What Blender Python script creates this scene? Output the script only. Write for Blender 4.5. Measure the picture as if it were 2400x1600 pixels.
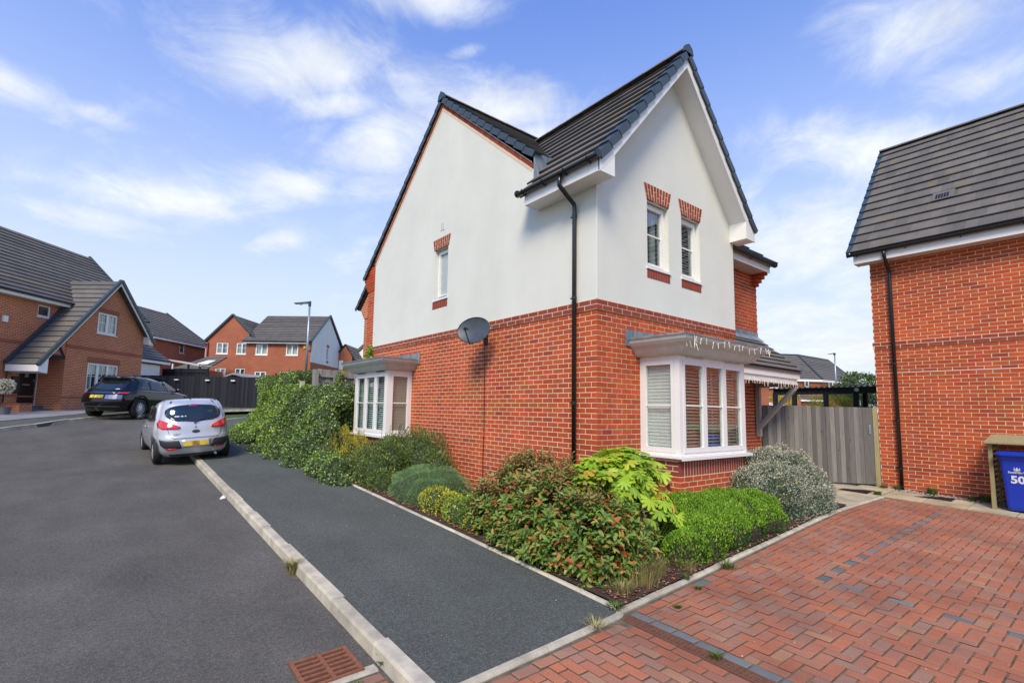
import bpy, bmesh, math, random
import numpy as np
from mathutils import Vector, Matrix, noise as mnoise

for o in list(bpy.data.objects):
    bpy.data.objects.remove(o, do_unlink=True)
SC = bpy.context.scene
COL = SC.collection
random.seed(7)
RNG = np.random.default_rng(7)

# ------------------------------------------------------------------ camera
CAMP = np.array([-5.4581, -4.6630, 1.6444])
YAW, PITCH, ROLL = 0.9223, 0.0978, 0.0196
FPX, CX, CY = 1156.05, 1147.59, 847.98
_f = np.array([math.cos(PITCH) * math.cos(YAW), math.cos(PITCH) * math.sin(YAW), math.sin(PITCH)])
_r = np.array([math.sin(YAW), -math.cos(YAW), 0.0])
_u = np.cross(_r, _f)
R_ = _r * math.cos(ROLL) + _u * math.sin(ROLL)
U_ = -_r * math.sin(ROLL) + _u * math.cos(ROLL)
F_ = _f
cd = bpy.data.cameras.new('camera')
cam = bpy.data.objects.new('camera', cd)
COL.objects.link(cam)
cd.sensor_width = 36.0
cd.sensor_fit = 'HORIZONTAL'
cd.lens = FPX / 2400 * 36
cd.shift_x = (1200 - CX) / 2400
cd.shift_y = (CY - 800) / 2400
cd.clip_start = 0.05
cd.clip_end = 3000
M = Matrix(((R_[0], U_[0], -F_[0], CAMP[0]), (R_[1], U_[1], -F_[1], CAMP[1]), (R_[2], U_[2], -F_[2], CAMP[2]), (0, 0, 0, 1)))
cam.matrix_world = M
SC.camera = cam

# ------------------------------------------------------------------ world (blue sky with broken white cloud)
SUN_EL, SUN_AZ = math.radians(47), math.radians(218)   # azimuth measured from +X, counter-clockwise
world = bpy.data.worlds.new('World')
SC.world = world
world.use_nodes = True
wt = world.node_tree
wt.nodes.clear()
def wn(t, **k):
    n = wt.nodes.new(t)
    for a, b in k.items():
        setattr(n, a, b)
    return n
def wmath(op, a, b=None, c=None, clamp=False):
    n = wn('ShaderNodeMath', operation=op, use_clamp=clamp)
    for i, v in enumerate((a, b, c)):
        if v is None:
            continue
        if isinstance(v, (int, float)):
            n.inputs[i].default_value = v
        else:
            wt.links.new(v, n.inputs[i])
    return n.outputs[0]
def wramp(fac, stops):
    n = wn('ShaderNodeValToRGB')
    while len(n.color_ramp.elements) < len(stops):
        n.color_ramp.elements.new(0.5)
    for e, (p, c) in zip(n.color_ramp.elements, stops):
        e.position = p
        e.color = (*c, 1)
    wt.links.new(fac, n.inputs[0])
    return n.outputs[0]
sky = wn('ShaderNodeTexSky', sky_type='NISHITA')
sky.sun_disc = False
sky.sun_elevation = SUN_EL
sky.sun_rotation = math.radians(90) - SUN_AZ
sky.air_density = 1.0
sky.dust_density = 0.6
sky.ozone_density = 3.0
tc = wn('ShaderNodeTexCoord')
sep = wn('ShaderNodeSeparateXYZ')
wt.links.new(tc.outputs['Generated'], sep.inputs[0])
dx, dy, dz = sep.outputs
az = wmath('ARCTAN2', dy, dx)                 # radians
el = wmath('ARCSINE', wmath('MINIMUM', wmath('MAXIMUM', dz, -1.0), 1.0))
zz = wmath('ADD', wmath('MAXIMUM', dz, 0.0), 0.22)
comb = wn('ShaderNodeCombineXYZ')
wt.links.new(wmath('DIVIDE', dx, zz), comb.inputs[0])
wt.links.new(wmath('DIVIDE', dy, zz), comb.inputs[1])
def wnoise(scale, detail, rough, dist=0.0, off=(0, 0, 0)):
    mp = wn('ShaderNodeMapping')
    mp.inputs['Location'].default_value = off
    wt.links.new(comb.outputs[0], mp.inputs[0])
    n = wn('ShaderNodeTexNoise')
    n.inputs['Scale'].default_value = scale
    n.inputs['Detail'].default_value = detail
    n.inputs['Roughness'].default_value = rough
    n.inputs['Distortion'].default_value = dist
    wt.links.new(mp.outputs[0], n.inputs['Vector'])
    return n.outputs['Fac']
n_big = wnoise(1.9, 10, 0.6, 0.4)
n_fine = wnoise(5.0, 12, 0.66, 0.8, (3.1, 1.7, 0))
# the cloud banks: azimuth, elevation, half width, half height (degrees), tilt, weight
BANKS = [(76.0, 34.0, 8.5, 3.6, -14, .46), (72, 31.5, 6, 1.8, -8, .36), (55, 33.0, 11, 3.4, 6, .46), (63, 34.8, 5, 2.0, 0, .36), (49, 29.5, 7, 4, 0, .40), (66.5, 29.0, 8.5, 3.6, -28, .36),
         (75.5, 22.8, 7.0, 2.2, -22, .36), (86, 19.3, 9.5, 1.9, -6, .36), (92.5, 16.5, 5, 1.1, 0, .30),
         (99.5, 25.2, 4.5, 1.5, 10, .34), (93.5, 25.0, 3.2, .8, 0, .24), (61, 41.5, 8, 2.2, 0, .34), (56.5, 37.6, 2.6, .8, -15, .30),
         (10, 31.5, 7, 3.4, 15, .30), (13.5, 23.8, 9, 3.0, 20, .40), (20, 17.5, 8, 5, 15, .34), (17, 8, 10, 6, 0, .32), (7, 27, 5, 2, 0, .3),
         (77, 17.4, 3.0, 1.2, -20, .30), (68, 24, 5, 2.0, -10, .30), (45, 27.5, 8, 4.5, 0, .38), (58, 24, 8, 2.5, 0, .28), (72, 27.6, 2.2, .8, 0, .26),
         (-40, 26, 16, 5, 10, .36), (-95, 30, 18, 6, -10, .34), (150, 28, 18, 5, 10, .36), (205, 24, 16, 5, 0, .36), (125, 20, 12, 3, 0, .34), (-10, 18, 10, 4, 10, .3), (250, 35, 14, 6, 0, .34)]
tot = None
for a, e, wa, we, tl, wgt in BANKS:
    da = wmath('MULTIPLY', wmath('SINE', wmath('MULTIPLY', wmath('SUBTRACT', az, math.radians(a)), 0.5)), 2 * math.cos(math.radians(e)) * 57.3)
    de = wmath('MULTIPLY', wmath('SUBTRACT', el, math.radians(e)), 57.3)
    ct, st = math.cos(math.radians(tl)), math.sin(math.radians(tl))
    # picture-right is decreasing azimuth
    uu = wmath('DIVIDE', wmath('ADD', wmath('MULTIPLY', da, -ct), wmath('MULTIPLY', de, -st)), wa)
    vv = wmath('DIVIDE', wmath('ADD', wmath('MULTIPLY', da, -st), wmath('MULTIPLY', de, ct)), we)
    g = wmath('EXPONENT', wmath('MULTIPLY', wmath('ADD', wmath('MULTIPLY', uu, uu), wmath('MULTIPLY', vv, vv)), -0.9))
    g = wmath('MULTIPLY', g, wgt)
    tot = g if tot is None else wmath('MAXIMUM', tot, g)
dens = wmath('ADD', wmath('ADD', wmath('MULTIPLY', n_big, 0.85), wmath('MULTIPLY', n_fine, 0.60)), wmath('MULTIPLY', tot, 1.1))
mr = wn('ShaderNodeMapRange', interpolation_type='SMOOTHSTEP')
mr.inputs['From Min'].default_value = 0.74
mr.inputs['From Max'].default_value = 1.24
mr.inputs['To Min'].default_value = 0.0
mr.inputs['To Max'].default_value = 0.93
wt.links.new(dens, mr.inputs['Value'])
cover = mr.outputs[0]
# thin milky veil that thickens to the horizon
veil = wmath('EXPONENT', wmath('MULTIPLY', wmath('POWER', wmath('MAXIMUM', dz, 0.0), 2.0), -4.0))
veil = wmath('MULTIPLY', veil, 0.98)
elr = wmath('MAXIMUM', dz, 0.0)
tint = wramp(elr, [(0.0, (0.80, 0.84, 1.0)), (0.45, (0.80, 0.84, 1.0)), (1.0, (0.8, 0.86, 1.0))])
mul = wn('ShaderNodeMix', data_type='RGBA', blend_type='MULTIPLY')
mul.inputs[0].default_value = 1.0
wt.links.new(sky.outputs[0], mul.inputs[6])
wt.links.new(tint, mul.inputs[7])
SKYGAIN = wn('ShaderNodeMix', data_type='RGBA', blend_type='MULTIPLY')
SKYGAIN.inputs[0].default_value = 1.0
SKYGAIN.inputs[7].default_value = (0.56, 1.28, 2.15, 1)
wt.links.new(mul.outputs[2], SKYGAIN.inputs[6])
CLOUD = (6.55, 6.8, 6.9)
VEIL = (5.35, 5.85, 6.15)
m1 = wn('ShaderNodeMix', data_type='RGBA')
wt.links.new(veil, m1.inputs[0])
wt.links.new(SKYGAIN.outputs[2], m1.inputs[6])
m1.inputs[7].default_value = (*VEIL, 1)
shade = wnoise(5.0, 8, 0.65, 0.4, (5.5, 2.2, 0))
cc = wramp(shade, [(0.25, tuple(c * 0.84 for c in CLOUD)), (0.65, tuple(c * 1.06 for c in CLOUD))])
m2 = wn('ShaderNodeMix', data_type='RGBA')
wt.links.new(cover, m2.inputs[0])
wt.links.new(m1.outputs[2], m2.inputs[6])
wt.links.new(cc, m2.inputs[7])
bg = wn('ShaderNodeBackground')
bg.inputs['Strength'].default_value = 0.086
wt.links.new(m2.outputs[2], bg.inputs['Color'])
wo = wn('ShaderNodeOutputWorld')
wt.links.new(bg.outputs[0], wo.inputs['Surface'])

sd = bpy.data.lights.new('sun', 'SUN')
sd.energy = 2.3
sd.angle = math.radians(22)
sd.color = (1.0, 0.86, 0.62)
sun = bpy.data.objects.new('sun', sd)
COL.objects.link(sun)
sdir = Vector((math.cos(SUN_EL) * math.cos(SUN_AZ), math.cos(SUN_EL) * math.sin(SUN_AZ), math.sin(SUN_EL)))
sun.rotation_euler = sdir.to_track_quat('Z', 'Y').to_euler()
sun.location = sdir * 60
SC.view_settings.view_transform = 'Standard'
SC.view_settings.look = 'None'
SC.view_settings.gamma = 1.0
SC.view_settings.use_curve_mapping = False
SC.view_settings.exposure = 0.80
SC.render.engine = 'CYCLES'

# ------------------------------------------------------------------ helpers
def G(x, y):
    """height of the ground: the estate climbs to the north and a little to the east"""
    x = np.asarray(x, float); y = np.asarray(y, float)
    xc = np.clip(x, -12, 22); yc = np.clip(y, -30, 60)
    t = np.clip((yc - 9) / 10, 0, 1)
    return .03 * xc + .042 * yc + .42 * t * t * (3 - 2 * t)
def g(x, y): return float(G(x, y))

WM = {}
def link(o, parent=None):
    COL.objects.link(o)
    if parent is not None:
        o.parent = parent
    return o
def tag(o, label=None, cat=None, group=None, kind=None):
    if label: o['label'] = label
    if cat: o['category'] = cat
    if group: o['group'] = group
    if kind: o['kind'] = kind
    return o
def thing(name, loc, label, cat, rz=0.0, group=None, rot=None):
    o = bpy.data.objects.new(name, None)
    o.empty_display_size = 0.2
    Mx = Matrix.Translation(Vector(loc)) @ (rot if rot is not None else Matrix.Rotation(rz, 4, 'Z'))
    o.matrix_basis = Mx
    COL.objects.link(o)
    WM[o] = Mx
    tag(o, label, cat, group)
    return o
def wm(o):
    return WM.get(o, Matrix.Identity(4)) if o is not None else Matrix.Identity(4)

class MB:
    def __init__(s): s.v = []; s.f = []; s.m = []
    def add(s, pts, faces, mi=0):
        b = len(s.v); s.v += [tuple(p) for p in pts]; s.f += [tuple(b + i for i in q) for q in faces]; s.m += [mi] * len(faces)
    def poly(s, pts, mi=0): s.add(pts, [tuple(range(len(pts)))], mi)
    def hexa(s, p, mi=0):
        # p: 4 bottom + 4 top, same winding
        s.add(p, [(3, 2, 1, 0), (4, 5, 6, 7), (0, 1, 5, 4), (1, 2, 6, 5), (2, 3, 7, 6), (3, 0, 4, 7)], mi)
    def box(s, x0, x1, y0, y1, z0, z1, mi=0):
        s.hexa([(x0, y0, z0), (x1, y0, z0), (x1, y1, z0), (x0, y1, z0), (x0, y0, z1), (x1, y0, z1), (x1, y1, z1), (x0, y1, z1)], mi)
    def wbox(s, W, u0, u1, z0, z1, d0, d1, mi=0):
        P = W.p
        s.hexa([P(u0, z0, d0), P(u1, z0, d0), P(u1, z0, d1), P(u0, z0, d1), P(u0, z1, d0), P(u1, z1, d0), P(u1, z1, d1), P(u0, z1, d1)], mi)
    def prism(s, pts, ext, mi=0):
        n = len(pts); ext = np.array(ext, float)
        a = [np.array(p, float) for p in pts]; b = [p + ext for p in a]
        s.add(a + b, [tuple(range(n))[::-1], tuple(range(n, 2 * n))] + [(i, (i + 1) % n, n + (i + 1) % n, n + i) for i in range(n)], mi)
    def tube(s, path, r, n=8, mi=0, cap=True):
        path = [np.array(p, float) for p in path]
        rs = r if isinstance(r, (list, tuple)) else [r] * len(path)
        rings = []
        for i, p in enumerate(path):
            t = path[min(i + 1, len(path) - 1)] - path[max(i - 1, 0)]
            t /= (np.linalg.norm(t) + 1e-9)
            a = np.cross(t, [0, 0, 1.0])
            if np.linalg.norm(a) < .1: a = np.cross(t, [1.0, 0, 0]) if abs(t[0]) < .9 else np.cross(t, [0, 1.0, 0])
            a /= np.linalg.norm(a); b = np.cross(t, a)
            rings.append([p + (a * math.cos(2 * math.pi * k / n) + b * math.sin(2 * math.pi * k / n)) * rs[i] for k in range(n)])
        pts = [q for R in rings for q in R]; fs = []
        for i in range(len(rings) - 1):
            for k in range(n):
                fs.append((i * n + k, i * n + (k + 1) % n, (i + 1) * n + (k + 1) % n, (i + 1) * n + k))
        if cap: fs += [tuple(range(n))[::-1], tuple(range((len(rings) - 1) * n, len(rings) * n))]
        s.add(pts, fs, mi)
    def build(s, name, mats, parent=None, label=None, kind=None, smooth=False, recalc=True):
        me = bpy.data.meshes.new(name)
        v = np.array(s.v, float)
        if parent is not None and len(v):
            Mi = np.array(wm(parent).inverted())
            v = v @ Mi[:3, :3].T + Mi[:3, 3]
        me.from_pydata(v.tolist(), [], s.f)
        mats = mats if isinstance(mats, (list, tuple)) else [mats]
        for m in mats: me.materials.append(m)
        if len(mats) > 1: me.polygons.foreach_set('material_index', s.m)
        if recalc and len(s.f) < 20000:
            bm = bmesh.new(); bm.from_mesh(me); bmesh.ops.recalc_face_normals(bm, faces=bm.faces); bm.to_mesh(me); bm.free()
        if smooth: me.polygons.foreach_set('use_smooth', [True] * len(me.polygons))
        me.update()
        o = bpy.data.objects.new(name, me)
        link(o, parent)
        WM[o] = wm(parent)
        tag(o, label, None, None, kind)
        return o

class Wall:
    """a vertical wall frame: u runs along it, z is up, d points out of it"""
    def __init__(s, o, u, n): s.o = np.array([o[0], o[1], 0.0]); s.u = np.array([u[0], u[1], 0.0]); s.n = np.array([n[0], n[1], 0.0])
    def p(s, u, z, d=0.0):
        q = s.o + s.u * u + s.n * d
        return (q[0], q[1], z)

def px_size(P):
    d = np.asarray(P) - CAMP
    z = d @ F_
    z = np.where(z < .2, 1e9, z)
    x = CX + FPX * (d @ R_) / z; y = CY - FPX * (d @ U_) / z
    inside = (x > -60) & (x < 2460) & (y > -60) & (y < 1660) & (z < 1e8)
    return np.where(inside, 1 / z, 1e-4 / np.maximum(np.abs(z), 1))

class Pieces:
    """many alike pieces: the nearest become objects that share one mesh, the rest one joined 'stuff' mesh"""
    def __init__(s, verts, faces): s.tv = np.array(verts, float); s.tf = faces; s.ms = []
    def add(s, o, ax, ay, az):
        m = np.eye(4); m[:3, 0] = ax; m[:3, 1] = ay; m[:3, 2] = az; m[:3, 3] = o; s.ms.append(m)
    def build(s, name, mat, parent, nmax=300, extra=None):
        if not s.ms: return
        ms = np.array(s.ms)
        cen = ms[:, :3, 3] + (ms[:, :3, 0] + ms[:, :3, 1] + ms[:, :3, 2]) * .5
        sc = px_size(cen)
        order = np.argsort(-sc)
        near = [i for i in order[:nmax] if sc[i] > 2e-3]
        ns = set(near)
        rest = [i for i in range(len(ms)) if i not in ns]
        me = bpy.data.meshes.new(name)
        me.from_pydata(s.tv.tolist(), [], s.tf); me.materials.append(mat); me.update()
        Pi = wm(parent).inverted()
        for i in near:
            A = ms[i][:3, :3]; q = A / np.linalg.norm(A, axis=0)
            if max(abs(q[:, 0] @ q[:, 1]), abs(q[:, 1] @ q[:, 2]), abs(q[:, 0] @ q[:, 2])) > .12:     # a sheared piece keeps its own mesh
                m2 = me.copy(); m2.transform(Pi @ Matrix(ms[i].tolist())); o = bpy.data.objects.new(name, m2); COL.objects.link(o); o.parent = parent; continue
            o = bpy.data.objects.new(name, me)
            COL.objects.link(o); o.parent = parent
            o.matrix_basis = Pi @ Matrix(ms[i].tolist())
        if rest:
            R = ms[rest]
            n = len(s.tv)
            V = np.einsum('kij,nj->kni', R[:, :3, :3], s.tv) + R[:, None, :3, 3]
            mb = MB(); mb.v = V.reshape(-1, 3).tolist()
            mb.f = [tuple(k * n + i for i in q) for k in range(len(rest)) for q in s.tf]
            mb.m = [0] * len(mb.f)
            o = mb.build(name, mat, parent, recalc=False)
            o['kind'] = 'stuff'
CUBE_V = [(0, 0, 0), (1, 0, 0), (1, 1, 0), (0, 1, 0), (0, 0, 1), (1, 0, 1), (1, 1, 1), (0, 1, 1)]
CUBE_F = [(3, 2, 1, 0), (4, 5, 6, 7), (0, 1, 5, 4), (1, 2, 6, 5), (2, 3, 7, 6), (3, 0, 4, 7)]
def bevel_brick():
    """unit brick, y=0 is the outer face with softened arrises"""
    e, h, d = .012, .035, .10
    v = [(0, d, 0), (1, d, 0), (1, d, 1), (0, d, 1), (e, 0, h), (1 - e, 0, h), (1 - e, 0, 1 - h), (e, 0, 1 - h), (0, 1, 0), (1, 1, 0), (1, 1, 1), (0, 1, 1)]
    f = [(4, 5, 6, 7), (0, 1, 5, 4), (1, 2, 6, 5), (2, 3, 7, 6), (3, 0, 4, 7), (0, 8, 9, 1), (1, 9, 10, 2), (2, 10, 11, 3), (3, 11, 8, 0)]
    return v, f
# ------------------------------------------------------------------ materials
def new_mat(name):
    m = bpy.data.materials.new(name); m.use_nodes = True
    nt = m.node_tree; nt.nodes.clear()
    out = nt.nodes.new('ShaderNodeOutputMaterial'); b = nt.nodes.new('ShaderNodeBsdfPrincipled')
    nt.links.new(b.outputs[0], out.inputs['Surface'])
    return m, nt, b, out
def N(nt, t, **k):
    n = nt.nodes.new(t)
    for a, c in k.items(): setattr(n, a, c)
    return n
def ramp(nt, fac, stops, interp='LINEAR'):
    n = N(nt, 'ShaderNodeValToRGB'); n.color_ramp.interpolation = interp
    while len(n.color_ramp.elements) < len(stops): n.color_ramp.elements.new(.5)
    for e, (p, c) in zip(n.color_ramp.elements, stops): e.position = p; e.color = (*c, 1) if len(c) == 3 else c
    nt.links.new(fac, n.inputs[0]); return n.outputs[0]
def pos(nt): return N(nt, 'ShaderNodeNewGeometry').outputs['Position']
def mapping(nt, v, sc=(1, 1, 1), loc=(0, 0, 0)):
    m = N(nt, 'ShaderNodeMapping'); m.inputs['Scale'].default_value = sc; m.inputs['Location'].default_value = loc
    nt.links.new(v, m.inputs[0]); return m.outputs[0]
def noise(nt, v, scale, detail=4, rough=.5, dist=0):
    n = N(nt, 'ShaderNodeTexNoise'); n.inputs['Scale'].default_value = scale; n.inputs['Detail'].default_value = detail
    n.inputs['Roughness'].default_value = rough; n.inputs['Distortion'].default_value = dist
    if v is not None: nt.links.new(v, n.inputs['Vector'])
    return n.outputs['Fac']
def math_(nt, op, a, b=None, clamp=False):
    n = N(nt, 'ShaderNodeMath', operation=op, use_clamp=clamp)
    for i, v in enumerate((a, b)):
        if v is None: continue
        if isinstance(v, (int, float)): n.inputs[i].default_value = v
        else: nt.links.new(v, n.inputs[i])
    return n.outputs[0]
def mix(nt, fac, a, b, bt='MIX'):
    n = N(nt, 'ShaderNodeMix', data_type='RGBA', blend_type=bt)
    for i, v in ((0, fac), (6, a), (7, b)):
        if isinstance(v, (int, float)): n.inputs[i].default_value = v
        elif isinstance(v, tuple): n.inputs[i].default_value = (*v, 1)
        else: nt.links.new(v, n.inputs[i])
    return n.outputs[2]
def rnd(nt):
    a = N(nt, 'ShaderNodeNewGeometry').outputs['Random Per Island']; b = N(nt, 'ShaderNodeObjectInfo').outputs['Random']
    return math_(nt, 'FRACT', math_(nt, 'ADD', a, b))
def bump(nt, b, h, st=.3, dist=.01):
    n = N(nt, 'ShaderNodeBump'); n.inputs['Strength'].default_value = st; n.inputs['Distance'].default_value = dist
    nt.links.new(h, n.inputs['Height']); nt.links.new(n.outputs[0], b.inputs['Normal'])
def sc_(c, k): return tuple(x * k for x in c)
def simple(name, col, rough=.5, metal=0, spec=.5, var=.0, nscale=8, bmp=0, bscale=60, coat=0):
    m, nt, b, _ = new_mat(name)
    if var:
        c = ramp(nt, noise(nt, pos(nt), nscale, 5, .6), [(.3, sc_(col, 1 - var)), (.7, sc_(col, 1 + var))]); nt.links.new(c, b.inputs['Base Color'])
    else: b.inputs['Base Color'].default_value = (*col, 1)
    b.inputs['Roughness'].default_value = rough; b.inputs['Metallic'].default_value = metal
    b.inputs['Specular IOR Level'].default_value = spec; b.inputs['Coat Weight'].default_value = coat
    if bmp: bump(nt, b, noise(nt, pos(nt), bscale, 5, .6), bmp, .004)
    return m
def pieces_mat(name, stops, rough=.85, grain=.18, gscale=70, stain=.25, sscale=1.3, bmp=.35, interp='LINEAR', spec=.3, dust=None):
    """each piece draws its own colour, then grain and slow weathering"""
    m, nt, b, _ = new_mat(name)
    P = pos(nt)
    c = ramp(nt, rnd(nt), stops, interp)
    gcol = ramp(nt, noise(nt, P, gscale, 5, .65), [(.28, (1 - grain,) * 3), (.72, (1 + grain,) * 3)])
    c = mix(nt, 1.0, c, gcol, 'MULTIPLY')
    scol = ramp(nt, noise(nt, P, sscale, 4, .6), [(.35, (1 - stain, 1 - stain, 1 - stain * .9)), (.65, (1 + stain * .35,) * 3)])
    c = mix(nt, 1.0, c, scol, 'MULTIPLY')
    if dust:
        dm = ramp(nt, noise(nt, P, dust[2], 6, .7), [(dust[1], (0, 0, 0)), (min(dust[1] + .1, 1), (1, 1, 1))])
        c = mix(nt, dm, c, dust[0])
    nt.links.new(c, b.inputs['Base Color']); b.inputs['Roughness'].default_value = rough; b.inputs['Specular IOR Level'].default_value = spec
    bump(nt, b, noise(nt, P, gscale * 1.3, 4, .6), bmp, .003)
    return m
MT = {}
MT['brick'] = pieces_mat('red_brick', [(0, (.43, .070, .020)), (.35, (.50, .086, .024)), (.62, (.54, .104, .030)), (.88, (.47, .088, .035)), (.97, (.40, .072, .034)), (1, (.31, .060, .032))], grain=.14, stain=.22)
MT['brick_dark'] = pieces_mat('plum_red_brick', [(0, (.25, .05, .03)), (.5, (.31, .064, .038)), (1, (.27, .062, .045))], grain=.12, stain=.15)
MT['mortar'] = simple('sand_mortar', (.76, .56, .37), .95, var=.10, nscale=5)
MT['mortar_dark'] = simple('old_mortar', (.34, .18, .11), .95, var=.2, nscale=5)
def render_mat(name, col):
    m, nt, b, _ = new_mat(name); P = pos(nt)
    c = ramp(nt, noise(nt, P, .9, 6, .6), [(.3, sc_(col, .93)), (.7, sc_(col, 1.03))])
    st = noise(nt, mapping(nt, P, (2.0, 2.0, .5)), 1.1, 5, .6)
    c = mix(nt, 1.0, c, ramp(nt, st, [(.3, (.975, .972, .965)), (.6, (1, 1, 1))]), 'MULTIPLY')
    nt.links.new(c, b.inputs['Base Color']); b.inputs['Roughness'].default_value = .95; b.inputs['Specular IOR Level'].default_value = .2
    bump(nt, b, noise(nt, P, 130, 4, .7), .35, .004); return m
MT['render'] = render_mat('cream_render', (.725, .73, .655))
MT['render_far'] = render_mat('pale_grey_render', (.76, .76, .72))
MT['tile'] = pieces_mat('grey_roof_tile', [(0, (.120, .110, .098)), (.5, (.142, .130, .115)), (.9, (.160, .146, .128)), (.97, (.155, .136, .105)), (1, (.165, .138, .10))], rough=.75, grain=.10, gscale=40, stain=.16, sscale=2.0, bmp=.25)
MT['verge'] = simple('slate_blue_plastic', (.040, .060, .072), .38, var=.15)
MT['black'] = simple('black_plastic', (.012, .014, .016), .28, spec=.6)
MT['white'] = simple('white_plastic', (.82, .81, .78), .32, var=.02, nscale=3)
MT['white_frame'] = simple('white_window_frame', (.82, .81, .78), .25, var=.02, nscale=3)
MT['cornice'] = simple('off_white_cornice', (.60, .585, .54), .45, var=.10, nscale=6)
MT['cornice_grey'] = simple('weathered_grey_cornice', (.55, .54, .49), .5, var=.12, nscale=6)
MT['blackish'] = simple('dark_interior', (.018, .018, .02), .9)
MT['grey_metal'] = simple('galvanised_steel', (.32, .36, .40), .4, metal=.6, var=.1)
def lead():
    m, nt, b, _ = new_mat('lead_flashing'); P = pos(nt)
    c = ramp(nt, noise(nt, mapping(nt, P, (6, 6, 1.0)), 1.6, 5, .6), [(.3, (.13, .17, .22)), (.5, (.22, .27, .31)), (.62, (.30, .33, .33)), (.72, (.38, .38, .22))])
    nt.links.new(c, b.inputs['Base Color']); b.inputs['Roughness'].default_value = .5; b.inputs['Metallic'].default_value = .25; return m
MT['lead'] = lead()
def ground_mat(name, stops, sc1=260, speck=None, slow=.12, rough=.9, bmp=.6, slowsc=.8):
    m, nt, b, _ = new_mat(name); P = pos(nt)
    c = ramp(nt, math_(nt, 'MULTIPLY', math_(nt, 'ADD', noise(nt, P, sc1, 3, .8), noise(nt, P, sc1 * .33, 4, .85)), .5), stops)
    s = ramp(nt, noise(nt, P, slowsc, 6, .6), [(.3, (1 - slow,) * 3), (.7, (1 + slow,) * 3)])
    c = mix(nt, 1.0, c, s, 'MULTIPLY')
    s = ramp(nt, noise(nt, mapping(nt, P, (1, .25, 1)), 2.2, 5, .6), [(.3, (1 - slow * .7,) * 3), (.7, (1 + slow * .7,) * 3)])
    c = mix(nt, 1.0, c, s, 'MULTIPLY')
    if speck:
        v = N(nt, 'ShaderNodeTexVoronoi'); v.inputs['Scale'].default_value = speck[1]; nt.links.new(P, v.inputs['Vector'])
        w = N(nt, 'ShaderNodeTexWhiteNoise', noise_dimensions='3D'); nt.links.new(v.outputs['Color'], w.inputs['Vector'])
        k = math_(nt, 'MULTIPLY', math_(nt, 'LESS_THAN', v.outputs['Distance'], .28), math_(nt, 'GREATER_THAN', w.outputs['Value'], speck[2]))
        c = mix(nt, k, c, speck[0])
    nt.links.new(c, b.inputs['Base Color']); b.inputs['Roughness'].default_value = rough; b.inputs['Specular IOR Level'].default_value = .3
    bump(nt, b, math_(nt, 'ADD', noise(nt, P, sc1 * .8, 3, .8), noise(nt, P, sc1 * .3, 3, .8)), bmp, .010); return m
MT['road'] = ground_mat('road_asphalt', [(.34, (.030, .028, .025)), (.5, (.096, .089, .076)), (.66, (.165, .154, .132))], 110, ((.27, .255, .23), 95, .88), .17)
MT['footway'] = ground_mat('footway_asphalt', [(.35, (.026, .030, .027)), (.5, (.079, .085, .073)), (.65, (.165, .171, .150))], 120, ((.30, .31, .29), 110, .86), .13)
MT['kerb'] = pieces_mat('concrete_kerb', [(0, (.42, .375, .275)), (.5, (.50, .45, .335)), (1, (.56, .51, .39))], grain=.10, gscale=90, stain=.30, sscale=3.5, bmp=.4)
MT['edging'] = pieces_mat('concrete_edging', [(0, (.42, .375, .28)), (1, (.53, .48, .37))], grain=.14, gscale=60, stain=.30, sscale=5, bmp=.4)
PAVE = [(0, (.35, .125, .068)), (.16, (.38, .135, .072)), (.32, (.31, .140, .090)), (.48, (.41, .142, .070)), (.62, (.28, .145, .100)), (.74, (.36, .135, .078)), (.84, (.33, .155, .098)), (.92, (.28, .16, .115)), (1, (.38, .19, .10))]
MT['paver'] = pieces_mat('red_block_paver', PAVE, rough=.9, grain=.22, gscale=120, stain=.26, sscale=1.1, bmp=.5, dust=((.50, .44, .36), .72, 26))
MT['paver_grey'] = pieces_mat('slate_grey_paver', [(0, (.13, .138, .135)), (1, (.185, .19, .18))], rough=.85, grain=.15, gscale=110, bmp=.4)
MT['paver_bluegrey_far'] = pieces_mat('pale_grey_paver', [(0, (.20, .20, .21)), (1, (.32, .32, .33))], grain=.1)
MT['joint_sand'] = simple('mossy_joint_sand', (.12, .095, .06), .95, var=.5, nscale=7)
MT['slab'] = pieces_mat('buff_paving_slab', [(0, (.42, .35, .225)), (.5, (.50, .42, .27)), (1, (.46, .40, .28))], grain=.12, gscale=45, stain=.28, sscale=2.2, bmp=.3)
def soil():
    m, nt, b, _ = new_mat('bed_soil'); P = pos(nt)
    c = ramp(nt, noise(nt, P, 38, 6, .75), [(.25, (.018, .011, .008)), (.5, (.055, .032, .022)), (.62, (.10, .05, .03)), (.8, (.22, .19, .16))])
    nt.links.new(c, b.inputs['Base Color']); b.inputs['Roughness'].default_value = .95; bump(nt, b, noise(nt, P, 60, 6, .7), .9, .02); return m
MT['soil'] = soil()
MT['gravel'] = pieces_mat('pale_gravel', [(0, (.30, .26, .22)), (.4, (.48, .42, .35)), (.8, (.62, .57, .5)), (1, (.22, .2, .2))], grain=.1)
MT['grass_ground'] = ground_mat('lawn_ground', [(.3, (.035, .06, .015)), (.7, (.085, .13, .035))], 25, None, .2)
def rust(name='rusty_iron', a=(.19, .065, .032), b_=(.29, .12, .062)):
    m, nt, b, _ = new_mat(name); c = ramp(nt, noise(nt, pos(nt), 30, 5, .6), [(.3, a), (.7, b_)])
    nt.links.new(c, b.inputs['Base Color']); b.inputs['Roughness'].default_value = .8; b.inputs['Metallic'].default_value = .2; return m
MT['rust'] = rust()
MT['drain'] = rust('brown_drain_iron', (.13, .055, .035), (.22, .09, .055))
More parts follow.
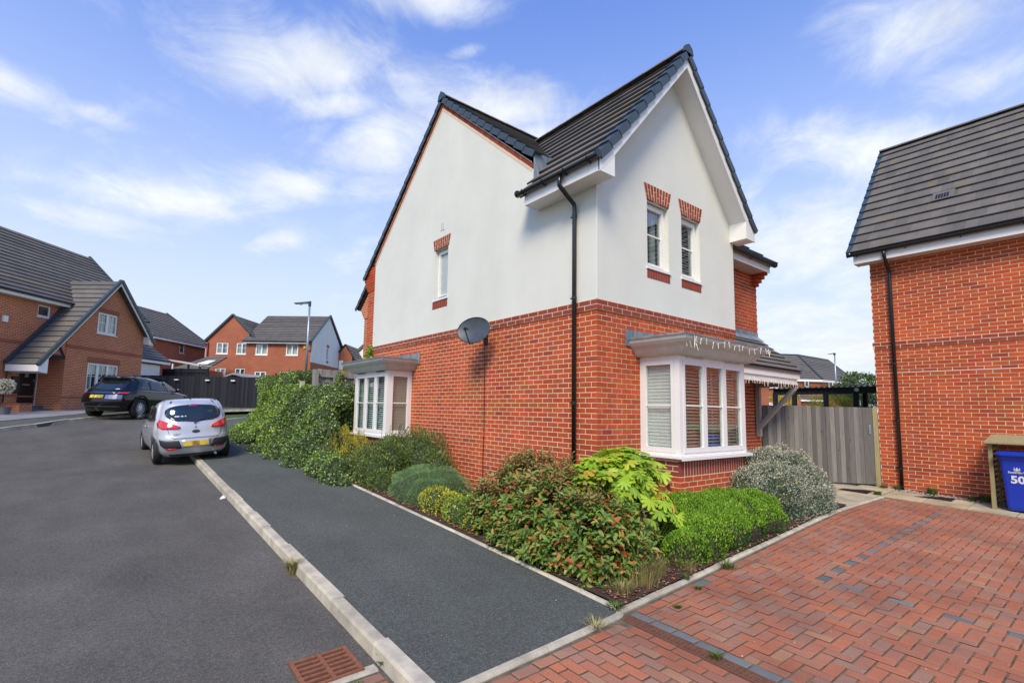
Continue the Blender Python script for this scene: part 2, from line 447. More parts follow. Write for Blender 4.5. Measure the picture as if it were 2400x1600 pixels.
def wood(name, stops, sc=(14, 14, .9), knots=True):
    m, nt, b, _ = new_mat(name); P = pos(nt)
    base = ramp(nt, rnd(nt), stops)
    gr = ramp(nt, noise(nt, mapping(nt, P, sc), 3.0, 6, .65, .6), [(.25, (.68,) * 3), (.55, (1.0,) * 3), (.8, (1.2,) * 3)])
    c = mix(nt, 1.0, base, gr, 'MULTIPLY')
    if knots:
        v = N(nt, 'ShaderNodeTexVoronoi'); v.inputs['Scale'].default_value = 4.6; nt.links.new(mapping(nt, P, (1, 1, .8)), v.inputs['Vector'])
        c = mix(nt, ramp(nt, v.outputs['Distance'], [(.045, (.8,) * 3), (.085, (0,) * 3)]), c, (.035, .03, .027))
    nt.links.new(c, b.inputs['Base Color']); b.inputs['Roughness'].default_value = .85; b.inputs['Specular IOR Level'].default_value = .2
    bump(nt, b, noise(nt, mapping(nt, P, sc), 5, 5, .6), .3, .004); return m
MT['grey_wood'] = wood('weathered_grey_wood', [(0, (.115, .11, .10)), (.5, (.20, .19, .172)), (1, (.30, .285, .255))])
MT['pale_wood'] = wood('pale_grey_wood', [(0, (.24, .235, .22)), (1, (.36, .35, .33))], knots=False)
MT['green_wood'] = wood('treated_green_wood', [(0, (.30, .26, .13)), (1, (.38, .33, .18))], knots=False)
MT['black_wood'] = wood('black_stained_wood', [(0, (.020, .022, .028)), (1, (.034, .037, .046))], knots=False)
MT['strut_wood'] = wood('grey_painted_timber', [(0, (.42, .39, .36)), (1, (.46, .43, .40))], knots=False)
def far_brick(name, c1, c2, mo, msize=.012):
    m, nt, b, _ = new_mat(name)
    tcn = N(nt, 'ShaderNodeTexCoord'); sp = N(nt, 'ShaderNodeSeparateXYZ'); nt.links.new(tcn.outputs['Object'], sp.inputs[0])
    sn = N(nt, 'ShaderNodeSeparateXYZ'); nt.links.new(tcn.outputs['Normal'], sn.inputs[0])
    k = math_(nt, 'GREATER_THAN', math_(nt, 'ABSOLUTE', sn.outputs[0]), math_(nt, 'ABSOLUTE', sn.outputs[1]))
    u = math_(nt, 'ADD', math_(nt, 'MULTIPLY', sp.outputs[1], k), math_(nt, 'MULTIPLY', sp.outputs[0], math_(nt, 'SUBTRACT', 1.0, k)))
    cb = N(nt, 'ShaderNodeCombineXYZ'); nt.links.new(u, cb.inputs[0]); nt.links.new(sp.outputs[2], cb.inputs[1])
    br = N(nt, 'ShaderNodeTexBrick'); nt.links.new(cb.outputs[0], br.inputs['Vector'])
    br.inputs['Scale'].default_value = 1; br.inputs['Brick Width'].default_value = .225; br.inputs['Row Height'].default_value = .075
    br.inputs['Mortar Size'].default_value = msize; br.inputs['Color1'].default_value = (*c1, 1); br.inputs['Color2'].default_value = (*c2, 1); br.inputs['Mortar'].default_value = (*mo, 1)
    c = mix(nt, 1.0, br.outputs['Color'], ramp(nt, noise(nt, tcn.outputs['Object'], .9, 6, .6), [(.3, (.84,) * 3), (.7, (1.08,) * 3)]), 'MULTIPLY')
    nt.links.new(c, b.inputs['Base Color']); b.inputs['Roughness'].default_value = .9
    bump(nt, b, br.outputs['Fac'], -.3, .01); return m
MT['brick_left'] = far_brick('orange_red_brickwork', (.56, .130, .045), (.38, .075, .028), (.58, .36, .20), .012)
MT['brick_far'] = far_brick('far_red_brickwork', (.40, .105, .048), (.32, .078, .038), (.38, .19, .11), .009)
MT['brick_band'] = far_brick('dark_band_brickwork', (.36, .080, .040), (.29, .062, .034), (.40, .2, .12), .008)
def glass_mat(name, tint=(.9, .95, .95), ior=1.6, rough=0.0, base=.04):
    m, nt, b, out = new_mat(name); nt.nodes.remove(b)
    fr = N(nt, 'ShaderNodeLayerWeight'); fr.inputs['Blend'].default_value = .5
    tr = N(nt, 'ShaderNodeBsdfTransparent'); tr.inputs[0].default_value = (*tint, 1)
    gl = N(nt, 'ShaderNodeBsdfGlossy'); gl.inputs['Roughness'].default_value = rough; gl.inputs['Color'].default_value = (.95, .97, 1, 1)
    mx = N(nt, 'ShaderNodeMixShader'); nt.links.new(math_(nt, 'ADD', math_(nt, 'POWER', fr.outputs['Facing'], 4.0), base, True), mx.inputs[0])
    nt.links.new(tr.outputs[0], mx.inputs[1]); nt.links.new(gl.outputs[0], mx.inputs[2]); nt.links.new(mx.outputs[0], out.inputs['Surface']); return m
MT['glass'] = glass_mat('window_glass', base=.10)
MT['glass_dark'] = simple('dark_window_glass', (.03, .04, .045), .06, spec=1.0)
MT['car_glass'] = simple('tinted_car_glass', (.012, .018, .020), .05, spec=.9)
MT['frosted'] = simple('frosted_bathroom_glass', (.40, .47, .46), .3, var=.12, nscale=9)
MT['blind'] = simple('cream_blind_slat', (.44, .39, .31), .6, var=.05)
MT['blind_pale'] = simple('pale_grey_blind_slat', (.80, .82, .78), .6, var=.04)
MT['shutter'] = simple('white_shutter_slat', (.80, .84, .82), .5)
MT['curtain'] = simple('pale_curtain', (.50, .52, .52), .9, var=.15, nscale=12)
def leaf_mat(name, stops, trans=.30, rough=.45, spec=.35, grow=None):
    m, nt, b, out = new_mat(name)
    c = ramp(nt, rnd(nt), stops)
    s = ramp(nt, noise(nt, pos(nt), 2.6, 4, .6), [(.3, (.74, .78, .74)), (.7, (1.18, 1.14, 1.1))])
    c = mix(nt, 1.0, c, s, 'MULTIPLY')
    nt.links.new(c, b.inputs['Base Color']); b.inputs['Roughness'].default_value = rough; b.inputs['Specular IOR Level'].default_value = spec
    t = N(nt, 'ShaderNodeBsdfTranslucent'); nt.links.new(c, t.inputs[0])
    mx = N(nt, 'ShaderNodeMixShader'); mx.inputs[0].default_value = trans
    nt.links.new(b.outputs[0], mx.inputs[1]); nt.links.new(t.outputs[0], mx.inputs[2]); nt.links.new(mx.outputs[0], out.inputs['Surface']); return m
MT['l_fatsia'] = leaf_mat('lime_fatsia_leaf', [(0, (0.245, 0.420, 0.035)), (.5, (0.402, 0.601, 0.050)), (.9, (0.517, 0.644, 0.062)), (.96, (0.646, 0.532, 0.062)), (1, (0.646, 0.420, 0.050))], .32, .4)
MT['l_photinia'] = leaf_mat('photinia_leaf', [(0, (0.088, 0.169, 0.030)), (.35, (0.150, 0.263, 0.045)), (.66, (0.225, 0.325, 0.060)), (.80, (0.325, 0.300, 0.060)), (.90, (0.413, 0.237, 0.070)), (.965, (0.450, 0.100, 0.040)), (1, (0.688, 0.088, 0.050))], .22, .40, .4)
MT['l_photinia_top'] = leaf_mat('photinia_new_leaf', [(0, (0.161, 0.241, 0.050)), (.4, (0.276, 0.265, 0.072)), (.75, (0.380, 0.218, 0.077)), (.94, (0.414, 0.138, 0.054)), (1, (0.690, 0.092, 0.045))], .22, .4, .4)
MT['l_hebe'] = leaf_mat('bright_green_hebe_leaf', [(0, (0.078, 0.211, 0.016)), (.5, (0.193, 0.390, 0.026)), (1, (0.386, 0.617, 0.058))], .3, .45)
MT['l_tip'] = leaf_mat('lime_shoot_tip', [(0, (.22, .40, .04)), (1, (.42, .58, .10))], .3, .45)
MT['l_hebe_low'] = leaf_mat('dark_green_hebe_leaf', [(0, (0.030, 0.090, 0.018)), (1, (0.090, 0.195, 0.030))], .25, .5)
MT['l_grey'] = leaf_mat('silver_grey_leaf', [(0, (0.162, 0.209, 0.155)), (.5, (0.270, 0.317, 0.243)), (1, (0.405, 0.446, 0.351))], .2, .7, .15)
MT['l_cream'] = leaf_mat('cream_flower', [(0, (.55, .50, .38)), (.75, (.75, .72, .60)), (1, (.45, .33, .20))], .2, .8, .1)
MT['l_whiteflower'] = leaf_mat('white_flower', [(0, (.55, .52, .46)), (1, (.8, .78, .72))], .2, .8, .1)
MT['l_yflower'] = leaf_mat('yellow_flower', [(0, (.65, .48, .03)), (1, (.75, .60, .06))], .2, .7)
MT['l_euon'] = leaf_mat('variegated_yellow_leaf', [(0, (0.150, 0.245, 0.025)), (.4, (0.360, 0.431, 0.037)), (.7, (0.674, 0.604, 0.062)), (1, (0.850, 0.747, 0.112))], .25, .4)
MT['l_euon_low'] = leaf_mat('variegated_green_leaf', [(0, (0.111, 0.224, 0.025)), (.6, (0.243, 0.367, 0.043)), (1, (0.663, 0.653, 0.085))], .25, .4)
MT['l_mound'] = leaf_mat('sage_green_needle', [(0, (.16, .28, .11)), (.5, (.24, .40, .17)), (1, (.36, .52, .25))], .3, .6, .2)
MT['l_dark'] = leaf_mat('olive_green_leaf', [(0, (0.065, 0.114, 0.026)), (.5, (0.130, 0.208, 0.042)), (.9, (0.216, 0.291, 0.056)), (1, (0.367, 0.250, 0.080))], .22, .4, .5)
MT['l_ylw'] = leaf_mat('yellow_green_leaf', [(0, (0.225, 0.248, 0.024)), (.5, (0.510, 0.442, 0.042)), (1, (0.750, 0.607, 0.072))], .25, .5)
MT['l_ivy'] = leaf_mat('dark_ivy_leaf', [(0, (0.055, 0.112, 0.027)), (.5, (0.120, 0.213, 0.045)), (.85, (0.217, 0.324, 0.075)), (1, (0.478, 0.506, 0.210))], .2, .35, .6)
MT['l_ivy_light'] = leaf_mat('light_ivy_leaf', [(0, (0.126, 0.235, 0.029)), (.5, (0.252, 0.410, 0.051)), (.9, (0.420, 0.567, 0.087)), (1, (0.631, 0.666, 0.203))], .25, .4, .5)
MT['l_drystem'] = leaf_mat('dry_brown_stem', [(0, (.14, .10, .07)), (1, (.28, .22, .15))], .1, .8)
MT['l_straw'] = leaf_mat('straw_grass_blade', [(0, (0.120, 0.168, 0.036)), (.5, (0.360, 0.312, 0.120)), (1, (0.552, 0.456, 0.240))], .25, .6)
MT['l_weed'] = leaf_mat('green_weed_leaf', [(0, (.06, .12, .02)), (1, (.20, .26, .06))], .25, .6)
MT['l_tree'] = leaf_mat('tree_leaf', [(0, (0.042, 0.084, 0.025)), (.6, (0.098, 0.168, 0.042)), (1, (0.196, 0.252, 0.084))], .25, .5)
MT['litter'] = leaf_mat('dry_leaf_litter', [(0, (.12, .035, .02)), (.5, (.22, .07, .035)), (1, (.34, .20, .11))], .1, .8)
MT['stem'] = simple('brown_stem', (.12, .085, .06), .85, var=.3, nscale=30)
MT['core'] = simple('dark_leaf_filler', (.040, .062, .022), .95, var=.3, nscale=20)  # dark colour of the filler blobs, stands in for shade deep inside shrubs
MT['core_brown'] = simple('brown_twig_filler', (.05, .033, .024), .95, var=.35, nscale=40)  # dark brown of the filler blobs inside the hebe
# ------------------------------------------------------------------ ground sheets
def sheet(name, pts, dz, mat, step=1.0, kind='structure', parent=None, thick=0.0):
    bm = bmesh.new()
    vs = [bm.verts.new((x, y, 0)) for x, y in pts]
    bm.faces.new(vs)
    xs = [p[0] for p in pts]; ys = [p[1] for p in pts]
    for ax, lo, hi in ((0, min(xs), max(xs)), (1, min(ys), max(ys))):
        k = math.floor(lo / step) * step
        while k < hi:
            if k > lo:
                no = (1, 0, 0) if ax == 0 else (0, 1, 0); co = (k, 0, 0) if ax == 0 else (0, k, 0)
                bmesh.ops.bisect_plane(bm, geom=bm.verts[:] + bm.edges[:] + bm.faces[:], plane_co=co, plane_no=no)
            k += step
    bmesh.ops.triangulate(bm, faces=bm.faces[:])
    for v in bm.verts: v.co.z = g(v.co.x, v.co.y) + dz
    bmesh.ops.recalc_face_normals(bm, faces=bm.faces[:])
    for f in bm.faces:
        if f.normal.z < 0: f.normal_flip()
    if thick:
        r = bmesh.ops.extrude_face_region(bm, geom=bm.faces[:])
        for e in r['geom']:
            if isinstance(e, bmesh.types.BMVert): e.co.z -= thick
    me = bpy.data.meshes.new(name); bm.to_mesh(me); bm.free(); me.materials.append(mat)
    o = bpy.data.objects.new(name, me); link(o, parent); WM[o] = wm(parent)
    if kind and parent is None: o['kind'] = kind
    return o
# far terrain to the horizon
def terrain():
    xs = sorted(set([-1500, -800, -400, -200, -100, -60] + list(range(-40, 62, 2)) + [80, 120, 200, 400, 800, 1500]))
    ys = sorted(set([-1500, -800, -400, -200, -100, -60] + list(range(-40, 82, 2)) + [100, 150, 250, 500, 900, 1500]))
    v = [(x, y, g(x, y) - .30) for y in ys for x in xs]; n = len(xs)
    f = [(j * n + i, j * n + i + 1, (j + 1) * n + i + 1, (j + 1) * n + i) for j in range(len(ys) - 1) for i in range(n - 1)]
    me = bpy.data.meshes.new('ground'); me.from_pydata(v, [], f); me.materials.append(MT['grass_ground'])
    o = bpy.data.objects.new('ground', me); link(o); o['kind'] = 'structure'
terrain()
RD = -.11
road = sheet('road', [(-16, -12), (-3.62, -12), (-3.62, 40), (14, 40), (14, 18), (30, 18), (30, 34), (30, 48), (-30, 48), (-30, -12)], RD, MT['road'])
# footway beside the house, its kerb and the corner radius
KX = -3.60
near_corner = [(KX, 13.6), (KX + .12, 14.9), (KX + .5, 16.0), (KX + 1.15, 17.0), (KX + 2.1, 17.9), (KX + 3.2, 18.5), (KX + 4.6, 18.9), (KX + 7, 19.2), (KX + 13, 19.6)]
foot = [(KX - .02, -1.80), (-1.72, -1.76), (-1.66, .6), (-1.66, 3.5), (-1.55, 8.0), (-1.2, 12.0), (-.6, 15.6), (9, 16.5)] + [(x, y) for x, y in near_corner[::-1]]
sheet('footway', foot, 0.0, MT['footway'], .5, thick=.15)
# ----- kerb stones, each a stone of its own
def kerb_run(path, parent, name='kerb_stone', L=.915, w=.125, up=0.0, dn=.30, gap=.006, mat='kerb', proud=.006, side=1, batter=.018):
    """stones along a polyline; 'side' = which side of the line the body lies"""
    P = [np.array(p, float) for p in path]
    seg = [np.linalg.norm(P[i + 1] - P[i]) for i in range(len(P) - 1)]; T = sum(seg)
    def at(s):
        i = 0
        while i < len(seg) - 1 and s > seg[i]: s -= seg[i]; i += 1
        return P[i] + (P[i + 1] - P[i]) * (s / seg[i])
    s = 0
    while s < T - .05:
        e = min(s + L, T); a, b = at(s + gap / 2), at(e - gap / 2); d = (b - a) / np.linalg.norm(b - a); nn = np.array([-d[1], d[0]]) * side
        za, zb = g(*a) + up + proud, g(*b) + up + proud
        j = random.uniform(-.004, .004); za += j; zb += j
        mb = MB()
        f0 = lambda q, o_, z: (q[0] + nn[0] * o_, q[1] + nn[1] * o_, z)
        c = .022
        ring = lambda q, z: [f0(q, -batter, z - dn), f0(q, 0, z - c), f0(q, c * .8, z), f0(q, w, z), f0(q, w, z - dn)]
        ra, rb = ring(a, za), ring(b, zb)
        mb.add(ra + rb, [(0, 1, 2, 3, 4), (9, 8, 7, 6, 5)] + [(i, i + 5, (i + 1) % 5 + 5, (i + 1) % 5) for i in range(5)])
        mb.build(name, MT[mat], parent)
        s = e
kb = sheet('kerb', [(KX - .0, -1.9), (KX + .1, -1.9), (KX + .1, 13.6), (KX + .0, 13.6)], -.06, MT['mortar_dark'])
kerb_run([(KX - .125, -3.7), (KX - .125, 13.6)] + [(x - .1, y + .06) for x, y in near_corner[1:]], kb, side=-1)
# edging between footway and the bed, and the long edging in front of the drive
ed = sheet('path_edging', [(-1.70, -1.72), (-1.66, -1.72), (-1.64, 5.2), (-1.68, 5.2)], -.02, MT['edging'])
kerb_run([(-1.715, -1.70), (-1.665, 1.0), (-1.655, 5.2)], ed, 'edging_stone', w=.05, side=-1, dn=.12, proud=.022, batter=0, mat='edging')
kerb_run([(KX - .0, -1.845), (-1.80, -1.80), (-1.72, -1.77)], ed, 'edging_stone', w=.06, side=1, dn=.12, proud=.012, batter=0, mat='edging')
kerb_run([(-1.72, -1.755), (4.3, -1.47), (6.55, -1.56)], ed, 'edging_stone', w=.055, side=1, dn=.12, proud=.022, batter=0, mat='edging')
rp = sheet('road_paving_bed', [(-9, -8), (KX - .15, -8), (KX - .15, -1.25), (-9, -1.12)], RD + .004, MT['joint_sand'])
kerb_run([(-9, -1.10), (KX - .16, -1.16)], ed, 'edging_stone', w=.10, side=1, dn=.12, up=RD, proud=.012, batter=0, mat='edging')
# ----- garden bed
sheet('planting_bed', [(-1.66, -1.70), (4.3, -1.42), (4.95, -1.42), (5.0, .5), (.02, .5), (.02, 8.3), (1.5, 8.3), (1.5, 16.4), (-.6, 15.7), (-1.2, 12), (-1.6, 6)], .035, MT['soil'], .5)
# ----- block paved drive
drive = sheet('driveway', [(-3.49, -1.86), (-1.8, -1.81), (-1.72, -1.77), (4.3, -1.48), (6.55, -1.57), (6.55, -9), (-3.49, -9)], -.0045, MT['joint_sand'], .5)
PV = Pieces([(0, 0, .9), (1, 0, .9), (1, 1, .9), (0, 1, .9), (.03, .05, 1), (.97, .05, 1), (.97, .95, 1), (.03, .95, 1)], [(4, 5, 6, 7), (0, 1, 5, 4), (1, 2, 6, 5), (2, 3, 7, 6), (3, 0, 4, 7)])
PG = Pieces(PV.tv, PV.tf)
def paver(P, x, y, lx, ly, dz=0.0, j=.0052, top=.002):
    z = g(x + lx / 2, y + ly / 2) + dz + random.uniform(-.0025, .0025) - .06 + top
    sx = (g(x + lx, y + ly / 2) - g(x, y + ly / 2)) + random.uniform(-.002, .002); sy = (g(x + lx / 2, y + ly) - g(x + lx / 2, y)) + random.uniform(-.002, .002)
    t = random.uniform(-.004, .004)
    P.add((x + j, y + j, z), (lx - 2 * j, t * lx, sx), (-t * ly, ly - 2 * j, sy), (0, 0, .06))
c = .1015
def front_y(x):  # the near side of the edging
    return -1.80 + (x + 1.8) * .0475 if x < 4.3 else (-1.50 - (x - 4.3) * .04)
# running bond left of the drain, long side towards the house
x = -1.83
col = 0
while x > -3.52:
    x0 = x - .1; y = -1.845 - .003 + (x0 + 1.8) * .02 - .104
    off = .1 if col % 2 else 0
    y0 = y - off
    if off: paver(PV, x0, y - off, .1, off)
    while y0 > -6:
        paver(PV, x0, y0 - .203, .1, .203); y0 -= .203
    x -= .1015; col += 1
xx = -3.52
while xx < -1.93:   # edge course along the edging
    paver(PV, xx, -1.845 + (xx + 1.8) * .02 - .104, .2, .1); xx += .2035
# road-side paving
xx = KX - .36
while xx > -7:
    paver(PV, xx, -1.275, .2, .1, RD + .004); xx -= .2035
for i in range(34):
    x0 = KX - .26 - i * .1015
    y0 = -1.28 - (.1 if i % 2 else 0)
    if i % 2: paver(PV, x0, -1.38, .1, .1, RD + .004)
    while y0 > -4.2:
        paver(PV, x0, y0 - .203, .1, .203, RD + .004); y0 -= .203
# slate course right of the drain
y = -1.80
while y > -6:
    paver(PG, -1.685, y - .203, .1, .203); y -= .2045
# course of stretchers along the bed edging
x = -1.575
while x < 6.45:
    yy = front_y(x + .1)
    P = PG if abs(x + .47) < .11 else PV
    if not (x > 6.3): paver(P, x, yy - .107, .2, .1)
    x += .2035
# herringbone
X0 = -1.575
greys = set()
for k in range(14): greys.add(('h', round((.74 + .41 * k - X0) / c / 4)))
gx = {}
y_top = -1.82
for i in range(-2, 82):
    for j in range(-4, 46):
        k = (i - (-j)) % 4      # j counts away from the house
        x0 = X0 + i * c; y1 = y_top - j * c
        if k == 0:
            bx, by, lx, ly = x0, y1 - c, 2 * c, c; hz = True
        elif k == 3:
            bx, by, lx, ly = x0, y1 - c, c, 2 * c; hz = False
        else: continue
        lim = front_y(bx + lx / 2) - .108
        xa, xb, ya, yb = max(bx, X0), min(bx + lx, 6.50), by, min(by + ly, lim)
        if xb - xa < .014 or yb - ya < .014 or ya < -7.2: continue
        if bx > 4.8 and by < -5.5: continue
        grey = False
        if hz and abs((by + c / 2) - (-2.51)) < .051 and .55 < bx + c < 5.8: grey = True
        if (not hz) and abs((bx + c / 2) - .745) < .052 and by + c < -2.6: grey = True
        paver(PG if grey else PV, xa, ya, xb - xa, yb - ya)
PV.build('paver', MT['paver'], drive, 300)
PG.build('paver', MT['paver_grey'], drive, 60)
# road side pavers belong to the drive set as well (same bond carried across the carriageway)
# ----- channel drain
dr = thing('channel_drain', (-1.76, -3.8, g(-1.76, -3.8)), 'long narrow brown slotted drain channel crossing the brick drive', 'drain')
mb = MB(); mb.box(-1.825, -1.69, -6.0, -1.82, g(-1.76, -4) - .12, g(-1.76, -4) - .06)
mb = MB()
for (xa, xb) in ((-1.822, -1.812), (-1.700, -1.690)):
    mb.hexa([(xa, -6, g(-1.76, -6) - .05), (xb, -6, g(-1.76, -6) - .05), (xb, -1.81, g(-1.76, -1.8) - .05), (xa, -1.81, g(-1.76, -1.8) - .05),
             (xa, -6, g(-1.76, -6) + .006), (xb, -6, g(-1.76, -6) + .006), (xb, -1.81, g(-1.76, -1.8) + .006), (xa, -1.81, g(-1.76, -1.8) + .006)])
mb.build('channel_frame', MT['drain'], dr)
mb = MB(); mb.hexa([(-1.812, -6, g(-1.76, -6) - .05), (-1.70, -6, g(-1.76, -6) - .05), (-1.70, -1.81, g(-1.76, -1.8) - .05), (-1.812, -1.81, g(-1.76, -1.8) - .05),
             (-1.812, -6, g(-1.76, -6) - .028), (-1.70, -6, g(-1.76, -6) - .028), (-1.70, -1.81, g(-1.76, -1.8) - .028), (-1.812, -1.81, g(-1.76, -1.8) - .028)])
mb.build('channel_floor', MT['blackish'], dr)
mb = MB()
y = -1.83
while y > -5.5:
    z = g(-1.76, y)
    mb.box(-1.811, -1.701, y - .014, y, z - .003, z + .002); y -= .036
for xm in (-1.8095, -1.776, -1.742, -1.7105):
    mb.hexa([(xm, -5.5, g(-1.76, -5.5) - .012), (xm + .008, -5.5, g(-1.76, -5.5) - .012), (xm + .008, -1.82, g(-1.76, -1.8) - .012), (xm, -1.82, g(-1.76, -1.8) - .012),
             (xm, -5.5, g(-1.76, -5.5) + .0035), (xm + .008, -5.5, g(-1.76, -5.5) + .0035), (xm + .008, -1.82, g(-1.76, -1.8) + .0035), (xm, -1.82, g(-1.76, -1.8) + .0035)])
mb.build('slotted_grating', MT['drain'], dr)
# ----- road gully
gl = thing('road_gully', (-4.03, -.88, g(-4, -.9) + RD), 'rusty iron gully grating in the road against the kerb', 'drain grating')
Rg = Matrix.Rotation(0, 4, 'Z')
x0, x1, y0, y1 = -4.28, -3.85, -1.12, -.69
zg = lambda x, y: g(x, y) + RD
def gbox(mb, xa, xb, ya, yb, a, b):
    mb.hexa([(xa, ya, zg(xa, ya) + a), (xb, ya, zg(xb, ya) + a), (xb, yb, zg(xb, yb) + a), (xa, yb, zg(xa, yb) + a), (xa, ya, zg(xa, ya) + b), (xb, ya, zg(xb, ya) + b), (xb, yb, zg(xb, yb) + b), (xa, yb, zg(xa, yb) + b)])
mb = MB(); gbox(mb, x0, x1, y0, y1, .002, .005); mb.build('sump', MT['blackish'], gl)
mb = MB()
for a, b in ((x0, x0 + .028), (x1 - .028, x1), ((x0 + x1) / 2 - .014, (x0 + x1) / 2 + .014)): gbox(mb, a, b, y0 + .02, y1 - .02, .004, .026)
mb.build('grating_frame', MT['rust'], gl)
for i in range(7):
    yc = y0 + .035 + i * (y1 - y0 - .07) / 6
    mb = MB(); gbox(mb, x0 + .028, x1 - .028, yc - .013, yc + .013, .006, .022); mb.build('grating_bar', MT['rust'], gl)
# ----- slabs to the gate and along the neighbour's wall
sl = sheet('slab_path', [(4.9, -1.47), (6.55, -1.54), (6.55, -9), (7.72, -9), (7.72, -1.15), (6.2, .55), (4.9, .55)], -.01, MT['joint_sand'])
def slab(x, y, lx, ly):
    mb = MB(); j = .006; t = random.uniform(-.004, .004)
    P = [(x + j, y + j), (x + lx - j, y + j), (x + lx - j, y + ly - j), (x + j, y + ly - j)]
    mb.hexa([(a, b, g(a, b) - .05) for a, b in P] + [(a, b, g(a, b) + .012 + t) for a, b in P]); mb.build('paving_slab', MT['slab'], sl)
y = -1.50
for r in range(13):
    slab(6.57, y - .6 * (r + 1), .42, .6); slab(6.99, y - .6 * (r + 1), .45, .6)
for r in range(4):
    for q in range(5):
        x = 4.95 + q * .6; yy = -1.50 + r * .6 + (.02 if q > 2 else .03)
        if x + .3 < 6.2 + (.55 - yy - .3) * .9 + .35 or r == 0:
            if x < 7.5 and yy < .0: slab(x, yy, min(.6, 7.6 - x), .6)
def grate(x0, x1, y0, y1, lab):
    t = thing('drain_cover', ((x0 + x1) / 2, (y0 + y1) / 2, g(x0, y0)), lab, 'drain cover')
    z = g((x0 + x1) / 2, (y0 + y1) / 2) + .02
    mb = MB(); mb.box(x0, x1, y0, y1, z - .05, z - .012); mb.build('cover_base', MT['blackish'], t)
    n = int((x1 - x0) / .05)
    mb = MB()
    for i in range(n + 1):
        xx = x0 + (x1 - x0 - .012) * i / n; mb.box(xx, xx + .012, y0, y1, z - .012, z + .002)
    for i in range(int((y1 - y0) / .1) + 1):
        yy = y0 + (y1 - y0 - .012) * i / int((y1 - y0) / .1); mb.box(x0, x1, yy, yy + .012, z - .012, z)
    mb.build('cover_grid', MT['blackish'] if False else MT['black'], t)
grate(6.50, 6.92, -1.28, -.80, 'black rectangular grating in the buff slabs in front of the gate')
grate(7.06, 7.46, -2.42, -1.88, 'black rectangular grating in the slabs below the neighbouring brick wall')
# gravel strip
mb = MB()
for i in range(2600):
    x = random.uniform(7.42, 7.73); y = random.uniform(-6.5, -1.2); r = random.uniform(.006, .014); z = g(x, y) + .018 * random.random() + .006
    if x < 7.47 and random.random() < .6: continue
    a = random.uniform(0, 6)
    p = [(x + r * math.cos(a + k * 1.57), y + r * math.sin(a + k * 1.57), z) for k in range(4)]
    mb.add(p + [(x, y, z + r * .7)], [(0, 1, 4), (1, 2, 4), (2, 3, 4), (3, 0, 4)])
o = mb.build('gravel', MT['gravel'], None, recalc=False)
tag(o, 'strip of pale gravel along the foot of the neighbouring brick wall', 'gravel', kind='stuff')
# bed litter: stones, bark and dry leaves along the front of the bed
mb = MB()
for i in range(2600):
    if i % 2: x = random.uniform(-1.6, 4.2); y = front_y(x) + random.uniform(.07, .42)
    else: y = random.uniform(-1.6, 4.6); x = -1.61 + random.uniform(0, .3)
    r = random.uniform(.005, .014) if i % 3 else random.uniform(.01, .028); z = g(x, y) + .043; a = random.uniform(0, 6)
    p = [(x + r * math.cos(a + k * 1.57) * random.uniform(.6, 1.3), y + r * math.sin(a + k * 1.57), z + random.uniform(0, .015)) for k in range(4)]
    mb.add(p + [(x, y, z + r * .6)], [(0, 1, 4), (1, 2, 4), (2, 3, 4), (3, 0, 4)], 0 if (i % 3 and random.random() < .30) else 1)
o = mb.build('bed_litter', [MT['gravel'], MT['litter']], None, recalc=False); tag(o, 'bark chips, dry leaves and small stones scattered over the front of the planting bed', 'litter', kind='stuff')
# left side of the road: kerb, footway and grey block forecourt
lk = [(-11.5, 12.5), (-9.6, 14.6), (-8.2, 16.45), (-7.3, 17.6), (-6.5, 19.6), (-5.1, 21.2), (-3.6, 22.9), (-1.6, 24.3), (1.5, 25.2), (9, 26.0), (20, 26.5)]
lf = sheet('far_footway', lk + [(20, 34), (-40, 34), (-40, 12.5)], 0, MT['footway'], 1.0, thick=.15)
kl = sheet('far_kerb', [(-11.5, 12.6), (-9.6, 14.7), (-9.7, 14.75), (-11.6, 12.65)], -.05, MT['mortar_dark'])
kerb_run(lk, kl, side=1, L=.915, dn=.14)
sheet('grass_verge', [(-6.2, 22.6), (-4.6, 24.0), (-2.4, 25.6), (1.2, 26.6), (9, 27.3), (9, 30), (-6.5, 30)], .03, MT['grass_ground'], 1.0)
fc = sheet('forecourt', [(-24, 12), (-10.6, 15.6), (-9.3, 17.5), (-8.1, 19.4), (-7.2, 20.9), (-6.4, 22.4), (-6.4, 27), (-24, 27)], .015, MT['paver_bluegrey_far'], 1.0)
# ------------------------------------------------------------------ building helpers
def sub_iv(iv, a, b):
    out = []
    for s, e in iv:
        if b <= s or a >= e: out.append((s, e))
        else:
            if a > s: out.append((s, a))
            if b < e: out.append((b, e))
    return out
def lay_bricks(P, W, urange, z0, z1, holes=(), proud=0.0, shift=0, row0=0, jt=.012, depth=.03, umin=.03):
    """stretcher bond bricks on wall frame W. urange(z)->(u0,u1)"""
    k = 0; z = z0
    while z < z1 - .02:
        zt = min(z + .063, z1); zm = (z + zt) / 2
        a0, a1 = urange(zm)
        iv = [(a0, a1)]
        for (h0, h1, hz0, hz1) in holes:
            if zt > hz0 + .01 and z < hz1 - .01: iv = sub_iv(iv, h0, h1)
        off = ((k + row0) % 2) * .1125 + shift
        for s, e in iv:
            if e - s < umin: continue
            i = math.floor((s - off) / .225)
            while off + i * .225 < e:
                b0 = max(off + i * .225, s); b1 = min(off + i * .225 + .213, e)
                i += 1
                if b1 - b0 < umin: continue
                pr = proud + random.uniform(-.0012, .0012)
                o = W.p(b0, z, pr); P.add(o, W.u * (b1 - b0), -W.n * depth, np.array([0, 0, zt - z]))
        z += .075; k += 1
